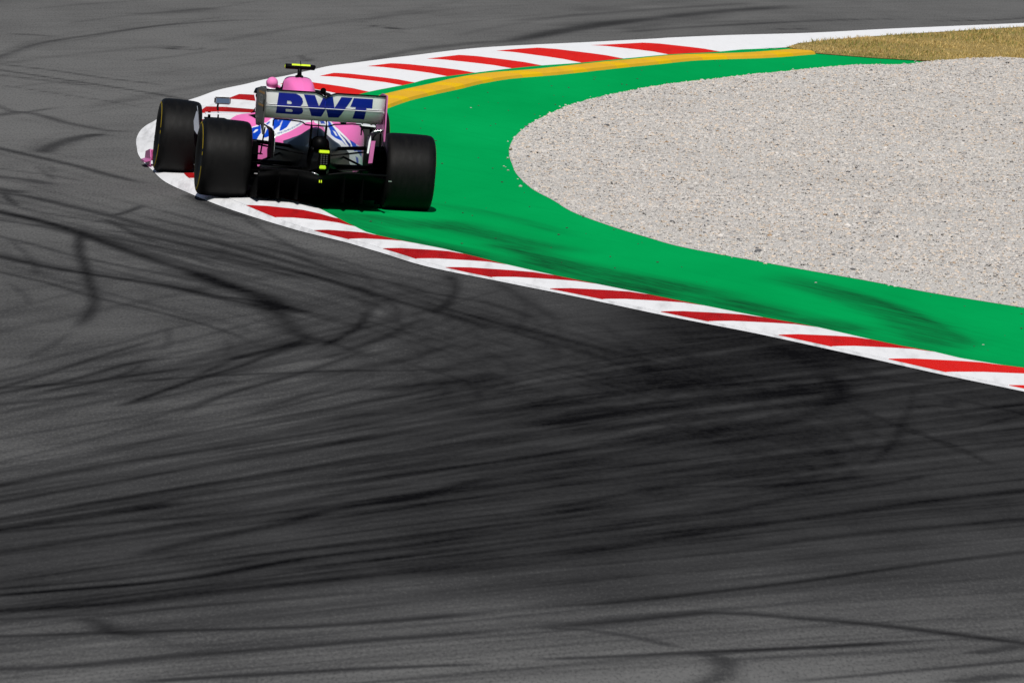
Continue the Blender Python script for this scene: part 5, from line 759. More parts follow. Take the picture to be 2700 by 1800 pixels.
LIVERY=[
('white',-1,[(1.06,0.697),(1.04,0.663),(1.01,0.640),(1.00,0.618),(1.01,0.584),(1.02,0.562),(1.02,0.539),(1.11,0.494),(1.15,0.472),(1.19,0.449),(1.24,0.416),(1.19,0.404),(1.14,0.382),(1.08,0.371),(1.00,0.348),(0.92,0.326),(0.82,0.292),(0.76,0.270),(0.68,0.225),(0.61,0.180),(0.56,0.124),(0.53,0.056),(0.52,0.000),(0.49,0.000),(0.40,0.000),(0.31,0.000),(0.19,0.034),(0.22,0.112),(0.28,0.180),(0.34,0.247),(0.34,0.292),(0.37,0.337),(0.39,0.382),(0.40,0.416),(0.41,0.461),(0.43,0.494),(0.45,0.528),(0.44,0.573),(0.46,0.607),(0.48,0.640),(0.51,0.685),(0.55,0.719),(0.60,0.730),(0.65,0.753),(0.69,0.764),(0.74,0.775),(0.79,0.787),(0.84,0.809),(0.89,0.820),(0.91,0.798),(0.93,0.775),(0.97,0.742),(1.01,0.719)]),
('blue',-1,[(1.05,0.697),(1.02,0.674),(0.99,0.652),(0.96,0.629),(0.97,0.596),(0.89,0.618),(0.81,0.652),(0.78,0.663),(0.77,0.697),(0.76,0.730),(0.76,0.753),(0.80,0.787),(0.90,0.809),(0.92,0.775),(0.95,0.753),(0.99,0.730)]),
('white',-1,[(0.91,0.708),(0.92,0.663),(0.89,0.652),(0.87,0.663),(0.88,0.697)]),
('blue',-1,[(0.67,0.708),(0.70,0.663),(0.73,0.629),(0.80,0.584),(0.86,0.551),(0.74,0.573),(0.67,0.607),(0.59,0.652),(0.62,0.685)]),
('blue',-1,[(0.97,0.551),(1.06,0.506),(0.99,0.517),(0.92,0.551)]),
('blue',-1,[(1.23,0.449),(1.30,0.438),(1.25,0.427),(1.21,0.404),(1.16,0.393),(1.10,0.371),(1.03,0.360),(0.94,0.337),(0.84,0.303),(0.77,0.281),(0.76,0.315),(0.71,0.348),(0.72,0.371),(0.67,0.404),(0.60,0.438),(0.59,0.472),(0.58,0.506),(0.59,0.528),(0.65,0.506),(0.74,0.472),(0.86,0.438),(0.92,0.427),(0.82,0.461),(0.77,0.472),(0.74,0.506),(0.72,0.528),(0.68,0.562),(0.77,0.539),(0.86,0.517),(0.97,0.494),(1.10,0.472)]),
('white',-1,[(1.15,0.427),(1.21,0.416),(1.17,0.393),(1.12,0.416),(1.05,0.427),(0.94,0.461),(1.05,0.438)]),
('blue',-1,[(0.58,0.236),(0.61,0.191),(0.54,0.135),(0.51,0.079),(0.49,0.011),(0.40,0.056),(0.44,0.169),(0.49,0.236),(0.49,0.270)]),
('slate',-1,[(0.26,0.629),(0.22,0.584),(0.20,0.551),(0.18,0.506),(0.15,0.461),(0.12,0.427),(0.09,0.371),(0.04,0.315),(0.03,0.236),(-0.03,0.180),(-0.08,0.124),(-0.10,0.022),(-0.22,0.056),(-0.33,0.090),(-0.36,0.101),(-0.36,0.146),(-0.36,0.315),(-0.36,0.382),(-0.36,0.483),(-0.36,0.584),(-0.36,0.607),(-0.36,0.629),(-0.36,0.640),(-0.32,0.663),(-0.27,0.685),(-0.21,0.708),(-0.14,0.719),(-0.08,0.730),(-0.02,0.730),(0.04,0.742),(0.10,0.753),(0.16,0.753),(0.19,0.685)]),
('white',1,[(0.51,0.079),(0.62,0.191),(0.94,0.326),(1.22,0.393),(1.38,0.427),(1.56,0.449),(1.62,0.461),(1.68,0.472),(1.41,0.472),(1.24,0.472),(1.08,0.472),(1.01,0.483),(0.94,0.494),(0.90,0.517),(0.84,0.539),(0.78,0.562),(0.74,0.584),(0.71,0.607),(0.70,0.640),(0.70,0.674),(0.75,0.708),(0.80,0.730),(0.87,0.764),(0.99,0.798),(1.14,0.820),(1.14,0.843),(1.15,0.865),(1.15,0.888),(1.17,0.910),(1.21,0.933),(1.27,0.955),(1.38,0.978),(1.18,0.989),(0.93,0.978),(0.80,0.978),(0.69,0.978),(0.56,0.966),(0.45,0.966),(0.35,0.966),(0.24,0.966),(0.14,0.966),(0.15,0.944),(0.16,0.910),(0.17,0.876),(0.18,0.843),(0.19,0.798),(0.21,0.764),(0.27,0.730),(0.26,0.697),(0.19,0.640),(0.15,0.584),(0.14,0.528),(0.12,0.472),(0.12,0.427),(0.09,0.371),(0.01,0.292),(0.15,0.303),(0.30,0.315),(0.44,0.326),(0.32,0.247),(0.16,0.124),(0.14,0.045),(0.17,0.000),(0.30,0.022),(0.41,0.056)]),
('blue',1,[(0.57,0.225),(1.07,0.393),(0.90,0.393),(0.78,0.404),(0.43,0.281),(0.50,0.270),(0.53,0.247)]),
('blue',1,[(0.73,0.427),(0.92,0.438),(1.06,0.438),(1.05,0.461),(0.89,0.472),(0.76,0.506),(0.68,0.528),(0.59,0.551),(0.53,0.584),(0.48,0.618),(0.47,0.663),(0.48,0.708),(0.44,0.663),(0.43,0.607),(0.39,0.562),(0.36,0.517),(0.36,0.449),(0.52,0.449),(0.63,0.438)]),
('white',1,[(0.67,0.472),(0.68,0.506),(0.53,0.539),(0.50,0.517),(0.59,0.494)]),
('navy',1,[(0.75,0.517),(0.71,0.551),(0.67,0.573),(0.63,0.607),(0.62,0.640),(0.62,0.674),(0.65,0.719),(0.62,0.742),(0.56,0.730),(0.55,0.697),(0.55,0.663),(0.57,0.640),(0.59,0.607),(0.63,0.573),(0.70,0.551)]),
('blue',1,[(0.71,0.674),(0.77,0.708),(0.85,0.753),(0.83,0.787),(0.68,0.764),(0.69,0.719)]),
('blue',1,[(0.87,0.775),(0.96,0.798),(1.14,0.831),(1.13,0.854),(1.11,0.876),(1.08,0.899),(0.94,0.865),(0.83,0.820),(0.69,0.809),(0.74,0.775)]),
('blue',1,[(0.74,0.865),(0.86,0.888),(0.87,0.921),(0.85,0.944),(0.80,0.955),(0.77,0.921),(0.76,0.899)]),
('slate',1,[(-0.35,0.180),(-0.13,0.348),(-0.04,0.438),(0.01,0.506),(0.06,0.584),(0.12,0.640),(0.20,0.697),(0.18,0.753),(0.06,0.730),(-0.06,0.708),(-0.17,0.674),(-0.30,0.629),(-0.36,0.607),(-0.36,0.596),(-0.36,0.584),(-0.36,0.573),(-0.36,0.562),(-0.36,0.551),(-0.36,0.000),(-0.36,0.000),(-0.36,0.000),(-0.36,0.000),(-0.35,0.000),(-0.25,0.000),(-0.15,0.000),(-0.23,0.022),(-0.29,0.067),(-0.35,0.112)]),
('slate',1,[(-0.11,0.000),(-0.04,0.124),(-0.17,0.112),(-0.31,0.101),(-0.36,0.180),(-0.36,0.247),(-0.36,0.360),(-0.36,0.461),(-0.36,0.449),(-0.36,0.438),(-0.36,0.427),(-0.36,0.000),(-0.36,0.000),(-0.36,0.000),(-0.36,0.000),(-0.31,0.000),(-0.22,0.000)])]
LETTERS= {'B': [[(-0.407, 0.965), (-0.257, 0.964), (-0.225, 0.951), (-0.2, 0.926), (-0.19, 0.896), (-0.197, 0.872), (-0.208, 0.858), (-0.191, 0.842), (-0.181, 0.815), (-0.187, 0.794), (-0.211, 0.782), (-0.413, 0.784)], [(-0.328, 0.901), (-0.302, 0.9), (-0.288, 0.89), (-0.286, 0.876), (-0.294, 0.868), (-0.327, 0.87)], [(-0.334, 0.827), (-0.281, 0.827), (-0.271, 0.817), (-0.271, 0.807), (-0.28, 0.802), (-0.331, 0.803)]], 'W': [[(-0.19, 0.963), (-0.094, 0.961), (-0.049, 0.864), (-0.022, 0.947), (0.002, 0.937), (0.023, 0.952), (0.06, 0.961), (0.086, 0.858), (0.135, 0.959), (0.233, 0.959), (0.133, 0.776), (0.045, 0.772), (0.012, 0.851), (-0.017, 0.776), (-0.102, 0.777)]], 'T': [[(0.242, 0.957), (0.409, 0.957), (0.41, 0.875), (0.361, 0.875), (0.354, 0.773), (0.254, 0.775), (0.269, 0.878), (0.22, 0.877)]]}

# ------------------------------------------------------------------ helpers
random.seed(11); rng = np.random.default_rng(11)
COL = scene.collection

def curve_xy(pts):
    a = np.array(sorted(pts, key=lambda p: p[1]), float)
    m = np.gradient(a[:, 0], a[:, 1])
    for _ in range(1):
        m = np.convolve(np.pad(m, 1, mode='edge'), [.25, .5, .25], 'valid')
    def f(y):
        y = np.asarray(y, float); i = np.clip(np.searchsorted(a[:, 1], y)-1, 0, len(a)-2)
        h = a[i+1, 1]-a[i, 1]; t = np.clip((y-a[i, 1])/h, -3, 4)
        h00 = 2*t**3-3*t**2+1; h10 = t**3-2*t**2+t; h01 = -2*t**3+3*t**2; h11 = t**3-t**2
        inside = h00*a[i, 0]+h10*h*m[i]+h01*a[i+1, 0]+h11*h*m[i+1]
        lin = a[i, 0]+(a[i+1, 0]-a[i, 0])*t
        return np.where((t >= 0) & (t <= 1), inside, lin)
    return f

def tag(o, label=None, cat=None, group=None, kind=None):
    if label: o['label'] = label
    if cat: o['category'] = cat
    if group: o['group'] = group
    if kind: o['kind'] = kind
    return o

def empty(name, loc=(0, 0, 0), parent=None):
    o = bpy.data.objects.new(name, None); COL.objects.link(o); o.location = loc; o.parent = parent
    o.empty_display_size = .2
    return o

def mesh_obj(name, verts, faces, mat=None, parent=None, smooth=False):
    me = bpy.data.meshes.new(name)
    me.from_pydata([tuple(map(float, v)) for v in verts], [], [tuple(map(int, f)) for f in faces])
    me.update()
    if mat:
        for m in (mat if isinstance(mat, (list, tuple)) else [mat]): me.materials.append(m)
    if smooth: me.polygons.foreach_set('use_smooth', [True]*len(me.polygons))
    o = bpy.data.objects.new(name, me); COL.objects.link(o); o.parent = parent
    return o

def fast_mesh(name, V, F, mat=None, parent=None, smooth=False, attrs=None):
    """V (n,3), F (m,k) arrays; attrs {name: (type, array)} on points"""
    V = np.ascontiguousarray(V, np.float32); F = np.ascontiguousarray(F, np.int32); k = F.shape[1]
    me = bpy.data.meshes.new(name)
    me.vertices.add(len(V)); me.vertices.foreach_set('co', V.ravel())
    me.loops.add(F.size); me.loops.foreach_set('vertex_index', F.ravel())
    me.polygons.add(len(F)); me.polygons.foreach_set('loop_start', np.arange(0, F.size, k, dtype=np.int32))
    me.update(calc_edges=True)
    me.polygons.foreach_set('use_smooth', np.full(len(F), bool(smooth)))
    for n, (ty, arr) in (attrs or {}).items():
        at = me.attributes.new(n, ty, 'POINT')
        at.data.foreach_set('color' if ty == 'FLOAT_COLOR' else 'value', np.ascontiguousarray(arr, np.float32).ravel())
    if mat: me.materials.append(mat)
    o = bpy.data.objects.new(name, me); COL.objects.link(o); o.parent = parent
    return o

def grid_faces(nr, nc):
    i = np.arange(nr-1)[:, None]*nc+np.arange(nc-1)[None, :]
    return np.stack([i, i+1, i+nc+1, i+nc], -1).reshape(-1, 4)

# --- node material helper
class Mat:
    def __init__(self, name, rough=.6, spec=.5, metal=0., coat=0.):
        self.m = bpy.data.materials.new(name); self.m.use_nodes = True
        self.t = self.m.node_tree; self.n = self.t.nodes; self.b = self.n['Principled BSDF']
        self.b.inputs['Roughness'].default_value = rough
        self.b.inputs['Specular IOR Level'].default_value = spec
        self.b.inputs['Metallic'].default_value = metal
        self.b.inputs['Coat Weight'].default_value = coat
        self.b.inputs['Coat Roughness'].default_value = .06
    def node(self, ty, **kw):
        nd = self.n.new(ty)
        for k, v in kw.items():
            if k in nd.bl_rna.properties: setattr(nd, k, v)
            else: self.set(nd.inputs[k], v)
        return nd
    def set(self, sock, v):
        if hasattr(v, 'is_output') or isinstance(v, bpy.types.NodeSocket): self.t.links.new(v, sock)
        else: sock.default_value = v
    def pos(self, scale=(1, 1, 1), rot=None):
        g = self.node('ShaderNodeNewGeometry')
        mp = self.node('ShaderNodeMapping'); self.set(mp.inputs['Vector'], g.outputs['Position']); mp.inputs['Scale'].default_value = scale
        if rot is not None:      # stretch along a heading: rot degrees anticlockwise from +Y
            mp.vector_type = 'TEXTURE'; mp.inputs['Rotation'].default_value = (0, 0, math.radians(rot)); mp.inputs['Scale'].default_value = tuple(1/s for s in scale)
        return mp.outputs[0]
    def local(self, scale=(1, 1, 1)):
        g = self.node('ShaderNodeTexCoord')
        mp = self.node('ShaderNodeMapping'); self.set(mp.inputs['Vector'], g.outputs['Object']); mp.inputs['Scale'].default_value = scale
        return mp.outputs[0]
    def noise(self, vec, scale, detail=4, rough=.55, lo=0., hi=1., dist=0.):
        nz = self.node('ShaderNodeTexNoise'); self.set(nz.inputs['Vector'], vec)
        nz.inputs['Scale'].default_value = scale; nz.inputs['Detail'].default_value = detail; nz.inputs['Roughness'].default_value = rough; nz.inputs['Distortion'].default_value = dist
        return self.remap(nz.outputs[0], lo, hi)
    def remap(self, s, lo, hi, a=0., b=1.):
        mr = self.node('ShaderNodeMapRange'); mr.clamp = True; self.set(mr.inputs[0], s)
        mr.inputs[1].default_value = lo; mr.inputs[2].default_value = hi; mr.inputs[3].default_value = a; mr.inputs[4].default_value = b
        return mr.outputs[0]
    def math(self, op, a, b=0.):
        nd = self.node('ShaderNodeMath', operation=op); self.set(nd.inputs[0], a); self.set(nd.inputs[1], b); return nd.outputs[0]
    def mix(self, f, a, b, mode='MIX'):
        nd = self.node('ShaderNodeMix', data_type='RGBA', blend_type=mode)
        self.set(nd.inputs[0], f)
        for s, v in ((nd.inputs[6], a), (nd.inputs[7], b)):
            self.set(s, (*v, 1.) if isinstance(v, tuple) and len(v) == 3 else v)
        return nd.outputs[2]
    def attr(self, name, out='Fac'):
        nd = self.node('ShaderNodeAttribute'); nd.attribute_name = name; return nd.outputs[out]
    def color(self, v): self.set(self.b.inputs['Base Color'], (*v, 1.) if isinstance(v, tuple) and len(v) == 3 else v); return self
    def rough(self, v): self.set(self.b.inputs['Roughness'], v); return self
    def bump(self, h, strength=.3, dist=.01):
        nd = self.node('ShaderNodeBump'); nd.inputs['Strength'].default_value = strength; nd.inputs['Distance'].default_value = dist
        self.set(nd.inputs['Height'], h); self.set(self.b.inputs['Normal'], nd.outputs[0]); return self

def plain(name, col, rough=.5, spec=.5, metal=0., coat=0., vary=.12, scale=6.):
    M = Mat(name, rough, spec, metal, coat)
    f = M.noise(M.local(), scale, 4, .6, .3, .7)
    M.color(M.mix(f, tuple(c*(1-vary) for c in col), tuple(min(1, c*(1+vary)) for c in col)))
    return M.m

# ------------------------------------------------------------------ materials of the place
def mat_asphalt():
    M = Mat('asphalt', .95, .0)
    P = M.pos()
    rub = M.attr('rubber')
    streak = M.noise(M.pos((1., .06, 1), -28), 5.0, 6, .65, .3, .72)
    mott = M.noise(M.pos((1., .35, 1)), .9, 5, .6, .32, .7)
    grain = M.noise(M.pos((1., .25, 1)), 26, 3, .7, .25, .8)
    fine = M.noise(M.pos((1., .14, 1)), 52, 2, .6, .28, .74)
    k = M.math('ADD', M.math('MULTIPLY', streak, .16), M.math('MULTIPLY', mott, .20))
    k = M.math('SUBTRACT', k, .18)
    r = M.math('ADD', rub, M.math('MULTIPLY', k, .9))
    edge = M.math('MULTIPLY', M.math('SUBTRACT', grain, .5), .12)
    r = M.math('ADD', r, edge)
    c = M.node('ShaderNodeValToRGB'); M.set(c.inputs[0], r)
    e = c.color_ramp.elements
    e[0].position = 0.; e[0].color = (.142, .141, .139, 1)
    e[1].position = 1.; e[1].color = (.0052, .0052, .0060, 1)
    m = e.new(.5); m.color = (.054, .054, .055, 1)
    stone = M.mix(M.math('MULTIPLY', M.remap(fine, .55, .95), .38), c.outputs[0], (.17, .168, .16))
    dark = M.mix(M.math('MULTIPLY', M.remap(fine, .45, .05), .38), stone, (.02, .02, .021))
    fin = M.mix(M.remap(rub, .2, .8), dark, c.outputs[0])
    M.color(fin).bump(fine, .25, .004)
    M.rough(M.remap(rub, 0, 1, .95, .8))
    return M.m

def mat_paint(name, col, dirt=(.12, .11, .1), amount=.25, rub=.5, along=.08):
    M = Mat(name, .8, .02)
    s = M.noise(M.pos((1., along, 1)), 9, 6, .65, .48, .82)
    b = M.noise(M.pos((1., .25, 1)), 1.6, 5, .6, .5, .8)
    f = M.noise(M.pos((1., .3, 1)), 40, 3, .6, .2, .8)
    c = M.mix(M.math('MULTIPLY', s, amount), col, dirt)
    c = M.mix(M.math('MULTIPLY', b, rub), c, tuple(x*.25 for x in col))
    c = M.mix(M.math('MULTIPLY', f, .10), c, tuple(x*.55 for x in col))
    M.color(c).bump(f, .15, .004)
    return M.m

def mat_green():
    M = Mat('green_runoff_paint', .9, .0)
    rub = M.attr('rubber')
    st = M.noise(M.pos((1., .05, 1), 20), 9, 6, .65, .25, .75)
    gr = M.noise(M.pos((1., .10, 1), 20), 30, 4, .7, .35, .7)
    mo = M.noise(M.pos((1., .2, 1)), .7, 4, .6, .3, .7)
    base = M.mix(mo, (.0008, .30, .070), (.0015, .36, .088))
    base = M.mix(M.math('MULTIPLY', M.remap(st, .5, 1.), .22), base, (.001, .22, .055))
    base = M.mix(M.math('MULTIPLY', M.remap(gr, .75, 1.), .15), base, (.001, .2, .05))
    r = M.math('MULTIPLY', rub, M.math('ADD', .30, M.math('ADD', M.math('MULTIPLY', st, .75), M.math('MULTIPLY', gr, .35))))
    c = M.mix(M.remap(r, 0, 1), base, (.006, .016, .012))
    M.color(c).bump(gr, .2, .006)
    return M.m

def mat_stone():
    M = Mat('gravel_stone', .95, .0)
    c = M.attr('stone', 'Color')
    f = M.noise(M.pos(), 60, 3, .6, .2, .8)
    M.color(M.mix(M.math('MULTIPLY', f, .25), c, (.25, .23, .2)))
    return M.m

def mat_gravel_bed():
    M = Mat('gravel_bed', .95, .0)
    f = M.noise(M.pos((1, .5, 1)), 38, 4, .7, .25, .75)
    g = M.noise(M.pos((1, .3, 1)), 1.2, 4, .6, .3, .7)
    c = M.mix(f, (.34, .32, .295), (.74, .71, .67))
    c = M.mix(M.math('MULTIPLY', g, .25), c, (.5, .48, .46))
    M.color(c).bump(f, .6, .02)
    return M.m

A_ASPHALT = mat_asphalt()
A_GREEN = mat_green()
A_WHITE = mat_paint('white_kerb_paint', (.80, .80, .81), (.16, .155, .15), .34, .05)
A_WHITEF = mat_paint('clean_white_kerb_paint', (.82, .82, .83), (.4, .39, .38), .12, .03)
A_LINE = mat_paint('white_line_paint', (.76, .76, .77), (.16, .16, .16), .75, .25, .05)
A_RED = mat_paint('red_kerb_paint', (.44, .010, .012), (.16, .006, .008), .8, .75, .10)
A_REDF = mat_paint('fresh_red_kerb_paint', (.70, .018, .014), (.4, .01, .01), .4, .2, .10)
A_REDM = mat_paint('worn_red_kerb_paint', (.60, .013, .013), (.2, .008, .008), .7, .45, .10)
A_OCHRE = mat_paint('ochre_kerb_paint', (.76, .43, .028), (.5, .27, .03), .4, .12)
A_YELL = mat_paint('bright_yellow_kerb_paint', (.82, .49, .010), (.6, .36, .02), .4, .12)

f_edge, f_inner, f_grav = curve_xy(EDGE), curve_xy(INNER), curve_xy([(8.5, 82.6), (6.0, 86.6)]+GRAVEL_EDGE+[(9.5, 139.2)])
f_green_r = curve_xy([(8.6, 82.6), (6.05, 86.6)]+[(x+.05, y) for x, y in GRAVEL_EDGE if y < 132]+[(4.62, 132.60), (3.5, 132.95), (3.10, 134.2)])

# ------------------------------------------------------------------ rubber map
def densify(pts, step=.5):
    P = np.array(pts, float)
    if len(P) < 3: 
        t = np.linspace(0, 1, 6)[:, None]; return P[0]*(1-t)+P[-1]*t
    n = len(P); Q = np.vstack([2*P[0]-P[1], P, 2*P[-1]-P[-2]]); out = []
    for i in range(1, n):
        a, b, c, d = Q[i-1], Q[i], Q[i+1], Q[i+2]
        k = max(2, int(np.linalg.norm(c-b)/step)+1)
        for t in np.arange(k)/k:
            out.append(.5*((2*b)+(-a+c)*t+(2*a-5*b+4*c-d)*t*t+(-a+3*b-3*c+d)*t**3))
    out.append(P[-1]); return np.array(out)

def paint(VX, VY, marks, R, ragged=True):
    """VX, VY: 2-D vertex coordinates with VY constant along rows; R is darkened in place"""
    rows = VY.mean(1)
    for pts, w, dk in marks:
        if w < .08: dk *= (w/.08)**.5; w = .08
        Q = densify(pts); hw = w*.5
        i0 = np.searchsorted(rows, Q[:, 1].min()-w); i1 = np.searchsorted(rows, Q[:, 1].max()+w)
        if i1-i0 < 1: continue
        X, Y = VX[i0:i1], VY[i0:i1]; acc = np.zeros(X.shape)
        L = len(Q)-1
        ph = random.random()*10; fq = random.uniform(.6, 1.6)
        for j in range(L):
            a, b = Q[j], Q[j+1]; d = b-a; l2 = d@d+1e-9
            r0 = np.searchsorted(rows[i0:i1], min(a[1], b[1])-w*1.2); r1 = np.searchsorted(rows[i0:i1], max(a[1], b[1])+w*1.2)
            if r1 <= r0: continue
            xs = X[r0]; c0 = np.searchsorted(xs, min(a[0], b[0])-w*1.2); c1 = np.searchsorted(xs, max(a[0], b[0])+w*1.2)
            if c1 <= c0: continue
            x = X[r0:r1, c0:c1]; y = Y[r0:r1, c0:c1]
            t = np.clip(((x-a[0])*d[0]+(y-a[1])*d[1])/l2, 0, 1)
            dist = np.hypot(x-a[0]-t*d[0], y-a[1]-t*d[1])
            s = (j+t)/L
            fade = np.clip(s/.14, 0, 1)*np.clip((1-s)/.14, 0, 1)
            fade = fade*(3-2*fade)*fade*(.92+.08*np.sin(.3*fq*(a[1]+a[0])+ph)) if ragged else fade
            prof = np.exp(-(dist/(hw*.8))**2.0)
            np.maximum(acc[r0:r1, c0:c1], prof*fade, out=acc[r0:r1, c0:c1])
        R[i0:i1] = 1-(1-R[i0:i1])*(1-dk*acc) if dk > 0 else R[i0:i1]*(1+dk*acc)

def jitter(marks, n, dx, lo, hi):
    out = []
    for pts, w, dk in marks:
        for _ in range(n):
            ox, oy = random.gauss(0, dx), random.gauss(0, dx*3)
            sk = random.gauss(0, .02)
            out.append(([(x+ox+sk*(y-pts[0][1]), y+oy) for x, y in pts], w*random.uniform(.25, 1.1), dk*random.uniform(lo, hi)))
    return out

def base_rubber(X, Y):
    B = np.array(BASE, float)/100; bx, by = np.array(BASE_X), np.array(BASE_Y, float)
    fx = np.interp(X, bx, np.arange(len(bx))); fy = np.interp(Y, by, np.arange(len(by)))
    i = np.clip(fy.astype(int), 0, len(by)-2); j = np.clip(fx.astype(int), 0, len(bx)-2); a = fy-i; b = fx-j
    a = a*a*(3-2*a); b = b*b*(3-2*b)
    return (1-a)*((1-b)*B[i, j]+b*B[i, j+1])+a*((1-b)*B[i+1, j]+b*B[i+1, j+1])

# ------------------------------------------------------------------ ground sheet and track
g = mesh_obj('ground', [(-1500, -600, -.02), (1500, -600, -.02), (1500, 2600, -.02), (-1500, 2600, -.02)], [(0, 1, 2, 3)], A_ASPHALT)
tag(g, 'wide grey asphalt ground around the circuit corner', kind='structure')

ys = [54.0]
while ys[-1] < 164: ys.append(ys[-1]+.055*(ys[-1]/57)**2)
ys = np.array(ys); xs = np.arange(-9.5, 9.51, .035)
VX, VY = np.meshgrid(xs, ys)
RUB = np.clip(base_rubber(VX, VY), 0, 1)
paint(VX, VY, STREAKS, RUB)
paint(VX, VY, jitter([m for m in MARKS if m[2] > .3], 3, .14, .08, .28), RUB)
paint(VX, VY, MARKS, RUB)
F = grid_faces(len(ys), len(xs))
keep = xs[None, :-1]*np.ones((len(ys)-1, 1)) < np.minimum(f_inner(ys[:-1]), 1e9)[:, None]-.35
keep |= (ys[:-1] > 138)[:, None] & (xs[None, :-1] < f_inner(ys[:-1])[:, None]+1.0)
keep |= (ys[:-1] < 79)[:, None]
V = np.stack([VX, VY, np.zeros_like(VX)], -1).reshape(-1, 3)
F = F[keep.ravel()]
used = np.zeros(len(V), bool); used[F.ravel()] = True; idx = np.cumsum(used)-1
track = fast_mesh('track', V[used], idx[F], A_ASPHALT, None, True, {'rubber': ('FLOAT', RUB.ravel()[used])})
tag(track, 'dark grey asphalt track covered in black tyre marks', kind='structure')

# ------------------------------------------------------------------ green run-off
yr = np.linspace(77.7, 134.15, 520); s = np.linspace(0, 1, 90)
xl = f_inner(yr)-.30; xr = f_green_r(yr)+.02
GX = xl[:, None]+(xr-xl)[:, None]*s; GY = np.repeat(yr[:, None], len(s), 1)
GR = np.zeros_like(GX)
paint(GX, GY, GREEN_MARKS, GR, True)
paint(GX, GY, jitter(GREEN_MARKS, 7, .10, .15, .42), GR, True)
near = np.exp(-((GX-f_inner(yr)[:, None]-.1)/.22)**2)*np.interp(yr, [80, 86, 92, 98, 104], [.1, .25, .4, .35, .0])[:, None]
GR = 1-(1-GR)*(1-near)
runoff = fast_mesh('runoff', np.stack([GX, GY, np.full_like(GX, .004)], -1).reshape(-1, 3), grid_faces(len(yr), len(s)), A_GREEN, None, True, {'rubber': ('FLOAT', GR.ravel())})
tag(runoff, 'bright green painted run-off strip between kerb and gravel', kind='structure')

# ------------------------------------------------------------------ kerb: blocks between the edge line and the run-off
def line_w(y): return np.interp(y, [78, 90, 97, 101, 107, 113, 119, 127, 132], [.14, .14, .17, .24, .42, .30, .30, .34, .40])
def f_kerb(y): return f_edge(y)+line_w(y)
def base_h(y): return np.interp(y, [95.4, 97.0, 100.5, 102.5], [.006, .036, .036, .006])
def hump(s, y):
    h = .011
    b = base_h(y)*np.where(s > .6, np.clip((1.0-s)/.4, .15, 1), 1)
    return .004+b+h*np.clip(s/.22, 0, 1)**.8*np.where(s > .80, np.clip((1.0-s)/.20, 0, 1)**1.0, 1)

kerb = tag(empty('kerb', (-2.6, 100, 0)), 'red and white striped kerb curving round the inside of the corner', kind='structure')
def local(o, V): return V-np.array(o.location)
def block(y0, y1, i0, i1, mat, name='kerb_block'):
    n = max(3, int(abs(y1-y0)/.35)+1); ss = np.array([0, .06, .12, .22, .36, .5, .62, .72, .80, .88, .95, 1.])
    V = []
    for k in range(n):
        t = k/(n-1); yo = y0+(y1-y0)*t; yi = i0+(i1-i0)*t
        xo, xi = float(f_kerb(yo)), float(f_inner(yi))
        for q in ss: V.append((xo+(xi-xo)*q, yo+(yi-yo)*q, float(hump(q, yo))))
    V = np.array(V); m = len(ss); F = [tuple(f) for f in grid_faces(n, m)]
    base = len(V); ring = [k*m for k in range(n)]+[(n-1)*m+j for j in range(1, m)]+[k*m+m-1 for k in range(n-2, -1, -1)]+[j for j in range(m-2, 0, -1)]
    low = V[ring].copy(); low[:, 2] = -.01; V = np.vstack([V, low])
    for a in range(len(ring)):
        b = (a+1) % len(ring); F.append((ring[a], ring[b], base+b, base+a))
    o = mesh_obj(name, local(kerb, V), F, mat, kerb, False)
    return o
st = sorted(RED_STRIPES)
prev = (77.9, 77.9)
gap = .012
for y0, y1, i0, i1 in st:
    block(prev[0]+gap, y0-gap, prev[1]+gap, i0-gap, A_WHITE if y0 < 116 else A_WHITEF)
    block(y0, y1, i0, i1, A_REDF if y0 > 117 or y0 < 84 else A_REDM if y0 < 86 else A_RED)
    prev = (y1, i1)
block(prev[0]+gap, 134.6, prev[1]+gap, 133.9, A_WHITEF)
# painted edge line and the white strip that runs on past the last stripe
yy = np.linspace(77.0, 134.7, 400); V = []
for q, zf in ((0., 0.), (.25, .75), (1., 1.)):
    V.append(np.stack([f_edge(yy)+(line_w(yy)+.05)*q, yy, .006+(base_h(yy)-.004)*zf*(base_h(yy) > .0065)], 1))
n = len(yy); V = np.stack(V, 1).reshape(-1, 3); GFa = grid_faces(n, 3); far_ = V[GFa[:, 0], 1] > 113.5
fast_mesh('edge_line', local(kerb, V), GFa[~far_], A_LINE, kerb, True)
fast_mesh('edge_line', local(kerb, V), GFa[far_], A_WHITEF, kerb, True)
yy = np.linspace(133.7, 162, 120); V = np.vstack([np.stack([f_edge(yy)+np.interp(yy, [133.7, 134.7], [.40, 0]), yy, np.full_like(yy, .009)], 1), np.stack([f_inner(yy), yy, np.full_like(yy, .009)], 1)])
n = len(yy); fast_mesh('edge_strip', local(kerb, V), np.stack([np.arange(n-1), np.arange(n-1)+n, np.arange(n-1)+n+1, np.arange(n-1)+1], 1), A_WHITEF, kerb)

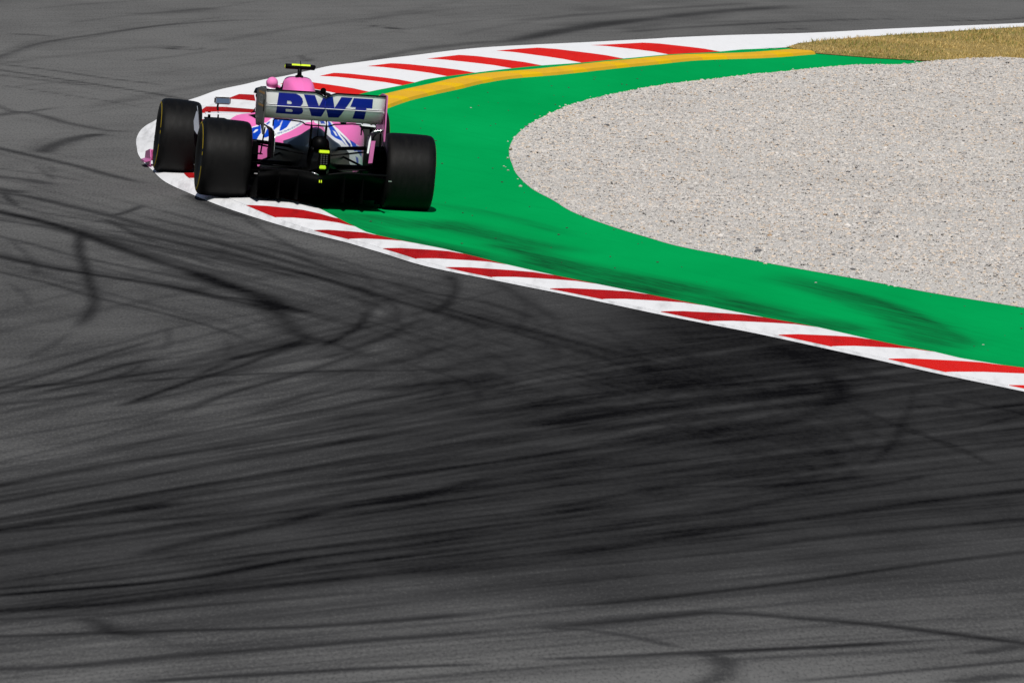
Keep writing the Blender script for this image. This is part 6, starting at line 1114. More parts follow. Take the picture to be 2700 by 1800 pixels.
# ------------------------------------------------------------------ yellow sausage kerb behind the striped one
saus = tag(empty('sausage_kerb', (0, 124, 0)), 'low yellow sausage kerb along the far green strip', kind='structure')
f_sl, f_su = curve_xy([(-1.62, 112.0)]+SAUS_L), curve_xy([(-1.76, 114.0)]+SAUS_U)
H = .042
def saus_pts(y):
    xa = float(f_sl(y)); d = (float(f_sl(y+.3))-float(f_sl(y-.3)))/.6
    t = np.array([d, 1.]); t /= np.linalg.norm(t); nrm = np.array([-t[1], t[0]])
    A = np.array([xa, y]); W = .36
    prof = [(0, .0), (.02, H*.7), (.06, H), (W-.06, H), (W-.02, H*.7), (W, 0)]
    return [(*(A+nrm*w), .004+z) for w, z in prof]
y = 112.2; k = 0
while y < 132.6:
    L = random.uniform(.48, .62) if k % 2 else random.uniform(.95, 1.25)
    y1 = min(y+L, 132.9); V = []
    for yq in np.linspace(y+.002, y1-.002, 4): V += saus_pts(yq)
    F = [tuple(f) for f in grid_faces(4, 6)]+[tuple(range(6)), tuple(range(23, 17, -1))]
    mesh_obj('kerb_segment', local(saus, np.array(V)), F, A_YELL if k % 2 else A_OCHRE, saus)
    y = y1; k += 1

# ------------------------------------------------------------------ gravel trap
def value_noise(x, y, s, seed):
    r = np.random.default_rng(seed).random((64, 64)); X = x/s; Y = y/s
    i = np.floor(X).astype(int); j = np.floor(Y).astype(int); a = X-i; b = Y-j; a = a*a*(3-2*a); b = b*b*(3-2*b)
    q = lambda u, v: r[u % 64, v % 64]
    return (1-a)*((1-b)*q(i, j)+b*q(i, j+1))+a*((1-b)*q(i+1, j)+b*q(i+1, j+1))
def bed_z(x, y):
    e = np.clip((x-f_grav(y))/.5, 0, 1)
    return .006+e*(.022+.02*np.sin(1.9*x+.55*y)*value_noise(x, y, 2.5, 8)+.045*value_noise(x, y, .9, 3)+.016*value_noise(x, y, .22, 4))
yr = np.linspace(82.7, 139.1, 300); s = np.linspace(0, 1, 150)**1.3
xl = f_grav(yr); BXg = xl[:, None]+(13-xl)[:, None]*s; BYg = np.repeat(yr[:, None], len(s), 1)
bed = fast_mesh('gravel_trap', np.stack([BXg, BYg, bed_z(BXg, BYg)], -1).reshape(-1, 3), grid_faces(len(yr), len(s)), mat_gravel_bed(), None, True)
tag(bed, 'pale grey gravel trap on the inside of the corner', kind='structure')

t = (1+5**.5)/2
ICO = np.array([(-1, t, 0), (1, t, 0), (-1, -t, 0), (1, -t, 0), (0, -1, t), (0, 1, t), (0, -1, -t), (0, 1, -t), (t, 0, -1), (t, 0, 1), (-t, 0, -1), (-t, 0, 1)])/math.hypot(1, t)
ICF = np.array([(0, 11, 5), (0, 5, 1), (0, 1, 7), (0, 7, 10), (0, 10, 11), (1, 5, 9), (5, 11, 4), (11, 10, 2), (10, 7, 6), (7, 1, 8), (3, 9, 4), (3, 4, 2), (3, 2, 6), (3, 6, 8), (3, 8, 9), (4, 9, 5), (2, 4, 11), (6, 2, 10), (8, 6, 7), (9, 8, 1)])
ICF = ICF[ICO[ICF].mean(1)[:, 2] > -.35]
N = 125000
py = rng.uniform(86, 136, N*3); px = rng.uniform(-.3, 8.2, N*3)
ok = (px > f_grav(py)+.02*value_noise(px, py, .25, 21)-np.where(rng.random(N*3) < .03, rng.exponential(.045, N*3), 0.)) & (px < .0475*py+1.0)
px, py = px[ok][:N], py[ok][:N]; n = len(px)
sz = rng.lognormal(math.log(.0112), .28, n).clip(.006, .032)
sc = np.stack([sz*rng.uniform(.8, 1.3, n), sz*rng.uniform(.8, 1.3, n), sz*rng.uniform(.45, .75, n)], 1)
ang = rng.uniform(0, 6.283, n); tilt = rng.normal(0, .35, n)
J = ICO[None]*(1+rng.normal(0, .13, (n, 12, 1)))*sc[:, None, :]
y1_, z1_ = J[..., 1]*np.cos(tilt)[:, None]-J[..., 2]*np.sin(tilt)[:, None], J[..., 1]*np.sin(tilt)[:, None]+J[..., 2]*np.cos(tilt)[:, None]
xr_, yr_ = J[..., 0]*np.cos(ang)[:, None]-y1_*np.sin(ang)[:, None], J[..., 0]*np.sin(ang)[:, None]+y1_*np.cos(ang)[:, None]
zb = bed_z(px, py)+sz*rng.uniform(-.15, .25, n)
V = np.stack([xr_+px[:, None], yr_+py[:, None], z1_+zb[:, None]], -1).reshape(-1, 3)
F = (ICF[None]+(np.arange(n)*12)[:, None, None]).reshape(-1, 3)
tone = (rng.normal(.515, .045, n)+.06*(value_noise(px, py, 1.3, 31)-.5)).clip(.3, .76)
warm = rng.random(n)
colr = np.stack([tone*1.045, tone*.985, tone*.925, np.ones(n)], 1)
w = warm < .16; colr[w] *= [1.08, .95, .82, 1]
w = (warm > .3) & (warm < .5); colr[w] *= [.84, .85, .88, 1]
w = (warm > .5) & (warm < .55); colr[w] *= [.56, .56, .58, 1]
w = warm > .99; colr[w] = [.10, .10, .11, 1]
w = (warm > .986) & (warm < .99); colr[w] = [.36, .23, .13, 1]
stones = fast_mesh('gravel', V, F, mat_stone(), None, False, {'stone': ('FLOAT_COLOR', np.repeat(colr, 12, 0))})
tag(stones, 'loose pale grey and beige gravel stones filling the trap', 'gravel', kind='stuff')

# ------------------------------------------------------------------ dry grass beyond the sausage kerb
GRASS = [(3.04, 134.20), (3.20, 135.39), (3.64, 136.97), (4.52, 139.46), (5.44, 141.82), (6.24, 143.84), (9.9, 150.4), (13.5, 156.0), (13.5, 141.5), (9.5, 138.4), (5.85, 134.45), (4.75, 132.80), (4.54, 132.69), (4.06, 132.67), (3.38, 132.98)]
MS = Mat('dry_verge_soil', .95, .1); MS.color(MS.mix(MS.noise(MS.pos(), 5, 5, .6, .3, .7), (.23, .165, .055), (.38, .28, .105)))
verge = mesh_obj('verge', [(x, y, .012) for x, y in GRASS], [tuple(range(len(GRASS)-1, -1, -1))], MS.m)
bm = bmesh.new(); bm.from_mesh(verge.data); bmesh.ops.triangulate(bm, faces=bm.faces); bmesh.ops.recalc_face_normals(bm, faces=bm.faces); bm.to_mesh(verge.data); bm.free()
tag(verge, 'dry brown soil under the sparse grass beside the far track edge', kind='structure')
def inside(poly, x, y):
    P = np.array(poly); r = np.zeros(len(x), bool)
    for a, b in zip(P, np.roll(P, -1, 0)):
        c = ((a[1] > y) != (b[1] > y)) & (x < (b[0]-a[0])*(y-a[1])/(b[1]-a[1]+1e-12)+a[0]); r ^= c
    return r
N = 90000
px = rng.uniform(2.9, 9.5, N); py = rng.uniform(132.5, 152, N); ok = inside(GRASS, px, py) & (px < .047*py+1.6); px, py = px[ok], py[ok]; n = len(px)
dens = value_noise(px, py, .5, 9)*.6+value_noise(px, py, 1.7, 10)*.6
kp = rng.random(n) < dens*1.2; px, py = px[kp], py[kp]; n = len(px)
hgt = rng.uniform(.010, .042, n)*(.6+.9*value_noise(px, py, .8, 12)); an = rng.uniform(0, 6.283, n); wd = rng.uniform(.003, .007, n); ln = rng.uniform(.2, 1.1, n)*hgt
b = np.stack([px, py, np.full(n, .01)], 1); dx = np.stack([np.cos(an)*wd, np.sin(an)*wd, np.zeros(n)], 1)
la = rng.uniform(0, 6.283, n); tip = b+np.stack([np.cos(la)*ln, np.sin(la)*ln, hgt], 1)
V = np.stack([b-dx, b+dx, tip], 1).reshape(-1, 3); F = np.arange(n*3).reshape(-1, 3)
hue = rng.random(n)+.9*(value_noise(px, py, 1.1, 15)-.5)
gc = np.where((hue < .26)[:, None], [[.15, .155, .035, 1]], np.where((hue < .7)[:, None], [[.38, .27, .085, 1]], [[.50, .36, .14, 1]]))
MG = Mat('dry_grass_blade', .8, .2); MG.color(MG.attr('blade', 'Color'))
grass = fast_mesh('grass', V, F, MG.m, None, False, {'blade': ('FLOAT_COLOR', np.repeat(gc, 3, 0))})
tag(grass, 'dry yellow brown grass growing on the far verge', 'grass', kind='stuff')

# ------------------------------------------------------------------ scattered rubber crumbs and stray stones on the green paint
N = 150; py = rng.uniform(79, 133, N); u = rng.random(N)**.8; px = f_inner(py)+.05+(f_green_r(py)-f_inner(py)-.1)*u
sz = rng.uniform(.003, .009, N); J = ICO[None]*(1+rng.normal(0, .2, (N, 12, 1)))*sz[:, None, None]*np.array([1.4, 1.4, .7])
V = (J+np.stack([px, py, .004+sz*.5], 1)[:, None, :]).reshape(-1, 3); F = (ICF[None]+(np.arange(N)*12)[:, None, None]).reshape(-1, 3)
cc = np.where((rng.random(N) < .05)[:, None], [[.5, .48, .46, 1]], [[.02, .03, .025, 1]])
crumbs = fast_mesh('rubber_crumbs', V, F, bpy.data.materials['gravel_stone'], None, False, {'stone': ('FLOAT_COLOR', np.repeat(cc, 12, 0))})
tag(crumbs, 'tiny black rubber crumbs and stray stones scattered on the green strip', 'debris', kind='stuff')

# ------------------------------------------------------------------ racing car
PINK, WHITE, BLUE, NAVY, SLATE = (.87, .18, .49), (.82, .83, .85), (.001, .055, .52), (.006, .012, .22), (.034, .050, .082)
M_PINK = plain('pink_car_paint', PINK, .35, .4, 0, .1, .05, 4)
M_WHITEP = plain('white_car_paint', (.80, .81, .83), .35, .4, 0, .1, .04, 4)
M_WINGW = plain('silver_white_wing_paint', (.88, .89, .90), .4, .4, .0, .1, .05, 3)
M_BLUE = plain('blue_lettering_paint', (.001, .012, .27), .5, .3, 0, 0, .06, 4)
M_BLACK = plain('black_carbon', (.0016, .0016, .002), .45, .07, 0, 0, .3, 20)
M_MATT = plain('matt_black_carbon', (.0009, .0009, .001), .8, .03, 0, 0, .3, 20)
M_ENDP = plain('dark_grey_endplate', (.045, .045, .045), .42, .4, 0, .2, .25, 9)
M_LIME = plain('fluorescent_yellow', (.60, .80, .012), .5, .4, 0, 0, .05, 5)
M_LIMED = plain('lime_light_panel', (.42, .66, .005), .5, .4, 0, 0, .08, 5)
M_RIM = plain('dark_rim_metal', (.02, .02, .022), .35, .6, .6, 0, .2, 9)
M_NUT = plain('bright_wheel_nut', (.75, .76, .78), .18, .6, 1., 0, .05, 9)
M_YEL = plain('yellow_sidewall_band', (.30, .21, .004), .7, .2, 0, 0, .2, 14)
M_ORANGE = plain('orange_band', (.36, .17, .02), .5, .4, 0, 0, .2, 14)
M_GREYL = plain('grey_letter', (.42, .41, .39), .5, .4, 0, 0, .1, 14)
M_GLASS = Mat('mirror_glass', .04, .6, 1.); M_GLASS.color(M_GLASS.mix(M_GLASS.noise(M_GLASS.local(), 3), (.30, .34, .42), (.45, .47, .50))); M_GLASS = M_GLASS.m
M_TXT = plain('pale_blue_lettering', (.12, .20, .45), .5, .3, 0, 0, .1, 9)
M_DPINK = plain('deep_and_shaded_pink', (.50, .13, .33), .4, .35, 0, .1, .15, 9)  # car pink darkened for shade on the right endplate; deep pink at the front
M_SILV = plain('silver_edge', (.55, .56, .58), .25, .6, .8, 0, .1, 9)
M_FINW = plain('pale_grey_fin', (.24, .27, .31), .4, .4, 0, .2, .08, 9)
MT = Mat('tyre_rubber', .62, .13)
tn = MT.noise(MT.local((1, .35, .35)), 26, 4, .6, .3, .75)
MT.color(MT.mix(tn, (.0022, .0022, .0024), (.0052, .0051, .0050))); MT.rough(MT.remap(tn, 0, 1, .50, .68)); M_TYRE = MT.m
MS2 = Mat('tyre_sidewall', .6, .2); MS2.color(MS2.mix(MS2.noise(MS2.local(), 30), (.006, .006, .006), (.011, .011, .011))); M_SIDE = MS2.m
MB = Mat('body_livery', .4, .10, 0, .0); MB.color(MB.attr('livery', 'Color')); M_BODY = MB.m

car = empty('racing_car', (0, 0, 0))
def rot_car(yaw, pitch, roll):
    return Matrix.Rotation(math.radians(yaw), 3, 'Z') @ Matrix.Rotation(math.radians(pitch), 3, 'X') @ Matrix.Rotation(math.radians(roll), 3, 'Y')
RC = rot_car(7.33, -.63, .5)
car.matrix_world = Matrix.Translation((-1.801, 98.124, .0172)) @ RC.to_4x4()
tag(car, 'pink white and blue single-seater racing car riding over the kerb, seen from behind', 'racing car')

def part(name, V, F, mat, parent=None, smooth=False):
    return mesh_obj(name, V, F, mat, parent or car, smooth)

def box_vf(x0, x1, y0, y1, z0, z1):
    V = [(x, y, z) for z in (z0, z1) for y in (y0, y1) for x in (x0, x1)]
    return V, [(0, 2, 3, 1), (4, 5, 7, 6), (0, 1, 5, 4), (2, 6, 7, 3), (0, 4, 6, 2), (1, 3, 7, 5)]
def join(*vfs):
    V, F = [], []
    for v, f in vfs:
        k = len(V); V += [tuple(p) for p in v]; F += [tuple(i+k for i in q) for q in f]
    return V, F
def box(name, x0, x1, y0, y1, z0, z1, mat, parent=None, bev=.004):
    o = part(name, *box_vf(x0, x1, y0, y1, z0, z1), mat, parent)
    if bev:
        b = bmesh.new(); b.from_mesh(o.data); bmesh.ops.bevel(b, geom=b.edges[:], offset=bev, segments=2, affect='EDGES'); b.to_mesh(o.data); b.free()
    return o
def tube_vf(pts, r, n=8, flat=1.0, up=(0, 0, 1)):
    """swept ellipse: half-width r, half-height r*flat"""
    P = [Vector(p) for p in pts]; R_ = r if isinstance(r, (list, tuple)) else [r]*len(P); V, F = [], []
    for i, p in enumerate(P):
        d = (P[min(i+1, len(P)-1)]-P[max(i-1, 0)]).normalized()
        a = d.cross(Vector(up)); a = a.normalized() if a.length > 1e-4 else Vector((1, 0, 0)); b = a.cross(d).normalized()
        for k in range(n):
            t_ = 2*math.pi*k/n; q = p+a*math.cos(t_)*R_[i]+b*math.sin(t_)*R_[i]*flat; V.append(tuple(q))
    for i in range(len(P)-1):
        for k in range(n): F.append((i*n+k, i*n+(k+1) % n, (i+1)*n+(k+1) % n, (i+1)*n+k))
    F.append(tuple(range(n-1, -1, -1))); F.append(tuple((len(P)-1)*n+k for k in range(n)))
    return V, F
def tube(name, pts, r, mat, parent=None, n=8, flat=1.0, up=(0, 0, 1)):
    return part(name, *tube_vf(pts, r, n, flat, up), mat, parent, True)
def mirror(vf): V, F = vf; return [(-x, y, z) for x, y, z in V], [tuple(reversed(f)) for f in F]
def plate_vf(poly_yz, x, th):
    """flat plate in a plane of constant x with outline (y, z)"""
    n = len(poly_yz); V = [(x-th/2, y, z) for y, z in poly_yz]+[(x+th/2, y, z) for y, z in poly_yz]
    F = [tuple(range(n)), tuple(range(2*n-1, n-1, -1))]+[(i, (i+1) % n, n+(i+1) % n, n+i) for i in range(n)]
    return V, F
def plate_xz_vf(poly_xz, y, th):
    n = len(poly_xz); V = [(x, y-th/2, z) for x, z in poly_xz]+[(x, y+th/2, z) for x, z in poly_xz]
    return V, [tuple(range(n)), tuple(range(2*n-1, n-1, -1))]+[(i, (i+1) % n, n+(i+1) % n, n+i) for i in range(n)]
def fix_normals(o):
    b = bmesh.new(); b.from_mesh(o.data); bmesh.ops.recalc_face_normals(b, faces=b.faces[:]); b.to_mesh(o.data); b.free(); return o

# --- body: engine cover and sidepods as one lofted shell, painted livery
ST = [(-.36, [(0, .605), (.04, .60), (.075, .57), (.085, .53), (.09, .50), (.095, .47), (.10, .43), (.10, .38), (.09, .33)]),
      (0.0, [(0, .668), (.04, .655), (.08, .62), (.12, .575), (.16, .535), (.19, .50), (.207, .45), (.21, .38), (.21, .30)]),
      (.5, [(0, .76), (.04, .745), (.08, .70), (.14, .64), (.22, .585), (.30, .54), (.350, .47), (.37, .38), (.38, .27)]),
      (1.0, [(0, .90), (.05, .885), (.09, .82), (.15, .71), (.28, .645), (.41, .605), (.49, .52), (.515, .40), (.525, .265)]),
      (1.4, [(0, 1.012), (.095, .985), (.132, .90), (.165, .77), (.32, .685), (.48, .648), (.565, .555), (.583, .42), (.585, .26)]),
      (1.68, [(0, 1.032), (.105, 1.012), (.142, .93), (.175, .79), (.35, .695), (.52, .655), (.605, .57), (.618, .44), (.615, .25)])]
def spline(xs_, Y, x):
    xs_ = np.asarray(xs_, float); Y = np.asarray(Y, float); m = np.gradient(Y, xs_, axis=0); x = np.asarray(x, float)
    i = np.clip(np.searchsorted(xs_, x)-1, 0, len(xs_)-2); h = xs_[i+1]-xs_[i]; t_ = (x-xs_[i])/h
    sh = (-1,)+(1,)*(Y.ndim-1); t_ = t_.reshape(sh); h = h.reshape(sh)
    return (2*t_**3-3*t_**2+1)*Y[i]+(t_**3-2*t_**2+t_)*h*m[i]+(-2*t_**3+3*t_**2)*Y[i+1]+(t_**3-t_**2)*h*m[i+1]
def body_points(side, yq, tq):
    """surface points for matching arrays of station y and section parameter t"""
    C = spline([s_[0] for s_ in ST], [s_[1] for s_ in ST], np.asarray(yq, float))
    out = []
    for c, tt, y_ in zip(C, tq, yq):
        p = spline(np.linspace(0, 1, 9), c, np.array([tt]))[0]; out.append((side*p[0], y_, p[1]))
    return np.array(out)
NY, NT = 330, 130
by_ = np.linspace(-.36, 1.68, NY); bt_ = np.linspace(0, 1, NT)
C = spline([s_[0] for s_ in ST], [s_[1] for s_ in ST], by_)
S = spline(np.linspace(0, 1, 9), np.swapaxes(C, 0, 1), bt_)
half = np.zeros((NY, NT, 3)); half[..., 0] = S[..., 0].T; half[..., 2] = S[..., 1].T; half[..., 1] = by_[:, None]
full = np.concatenate([half[:, :0:-1]*[-1, 1, 1], half], 1)
YY, TT = np.meshgrid(by_, bt_, indexing='ij')
COLS = {'white': WHITE, 'blue': BLUE, 'navy': NAVY, 'slate': SLATE, 'pink': PINK}
paint_side = {}
for side in (-1, 1):
    c = np.tile(np.array(PINK), (NY, NT, 1))
    for nm, sd, poly in LIVERY:
        if sd == side:
            msk = inside([(a, b) for a, b in poly], YY.ravel(), TT.ravel()).reshape(YY.shape)
            c[msk] = COLS[nm]
    tail = YY < np.interp(TT, [0, .25, .45, .65, 1], [-.10, .03, .12, .22, .3])
    c[tail & (TT < .75)] = SLATE
    c[(YY < np.interp(TT, [.6, .8, 1], [-.5, .3, .6])) & (TT > .68)] = (.004, .005, .007)  # low rear flank blackened, shade behind the pods put into the colour
    c[(half[..., 2] < np.interp(YY, [-.4, .3, .6], [.505, .495, .40])) & (YY < .6) & (half[..., 0] < .36)] = (.003, .0035, .005)  # same painted shade, below the rear arms
    paint_side[side] = c
colr = np.concatenate([paint_side[-1][:, :0:-1], paint_side[1]], 1)
W2 = full.shape[1]
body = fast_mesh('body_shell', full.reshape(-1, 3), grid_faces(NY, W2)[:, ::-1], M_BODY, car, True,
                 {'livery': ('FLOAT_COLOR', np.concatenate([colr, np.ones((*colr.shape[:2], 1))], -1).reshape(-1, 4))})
fix_normals(body)
V = []
for y_, w in ((-.05, .16), (.3, .25), (.7, .36), (1.1, .47), (1.7, .55), (2.02, .55)): V += [(-w, y_, .08), (w, y_, .08), (w+.02, y_, .275), (-w-.02, y_, .275)]
fix_normals(part('sidepod_undercut', V, [(i*4+k, i*4+(k+1) % 4, i*4+4+(k+1) % 4, i*4+4+k) for i in range(5) for k in range(4)]+[(0, 1, 2, 3), (23, 22, 21, 20)], M_MATT))
# air intake face, louvres behind the cockpit, shark crease
ring = full[-1][60:132]; cen = ring.mean(0)
part('air_intake', [tuple(p+np.array([0, .004, 0])) for p in ring]+[tuple(cen-np.array([0, .12, 0]))], [(i, i+1, len(ring)) for i in range(len(ring)-1)], M_MATT, body)
for k in range(5):
    for s_ in (-1, 1):
        q = body_points(s_, [1.50-.065*k]*4, [.505+.008*k, .505+.008*k, .575, .575])
        q2 = body_points(s_, [1.455-.065*k]*4, [.505+.008*k, .505+.008*k, .575, .575])
        V = [tuple(q[0]), tuple(q[3]), tuple(q2[2]), tuple(q2[1])]; V = [(x, y_, z+.004) for x, y_, z in V]
        V += [(x, y_, z-.012) for x, y_, z in V]
        fix_normals(part('louvre', V, [(0, 1, 2, 3), (7, 6, 5, 4), (0, 4, 5, 1), (1, 5, 6, 2), (2, 6, 7, 3), (3, 7, 4, 0)], M_MATT, body))
def text_mesh(name, txt, size, mapper, mat, parent, shear=0.):
    cu_ = bpy.data.curves.new('tmp_text', 'FONT'); cu_.body = txt; cu_.size = size; cu_.shear = shear; cu_.resolution_u = 3
    ob = bpy.data.objects.new('tmp_text', cu_); COL.objects.link(ob)
    dg = bpy.context.evaluated_depsgraph_get(); me = bpy.data.meshes.new_from_object(ob.evaluated_get(dg))
    V = [mapper(v.co.x, v.co.y) for v in me.vertices]; F = [tuple(p.vertices) for p in me.polygons]
    bpy.data.objects.remove(ob); bpy.data.curves.remove(cu_); bpy.data.meshes.remove(me)
    return part(name, V, F, mat, parent)
def on_body(a, b):
    # text baseline runs along the left flank between two stations of the shell
    u = a/.42; yq = .515-.125*u+b*.9; tq = .605-.31*u-b*.9
    p = body_points(-1, [yq], [max(.02, tq)])[0]; return (p[0]-.002, p[1], p[2]+.003)
text_mesh('side_lettering', 'TECHNOLOGIES', .062, on_body, M_TXT, body, .2)

# --- gearbox tail, exhaust, crash structure with rain light
V = []
for y_, w, z0, z1 in [(.35, .16, .12, .52), (0., .13, .15, .50), (-.35, .075, .30, .47), (-.70, .045, .34, .46), (-.74, .035, .35, .45)]:
    V += [(-w, y_, z0), (w, y_, z0), (w*1.05, y_, (z0+z1)/2), (w*.8, y_, z1), (-w*.8, y_, z1), (-w*1.05, y_, (z0+z1)/2)]
F = [(i*6+k, i*6+(k+1) % 6, (i+1)*6+(k+1) % 6, (i+1)*6+k) for i in range(4) for k in range(6)]+[(0, 5, 4, 3, 2, 1), (24, 25, 26, 27, 28, 29)]
fix_normals(part('gearbox', V, F, M_BLACK))
ex = tube('exhaust', [(0, -.05, .535), (0, -.25, .538), (0, -.42, .54)], [.062, .062, .06], M_BLACK, None, 20)
n = 20; V = [(math.cos(6.2832*k/n)*.052, -.4225, .54+math.sin(6.2832*k/n)*.052) for k in range(n)]+[(math.cos(6.2832*k/n)*.045, -.30, .54+math.sin(6.2832*k/n)*.045) for k in range(n)]
part('exhaust_bore', V, [(k, (k+1) % n, n+(k+1) % n, n+k) for k in range(n)]+[tuple(range(2*n-1, n-1, -1))], M_MATT, ex)
for sx in (-.052, .052): tube('wastegate_pipe', [(sx, -.1, .50), (sx, -.34, .487), (sx, -.39, .485)], .02, M_BLACK, None, 10)
rl = box('rain_light', -.044, .040, -.79, -.74, .33, .505, M_MATT, None, .006)
box('light_cap', -.045, .042, -.797, -.745, .476, .503, M_LIME, rl, .004)
box('light_base', -.036, .020, -.797, -.745, .338, .372, M_LIMED, rl, .006)
M_LED = plain('unlit_led', (.05, .05, .052), .3, .5, 0, 0, .1, 8)
for r_ in range(5):
    for c_ in range(3): box('led', -.031+.023*c_, -.017+.023*c_, -.799, -.788, .383+.0175*r_, .393+.0175*r_, M_LED, rl, .002)

# --- floor and diffuser
fl = [(-.64, -.02), (-.70, .4), (-.72, 1.9), (-.56, 2.5), (-.2, 2.75), (.2, 2.75), (.56, 2.5), (.72, 1.9), (.70, .4), (.64, -.02)]
V = [(x, y_, .06) for x, y_ in fl]+[(x, y_, .085) for x, y_ in fl]; n = len(fl)
floor = fix_normals(part('floor', V, [tuple(range(n)), tuple(range(2*n-1, n-1, -1))]+[(i, (i+1) % n, n+(i+1) % n, n+i) for i in range(n)], M_MATT))
V = []; prof = [(.0, .075), (-.2, .10), (-.4, .165), (-.55, .225), (-.70, .275)]
xs_ = np.linspace(-.55, .55, 45)
for y_, z in prof:
    for x in xs_:
        arch = .035*math.cos(max(-1, min(1, (abs(x)-.27)/.27))*math.pi/2) if abs(x) > .02 else -.0
        V.append((x, y_, z+arch*(-y_/.7)))
nx = len(xs_); top = [(x, y_, z+.012) for x, y_, z in V]
F = [tuple(f) for f in grid_faces(5, nx)]+[tuple(i+5*nx for i in reversed(f)) for f in grid_faces(5, nx)]
F += [(4*nx+i, 4*nx+i+1, 5*nx+4*nx+i+1, 5*nx+4*nx+i) for i in range(nx-1)]
diff = fix_normals(part('diffuser', V+top, F, M_BLACK, None, True))
for x in (-.55, -.36, -.2, .2, .36, .55):
    fix_normals(part('strake', *plate_vf([(0, .03), (-.70, .06), (-.70, .275), (-.4, .165), (0, .08)], x, .006), M_MATT, diff))
for x in (-.42, .45): box('diffuser_flap', x-.12, x+.12, -.735, -.70, .305, .320, M_BLACK, diff, .003)
for x0 in (-.585, .575): box('diffuser_tab', x0, x0+.028, -.715, -.70, .262, .270, M_SILV, diff, 0)
tube('wing_lip', [(-.09, -.712, .305), (-.05, -.712, .295), (-.03, -.712, .285)], .004, M_SILV, diff, 6)
em = tube('jack_emblem', [(-.012, -.735, .232), (-.012, -.742, .232)], .017, M_MATT, diff, 14, 1., (1, 0, 0))
for sx in (-.012, .004): box('emblem_mark', -.012+sx-.003, -.012+sx+.005, -.748, -.7425, .221, .243, M_LIME, em, 0)

# --- rear wing
WZ = [.733, .745, .758, .780, .81, .85]; WY = [-.37, -.42, -.455, -.505, -.547, -.576]
FZ = [.860, .875, .90, .93, .96, .984]; FY = [-.566, -.577, -.589, -.601, -.612, -.620]
def wing_y(z):
    return float(np.interp(z, WZ+FZ, WY+FY))
def notch(x): return -.039*max(0., 1-(abs(x)/.095))**1.3 if abs(x) < .095 else 0.
def foil(name, zs, ysx, th, mat, lead, xw=.516, nx=41, cut=False):
    xs_ = np.linspace(-xw, xw, nx) if not cut else np.unique(np.concatenate([np.linspace(-xw, xw, 21), np.linspace(-.1, .1, 21)]))
    prof = [(y_, z) for y_, z in zip(ysx, zs)]
    back = [(y_+th*(.35+.65*math.sin(math.pi*(i+.5)/len(prof))), z+.003) for i, (y_, z) in enumerate(prof)]
    loop = prof+back[::-1]
    V = []
    for x in xs_:
        for y_, z in loop:
            f_ = (z-zs[0])/(zs[-1]-zs[0])
            dz = notch(x)*max(0, f_)**1.2 if cut else 0.
            V.append((x, y_, z+dz))
    m = len(loop); F = [(i*m+k, i*m+(k+1) % m, (i+1)*m+(k+1) % m, (i+1)*m+k) for i in range(len(xs_)-1) for k in range(m)]
    F += [tuple(range(m)), tuple((len(xs_)-1)*m+k for k in range(m-1, -1, -1))]
    return fix_normals(part(name, V, F, mat, None, True))
wing_main = foil('wing_main_plane', WZ, WY, .03, M_WINGW, .1)
# forward part of the main plane
V = []
for x in (-.516, .516):
    for y_, z in [(-.335, .742), (-.20, .728), (-.10, .735), (-.08, .745), (-.10, .756), (-.25, .765), (-.36, .772), (-.45, .80), (-.50, .835), (-.535, .86), (-.49, .815), (-.42, .765)]: V.append((x, y_, z))
m = 12
fix_normals(part('wing_leading_section', V, [tuple(range(m)), tuple(range(2*m-1, m-1, -1))]+[(k, (k+1) % m, m+(k+1) % m, m+k) for k in range(m)], M_BLACK, wing_main))
wing_flap = foil('wing_flap', FZ, FY, .018, M_WINGW, .05, cut=True)
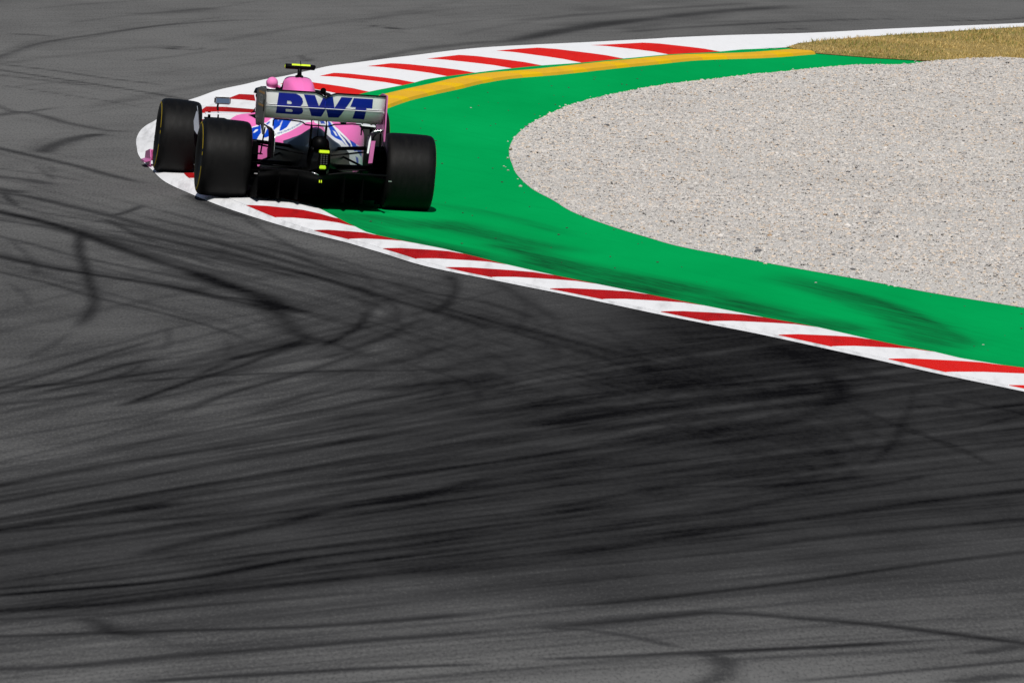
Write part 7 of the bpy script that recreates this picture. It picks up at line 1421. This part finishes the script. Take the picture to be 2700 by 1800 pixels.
# lips that catch the light: top gurney and trailing edge of the main plane
V, F = [], []
xs_ = np.unique(np.concatenate([np.linspace(-.516, .516, 15), np.linspace(-.1, .1, 21)]))
for x in xs_:
    z = .984+notch(x); V += [(x, -.628, z-.004), (x, -.628, z+.005), (x, -.605, z+.008), (x, -.605, z-.001)]
F = [(i*4+k, i*4+(k+1) % 4, i*4+4+(k+1) % 4, i*4+4+k) for i in range(len(xs_)-1) for k in range(4)]
fix_normals(part('gurney_lip', V, F, M_BLACK, wing_flap))
box('trailing_lip', -.512, .512, -.588, -.566, .849, .853, M_WHITEP, wing_main, 0)
box('flap_joint', -.003, .003, -.606, -.580, .862, .945, M_BLUE, wing_flap, 0)
def letter(name, loops):
    # subdivide the outline so that it follows the curved wing, then fill it
    def dens(lp):
        o = []
        for a, b in zip(lp, lp[1:]+lp[:1]):
            k = max(1, int(math.hypot(b[0]-a[0], b[1]-a[1])/.012)); o += [(a[0]+(b[0]-a[0])*i/k, a[1]+(b[1]-a[1])*i/k) for i in range(k)]
        return o
    out = []
    for z0, z1, tgt in ((.70, .8545, wing_main), (.8575, 1.0, wing_flap)):
        bmx = bmesh.new()
        lps = [dens(l) for l in loops]
        flat = [Vector((x, z, 0)) for l in lps for x, z in l]
        tri = tessellate_polygon([[Vector((x, z, 0)) for x, z in l] for l in lps])
        vs_ = [bmx.verts.new((v.x, v.y, 0)) for v in flat]
        for t_ in tri:
            try: bmx.faces.new([vs_[i] for i in t_])
            except ValueError: pass
        for zc in sorted(set([z0, z1]+[z for z in WZ+FZ if z0 < z < z1])):
            bmesh.ops.bisect_plane(bmx, geom=bmx.verts[:]+bmx.edges[:]+bmx.faces[:], plane_co=(0, zc, 0), plane_no=(0, 1, 0), clear_outer=(zc == z1), clear_inner=(zc == z0))
        for xc in np.linspace(-.09, .09, 10):
            bmesh.ops.bisect_plane(bmx, geom=bmx.verts[:]+bmx.edges[:]+bmx.faces[:], plane_co=(xc, 0, 0), plane_no=(1, 0, 0))
        for v in bmx.verts:
            x, z = v.co.x, v.co.y; zz = z
            if tgt is wing_flap:
                lim = .978+notch(x); zz = min(z, lim)
                f_ = min(1., max(0., (zz-.860)/(.124+notch(x)))); zs_ = .860+.124*f_
                v.co = (x, wing_y(zs_)-.0035, zz)
            else: v.co = (x, wing_y(z)-.0035, z)
        me = bpy.data.meshes.new(name); bmx.to_mesh(me); bmx.free(); me.materials.append(M_BLUE)
        o = bpy.data.objects.new(name, me); COL.objects.link(o); o.parent = tgt
for k_, lp in LETTERS.items(): letter('wing_lettering', lp)

# end plates with folded lower legs
EP = [(-.66, .995), (-.30, 1.00), (-.05, .96), (.02, .86), (.02, .74), (-.08, .66), (-.30, .66), (-.45, .69), (-.60, .625), (-.64, .60), (-.655, .70)]
for s_ in (-1, 1):
    vf = plate_vf(EP, .526*s_, .012)
    ep = fix_normals(part('wing_endplate', *vf, M_ENDP if s_ < 0 else M_DPINK))  # right plate's pink has its shade painted in
    if s_ > 0:
        fix_normals(part('inner_panel', *plate_vf([(-.655, .975), (-.63, .985), (-.60, .80), (-.62, .70), (-.655, .72)], .5185, .002), M_BLACK, ep))
    # shoulder strip and leg
    leg = [(-.47, s_*.526, .690), (-.49, s_*.50, .676), (-.50, s_*.455, .655), (-.50, s_*.432, .625), (-.50, s_*.425, .56), (-.49, s_*.425, .48), (-.48, s_*.425, .40)]
    V, F = [], []
    for y_, x, z in leg: V += [(x-.010, y_-.10, z), (x+.010, y_-.10, z+.004), (x+.010, y_+.22, z+.004), (x-.010, y_+.22, z)]
    F = [(i*4+k, i*4+(k+1) % 4, i*4+4+(k+1) % 4, i*4+4+k) for i in range(len(leg)-1) for k in range(4)]+[(0, 1, 2, 3), (27, 26, 25, 24)]
    lg = fix_normals(part('endplate_leg', V, F, M_BLACK, ep, False))
    if s_ < 0: tube('bright_edge', [(-.414, -.602, .612), (-.413, -.595, .52), (-.413, -.585, .41)], .0035, M_SILV, ep, 6)
    else:
        fix_normals(part('leg_panel', *plate_xz_vf([(.402, .405), (.437, .410), (.452, .600), (.415, .598)], -.612, .014), M_DPINK, ep))
        fix_normals(part('leg_lettering', *plate_xz_vf([(.385, .49), (.4, .49), (.413, .60), (.41, .645), (.395, .60)], -.612, .010), M_WHITEP, ep))
        tube('bright_shoulder', [(.416, -.60, .668), (.44, -.60, .682), (.50, -.60, .694), (.522, -.60, .70)], .005, M_SILV, ep, 6)
    tube('endplate_rod', [(s_*.50, -.55, .66), (s_*.515, -.45, .42)], .007, M_MATT, ep, 6)
    if s_ < 0:
        for za, zb in ((.945, .962), (.835, .852)): fix_normals(part('orange_stripe', *plate_vf([(-.62, za), (-.20, za), (-.20, zb), (-.62, zb)], -.533, .002), M_ORANGE, ep))
        text_mesh('plate_lettering', 'JCB', .105, lambda a, b: (-.5338, -.26-a*1.75, .862+b), M_GREYL, ep)
        box('plate_slot', -.536, -.530, -.66, -.640, .80, .90, M_MATT, ep, 0)

# pylons, drag flap actuator, T-wing
for x in (-.083, .045):
    tube('wing_pylon', [(x, -.30, .44), (x, -.36, .56), (x, -.40, .68), (x, -.38, .75)], .0105, M_BLACK, None, 8, 2.2)
tube('support_strut', [(-.02, -.34, .60), (-.02, -.37, .70), (-.02, -.38, .745)], .004, M_BLACK, None, 6)
ac = tube('flap_actuator', [(-.012, -.43, .975), (-.012, -.50, 1.000), (-.012, -.55, .996)], [.012, .026, .016], M_MATT, None, 12)
tube('actuator_arm', [(-.004, -.52, .985), (.0, -.56, .955), (.004, -.585, .94)], .007, M_MATT, ac, 8)
tw = [(-.384, .655), (-.384, .700), (-.374, .716), (-.30, .718), (-.15, .708), (-.125, .70), (-.105, .684), (-.06, .680), (.10, .680), (.125, .69), (.15, .70), (.30, .712), (.374, .710), (.384, .695), (.384, .62)]
tube('t_wing', [(x, -.10, z) for x, z in tw], .0062, M_BLACK, None, 8, 1., (0, 1, 0))

# --- roll hoop camera
cp = tube('camera_pod', [(-.134, 1.56, 1.114), (-.128, 1.56, 1.116), (.126, 1.56, 1.116), (.133, 1.56, 1.114)], [.016, .0235, .0235, .016], M_BLACK, None, 14, 1., (0, 1, 0))
V = []
for x in (-.076, .086):
    for a in range(-3, 8): t_ = math.radians(62+a*12); V.append((x+(.006 if a > 3 else 0)*(1 if x < 0 else -1), 1.56-math.cos(t_)*.0255, 1.116+math.sin(t_)*.0255))
part('yellow_band', V, [(i, i+1, 11+i+1, 11+i) for i in range(10)], M_LIME, cp)
tube('yellow_cap', [(-.137, 1.56, 1.114), (-.1345, 1.56, 1.114)], .0185, M_LIME, cp, 12, 1., (0, 1, 0))
tube('camera_stem', [(-.003, 1.57, 1.02), (-.003, 1.56, 1.06), (-.004, 1.555, 1.105)], [.026, .019, .018], M_BLACK, cp, 10)
tube('antenna', [(-.002, 1.50, 1.138), (-.006, 1.50, 1.150), (-.008, 1.50, 1.172)], [.006, .004, .003], M_BLACK, cp, 6)
box('stem_foot', -.036, .030, 1.54, 1.60, 1.022, 1.042, M_BLACK, cp, .004)

# --- chassis, cockpit rim, nose
CS = [(1.60, .60, .12, .66), (2.05, .62, .12, .655), (2.10, .36, .12, .655), (2.6, .30, .12, .63), (3.2, .23, .16, .62), (3.8, .16, .22, .56), (4.5, .09, .24, .42), (4.85, .05, .26, .34)]
V = []
for y_, w, z0, z1 in CS:
    for k in range(24):
        a = 2*math.pi*k/24; ca, sa = math.cos(a), math.sin(a)
        V.append((w*math.copysign(abs(ca)**.55, ca), y_, (z0+z1)/2+(z1-z0)/2*math.copysign(abs(sa)**.6, sa)))
F = [(i*24+k, i*24+(k+1) % 24, (i+1)*24+(k+1) % 24, (i+1)*24+k) for i in range(len(CS)-1) for k in range(24)]+[tuple(range(23, -1, -1)), tuple((len(CS)-1)*24+k for k in range(24))]
chassis = fix_normals(part('chassis', V, F, M_PINK, None, True))
tube('cockpit_rim', [(-.27, 1.62, .73), (-.30, 1.9, .70), (-.27, 2.3, .67), (-.14, 2.6, .665), (0, 2.66, .665), (.14, 2.6, .665), (.27, 2.3, .67), (.30, 1.9, .70), (.27, 1.62, .73)], .045, M_MATT, chassis, 8)
tube('halo', [(-.33, 1.58, .80), (-.365, 1.70, .865), (-.34, 1.85, .885), (-.27, 2.05, .893), (-.13, 2.35, .885), (0, 2.45, .88), (.13, 2.35, .885), (.25, 2.05, .885), (.30, 1.85, .875), (.31, 1.70, .85), (.29, 1.58, .80)], .017, M_BLACK, None, 8)
tube('halo_pillar', [(0, 2.45, .88), (0, 2.62, .78), (0, 2.75, .66)], .017, M_BLACK, None, 8)
for s_ in (-1, 1):
    fix_normals(part('halo_fairing', *plate_xz_vf([(s_*.385, .862), (s_*.335, .850), (s_*.337, .765), (s_*.35, .70), (s_*.362, .70), (s_*.362, .78)], 1.66, .012), M_WHITEP))

# --- mirrors, sidepod vanes, bargeboards
for s_ in (-1, 1):
    mr_ = box('mirror', *(sorted((s_*.526, s_*.668))), 2.20, 2.26, .722, .784, M_BLACK, None, .010)
    box('mirror_frame', *(sorted((s_*.533, s_*.661))), 2.1925, 2.1995, .728, .778, M_SILV, mr_, 0)
    xa, xb = sorted((s_*.538, s_*.656))
    fix_normals(part('mirror_glass', [(xa, 2.184, .734), (xb, 2.184, .734), (xb, 2.1885, .772), (xa, 2.1885, .772), (xa, 2.191, .731), (xb, 2.191, .731), (xb, 2.1915, .775), (xa, 2.1915, .775)], [(0, 1, 2, 3), (7, 6, 5, 4), (0, 4, 5, 1), (1, 5, 6, 2), (2, 6, 7, 3), (3, 7, 4, 0)], M_GLASS, mr_))
    tube('mirror_cap', [(s_*.535, 2.25, .785), (s_*.60, 2.25, .788), (s_*.66, 2.25, .783)], .006, M_WHITEP, mr_, 6)
    tube('mirror_stalk', [(s_*.635, 2.22, .725), (s_*.64, 2.20, .70), (s_*.64, 2.16, .672)], .009, M_BLACK, mr_, 8)
    V = [(s_*x, y_, z) for x, y_, z in [(.32, 2.0, .662), (.32, 2.2, .665), (.62, 2.2, .658), (.755, 2.14, .648), (.755, 2.06, .642), (.62, 2.02, .650)]]
    V += [(x, y_, z-.010) for x, y_, z in V]
    V = [(x, y_, z-(.026 if s_ > 0 else 0)) for x, y_, z in V]
    vn = fix_normals(part('sidepod_vane', V, [tuple(range(6)), tuple(range(11, 5, -1))]+[(i, (i+1) % 6, 6+(i+1) % 6, 6+i) for i in range(6)], M_WHITEP))
    for x, w in ((.72, .013), (.64, .008)): tube('vane_strut', [(s_*x, 2.1, .655), (s_*x, 2.1, .60), (s_*(x+.01), 2.1, .50), (s_*(x+.02), 2.1, .30), (s_*(x+.02), 2.1, .09)], [w, w, w*1.5, w*1.6, w*1.6], M_MATT, vn, 8, 1.)
    box('vane_shelf', *(sorted((s_*.56, s_*.745))), 2.05, 2.3, .585, .600, M_MATT, vn, .003)
    fix_normals(part('bargeboard', *plate_xz_vf([(s_*.725, .61), (s_*.712, .60), (s_*.69, .47), (s_*.705, .40), (s_*.735, .44), (s_*.745, .52)], 3.2, .008), M_FINW))
    tube('bargeboard_edge', [(s_*.722, 3.19, .655), (s_*.712, 3.19, .60), (s_*.69, 3.19, .47)], .003, M_FINW, None, 6)
    fix_normals(part('turning_vane', *plate_vf([(2.45, .10), (3.05, .10), (3.0, .42), (2.6, .48), (2.45, .40)], s_*.60, .008), M_MATT))

# --- front wing
for s_ in (-1, 1):
    V = []
    for x, yl, yt, z in [(.0, 4.95, 4.72, .16), (.25, 4.95, 4.70, .12), (.5, 4.98, 4.62, .085), (.8, 4.95, 4.52, .085), (.985, 4.90, 4.46, .09)]:
        for y_, zz in ((yl, z-.02), ((yl+yt)/2, z), (yt, z+.10), (yt, z+.092), ((yl+yt)/2, z-.012)): V.append((s_*x, y_, zz))
    fix_normals(part('front_wing', V, [(i*5+k, i*5+(k+1) % 5, i*5+5+(k+1) % 5, i*5+5+k) for i in range(4) for k in range(5)]+[(0, 1, 2, 3, 4), (24, 23, 22, 21, 20)], M_PINK))
    fwe = fix_normals(part('front_endplate', *plate_vf([(4.95, .045), (4.42, .045), (4.40, .12), (4.5, .19), (4.9, .15)], s_*.99, .010), M_DPINK))
    V = [(s_*x, y_, z) for x, y_, z in [(.995, 4.40, .105), (1.045, 4.44, .085), (1.045, 4.75, .085), (.995, 4.9, .09), (.995, 4.40, .085), (1.045, 4.44, .068), (1.045, 4.75, .068), (.995, 4.9, .07)]]
    fix_normals(part('footplate', V, [(0, 1, 2, 3), (7, 6, 5, 4), (0, 4, 5, 1), (1, 5, 6, 2), (2, 6, 7, 3), (3, 7, 4, 0)], M_DPINK, fwe))

# --- wheels
def lathe_vf(prof, n=64):
    V, F = [], []; m = len(prof)
    for k in range(n):
        a = 2*math.pi*k/n
        for x, r in prof: V.append((x, r*math.cos(a), r*math.sin(a)))
    for k in range(n):
        for i in range(m-1): F.append((k*m+i, k*m+i+1, ((k+1) % n)*m+i+1, ((k+1) % n)*m+i))
    return V, F
def make_wheel(loc, width, side, camber, steer, front):
    w = width/2; r = .335
    root = empty('wheel', loc, car); root.rotation_euler = (0, math.radians(camber), math.radians(steer))
    out = 1 if side > 0 else -1
    prof = [(-w+.030, .170), (-w+.012, .20), (-w+.002, .235), (-w, .26), (-w+.002, .285), (-w+.007, .303), (-w+.017, .3185), (-w+.036, .3290), (-w+.075, .3340), (-w*.3, .3355), (0, .336),
            (w*.3, .3355), (w-.075, .3340), (w-.036, .3290), (w-.017, .3185), (w-.007, .303), (w-.002, .285), (w, .26), (w-.002, .235), (w-.012, .20), (w-.030, .170)]
    ty = part('tyre', *lathe_vf(prof, 96), M_TYRE, root, True); fix_normals(ty)
    # coloured band on the outer side wall: arcs with gaps for the printed words
    bandp = [(w-.0055+.0014, .2975), (w-.0024+.0016, .2865), (w-.0016+.0016, .279)]
    for a0, a1 in ((15, 78), (80, 100), (104, 165), (170, 176), (195, 258), (260, 280), (284, 345), (350, 356)):
        V = []; nn = 12
        for k in range(nn+1):
            a = math.radians(a0+(a1-a0)*k/nn)
            for x, rr in bandp: V.append((out*x, rr*math.cos(a), rr*math.sin(a)))
        fix_normals(part('side_band', V, [(k*3+i, k*3+i+1, k*3+3+i+1, k*3+3+i) for k in range(nn) for i in range(2)], M_YEL, root))
    rp = [(out*(w-.030), .172), (out*(w-.022), .168), (out*(w-.045), .155), (out*(w-.075), .11), (out*(w-.085), .05), (out*(w-.085), .0)]
    rim = part('rim', *lathe_vf(rp, 48), M_RIM, root, True); fix_normals(rim)
    for k in range(10):
        a = 2*math.pi*k/10; ca, sa = math.cos(a), math.sin(a)
        tube('spoke', [(out*(w-.078), .045*ca, .045*sa), (out*(w-.065), .10*ca, .10*sa), (out*(w-.04), .152*ca, .152*sa)], [.010, .008, .010], M_RIM, root, 6)
    tube('wheel_nut', [(out*(w-.088), 0, 0), (out*(w-.045), 0, 0), (out*(w-.03), 0, 0)], [.034, .032, .018], M_NUT if not front else M_RIM, root, 12, 1., (0, 1, 0))
    drum = [(-out*(w-.01), .10), (-out*(w-.02), .158), (-out*(-w*.2), .160), (out*(w-.09), .155)]
    fix_normals(part('brake_drum', *lathe_vf(drum, 32), M_MATT, root, True))
    return root
w_rl = make_wheel((-.785, 0, .350), .435, -1, 1.1+.6, 0, False)
w_rr = make_wheel((.814, 0, .319), .435, 1, 1.1-.3, 0, False)
w_fl = make_wheel((-.835, 3.65, .351), .37, -1, 1.1+2.2, -1.0, True)
w_fr = make_wheel((.865, 3.65, .368), .37, 1, 1.1-2.0, -1.0, True)

# --- suspension
def arm(a, b, r=.014, flat=.45, name='suspension_arm'): tube(name, [a, tuple((Vector(a)+Vector(b))/2), b], [r*.9, r, r*.9], M_BLACK, None, 8, flat, (0, 0, 1))
for s_ in (-1, 1):
    tube('upper_wishbone', [(s_*.60, .02, .512), (s_*.50, .02, .508), (s_*.30, .03, .495), (s_*.14, .10, .478)], [.035, .034, .03, .028], M_BLACK, None, 10, .55)
    arm((s_*.60, -.02, .50), (s_*.13, -.28, .44), .018)
    arm((s_*.60, .05, .25), (s_*.10, .32, .22)); arm((s_*.60, -.05, .25), (s_*.09, -.25, .25)); arm((s_*.60, 0, .34), (s_*.10, 0, .33), .028, .8, 'drive_shaft')
    arm((s_*.58, .06, .28), (s_*.14, .30, .47), .012, .8); arm((s_*.60, -.14, .33), (s_*.12, -.16, .31), .010, .8)
    V, F = join(box_vf(*(sorted((s_*.50, s_*.60))), -.12, .22, .22, .50))
    fix_normals(part('brake_duct', V, F, M_MATT))
    for k in range(4): box('duct_winglet', *(sorted((s_*.47, s_*.58))), -.24, -.06, .20+.07*k, .206+.07*k, M_MATT, None, 0)
    for z_i, z_o, y_i in ((.52, .47, 3.45), (.52, .47, 3.85), (.33, .24, 3.40), (.33, .24, 3.85), (.42, .34, 3.55)): arm((s_*.68, 3.62, z_o), (s_*.20, y_i, z_i))
    for k in range(3): box('front_duct_winglet', *(sorted((s_*.63, s_*.70))), 3.28, 3.42, .12+.055*k, .126+.055*k, M_FINW if k == 0 else M_MATT, None, 0)

# ------------------------------------------------------------------ driver
def skinned(name, chain, mat, parent=None, sub=2):
    """chain: {id: (co, radius)}, edges list"""
    pts, edges = chain; keys = list(pts); me = bpy.data.meshes.new(name)
    me.from_pydata([pts[k][0] for k in keys], [(keys.index(a), keys.index(b)) for a, b in edges], [])
    o = bpy.data.objects.new(name, me); COL.objects.link(o); o.parent = parent
    o.modifiers.new('skin', 'SKIN')
    for i, k in enumerate(keys):
        r = pts[k][1]; me.skin_vertices[0].data[i].radius = (r, r)
    me.skin_vertices[0].data[0].use_root = True
    sm = o.modifiers.new('sub', 'SUBSURF'); sm.levels = sub; sm.render_levels = sub
    me.materials.append(mat)
    dg = bpy.context.evaluated_depsgraph_get(); ev = o.evaluated_get(dg); me2 = bpy.data.meshes.new_from_object(ev)
    o.modifiers.clear(); o.data = me2; me2.polygons.foreach_set('use_smooth', [True]*len(me2.polygons))
    return o
P = {'pelvis': ((0, 2.02, .20), .15), 'waist': ((0, 1.90, .36), .14), 'chest': ((0, 1.76, .54), .15), 'neck': ((0, 1.73, .69), .065), 'head': ((-.01, 1.76, .80), .09),
     'shl': ((-.17, 1.74, .60), .07), 'ell': ((-.27, 1.93, .70), .05), 'wrl': ((-.212, 1.92, .875), .032), 'hal': ((-.203, 1.90, .925), .048), 'fil': ((-.204, 1.90, .962), .056),
     'shr': ((.17, 1.74, .60), .07), 'elr': ((.26, 2.0, .46), .05), 'wrr': ((.16, 2.25, .52), .035), 'har': ((.14, 2.32, .54), .04),
     'hipl': ((-.10, 2.05, .20), .09), 'knl': ((-.13, 2.55, .40), .07), 'anl': ((-.10, 3.0, .30), .05), 'fol': ((-.10, 3.1, .40), .04),
     'hipr': ((.10, 2.05, .20), .09), 'knr': ((.13, 2.55, .40), .07), 'anr': ((.10, 3.0, .30), .05), 'for': ((.10, 3.1, .40), .04)}
ED = [('pelvis', 'waist'), ('waist', 'chest'), ('chest', 'neck'), ('neck', 'head'), ('chest', 'shl'), ('shl', 'ell'), ('ell', 'wrl'), ('wrl', 'hal'), ('hal', 'fil'), ('chest', 'shr'), ('shr', 'elr'), ('elr', 'wrr'), ('wrr', 'har'),
      ('pelvis', 'hipl'), ('hipl', 'knl'), ('knl', 'anl'), ('anl', 'fol'), ('pelvis', 'hipr'), ('hipr', 'knr'), ('knr', 'anr'), ('anr', 'for')]
M_SUIT = plain('pink_driver_suit', (.72, .19, .44), .7, .2, 0, 0, .08, 12)
driver = skinned('person', (P, ED), M_SUIT)
driver.matrix_world = car.matrix_world.copy()
tag(driver, 'driver in pink sitting in the cockpit of the racing car, pink glove raised', 'person')
# raised glove: curled fingers and thumb
GL = {}; GE = []
for k in range(4):
    x = -.238+.0225*k; GL['a%d' % k] = ((x, 1.93, .955), .015); GL['b%d' % k] = ((x+.002, 1.965, .962), .014); GL['c%d' % k] = ((x+.003, 1.975, .935), .013); GL['d%d' % k] = ((x+.004, 1.95, .915), .012)
    GE += [('a%d' % k, 'b%d' % k), ('b%d' % k, 'c%d' % k), ('c%d' % k, 'd%d' % k)]
for k in range(4):
    pts = {n_: v for n_, v in GL.items() if n_.endswith(str(k))}; fg = skinned('glove_finger', (pts, [e for e in GE if e[0].endswith(str(k))]), M_SUIT, driver, 1)
skinned('glove_thumb', ({'a': ((-.175, 1.90, .93), .016), 'b': ((-.150, 1.90, .925), .013), 'c': ((-.125, 1.90, .912), .009)}, [('a', 'b'), ('b', 'c')]), M_SUIT, driver, 1)
V = []
for i in range(13):
    a = math.pi*i/12
    for j in range(18):
        b = 2*math.pi*j/18; V.append((-.203+.051*math.sin(a)*math.cos(b), 1.885+.046*math.sin(a)*math.sin(b), .952+.050*math.cos(a)*(1 if i < 7 else .8)))
fix_normals(mesh_obj('glove', V, [(i*18+j, i*18+(j+1) % 18, (i+1)*18+(j+1) % 18, (i+1)*18+j) for i in range(12) for j in range(18)], M_SUIT, driver, True))
V, F = tube_vf([(-.212, 1.90, .895), (-.210, 1.895, .912)], .042, 16); fix_normals(mesh_obj('glove_cuff', V, F, M_WHITEP, driver, True))
# helmet with visor
V, F = [], []
nu, nv = 20, 28
for i in range(nu+1):
    a = math.pi*i/nu
    for j in range(nv):
        b = 2*math.pi*j/nv; rr = math.sin(a)
        V.append((-.012+.118*rr*math.cos(b), 1.765+.140*rr*math.sin(b)*(1.05 if math.sin(b) > 0 else 1.), .795+.128*math.cos(a)))
F = [(i*nv+j, i*nv+(j+1) % nv, (i+1)*nv+(j+1) % nv, (i+1)*nv+j) for i in range(nu) for j in range(nv)]
hel = mesh_obj('helmet', V, F, M_PINK, driver, True); fix_normals(hel)
V = []
for z in (.785, .845):
    for j in range(15):
        b = math.radians(15+10.7*j); k_ = math.sqrt(max(.05, 1-((z-.795)/.128)**2))
        V.append((-.012+.121*k_*math.cos(b), 1.765+.1495*k_*math.sin(b), z))
mesh_obj('visor', V, [(j, j+1, 15+j+1, 15+j) for j in range(14)], M_BLACK, hel, True)
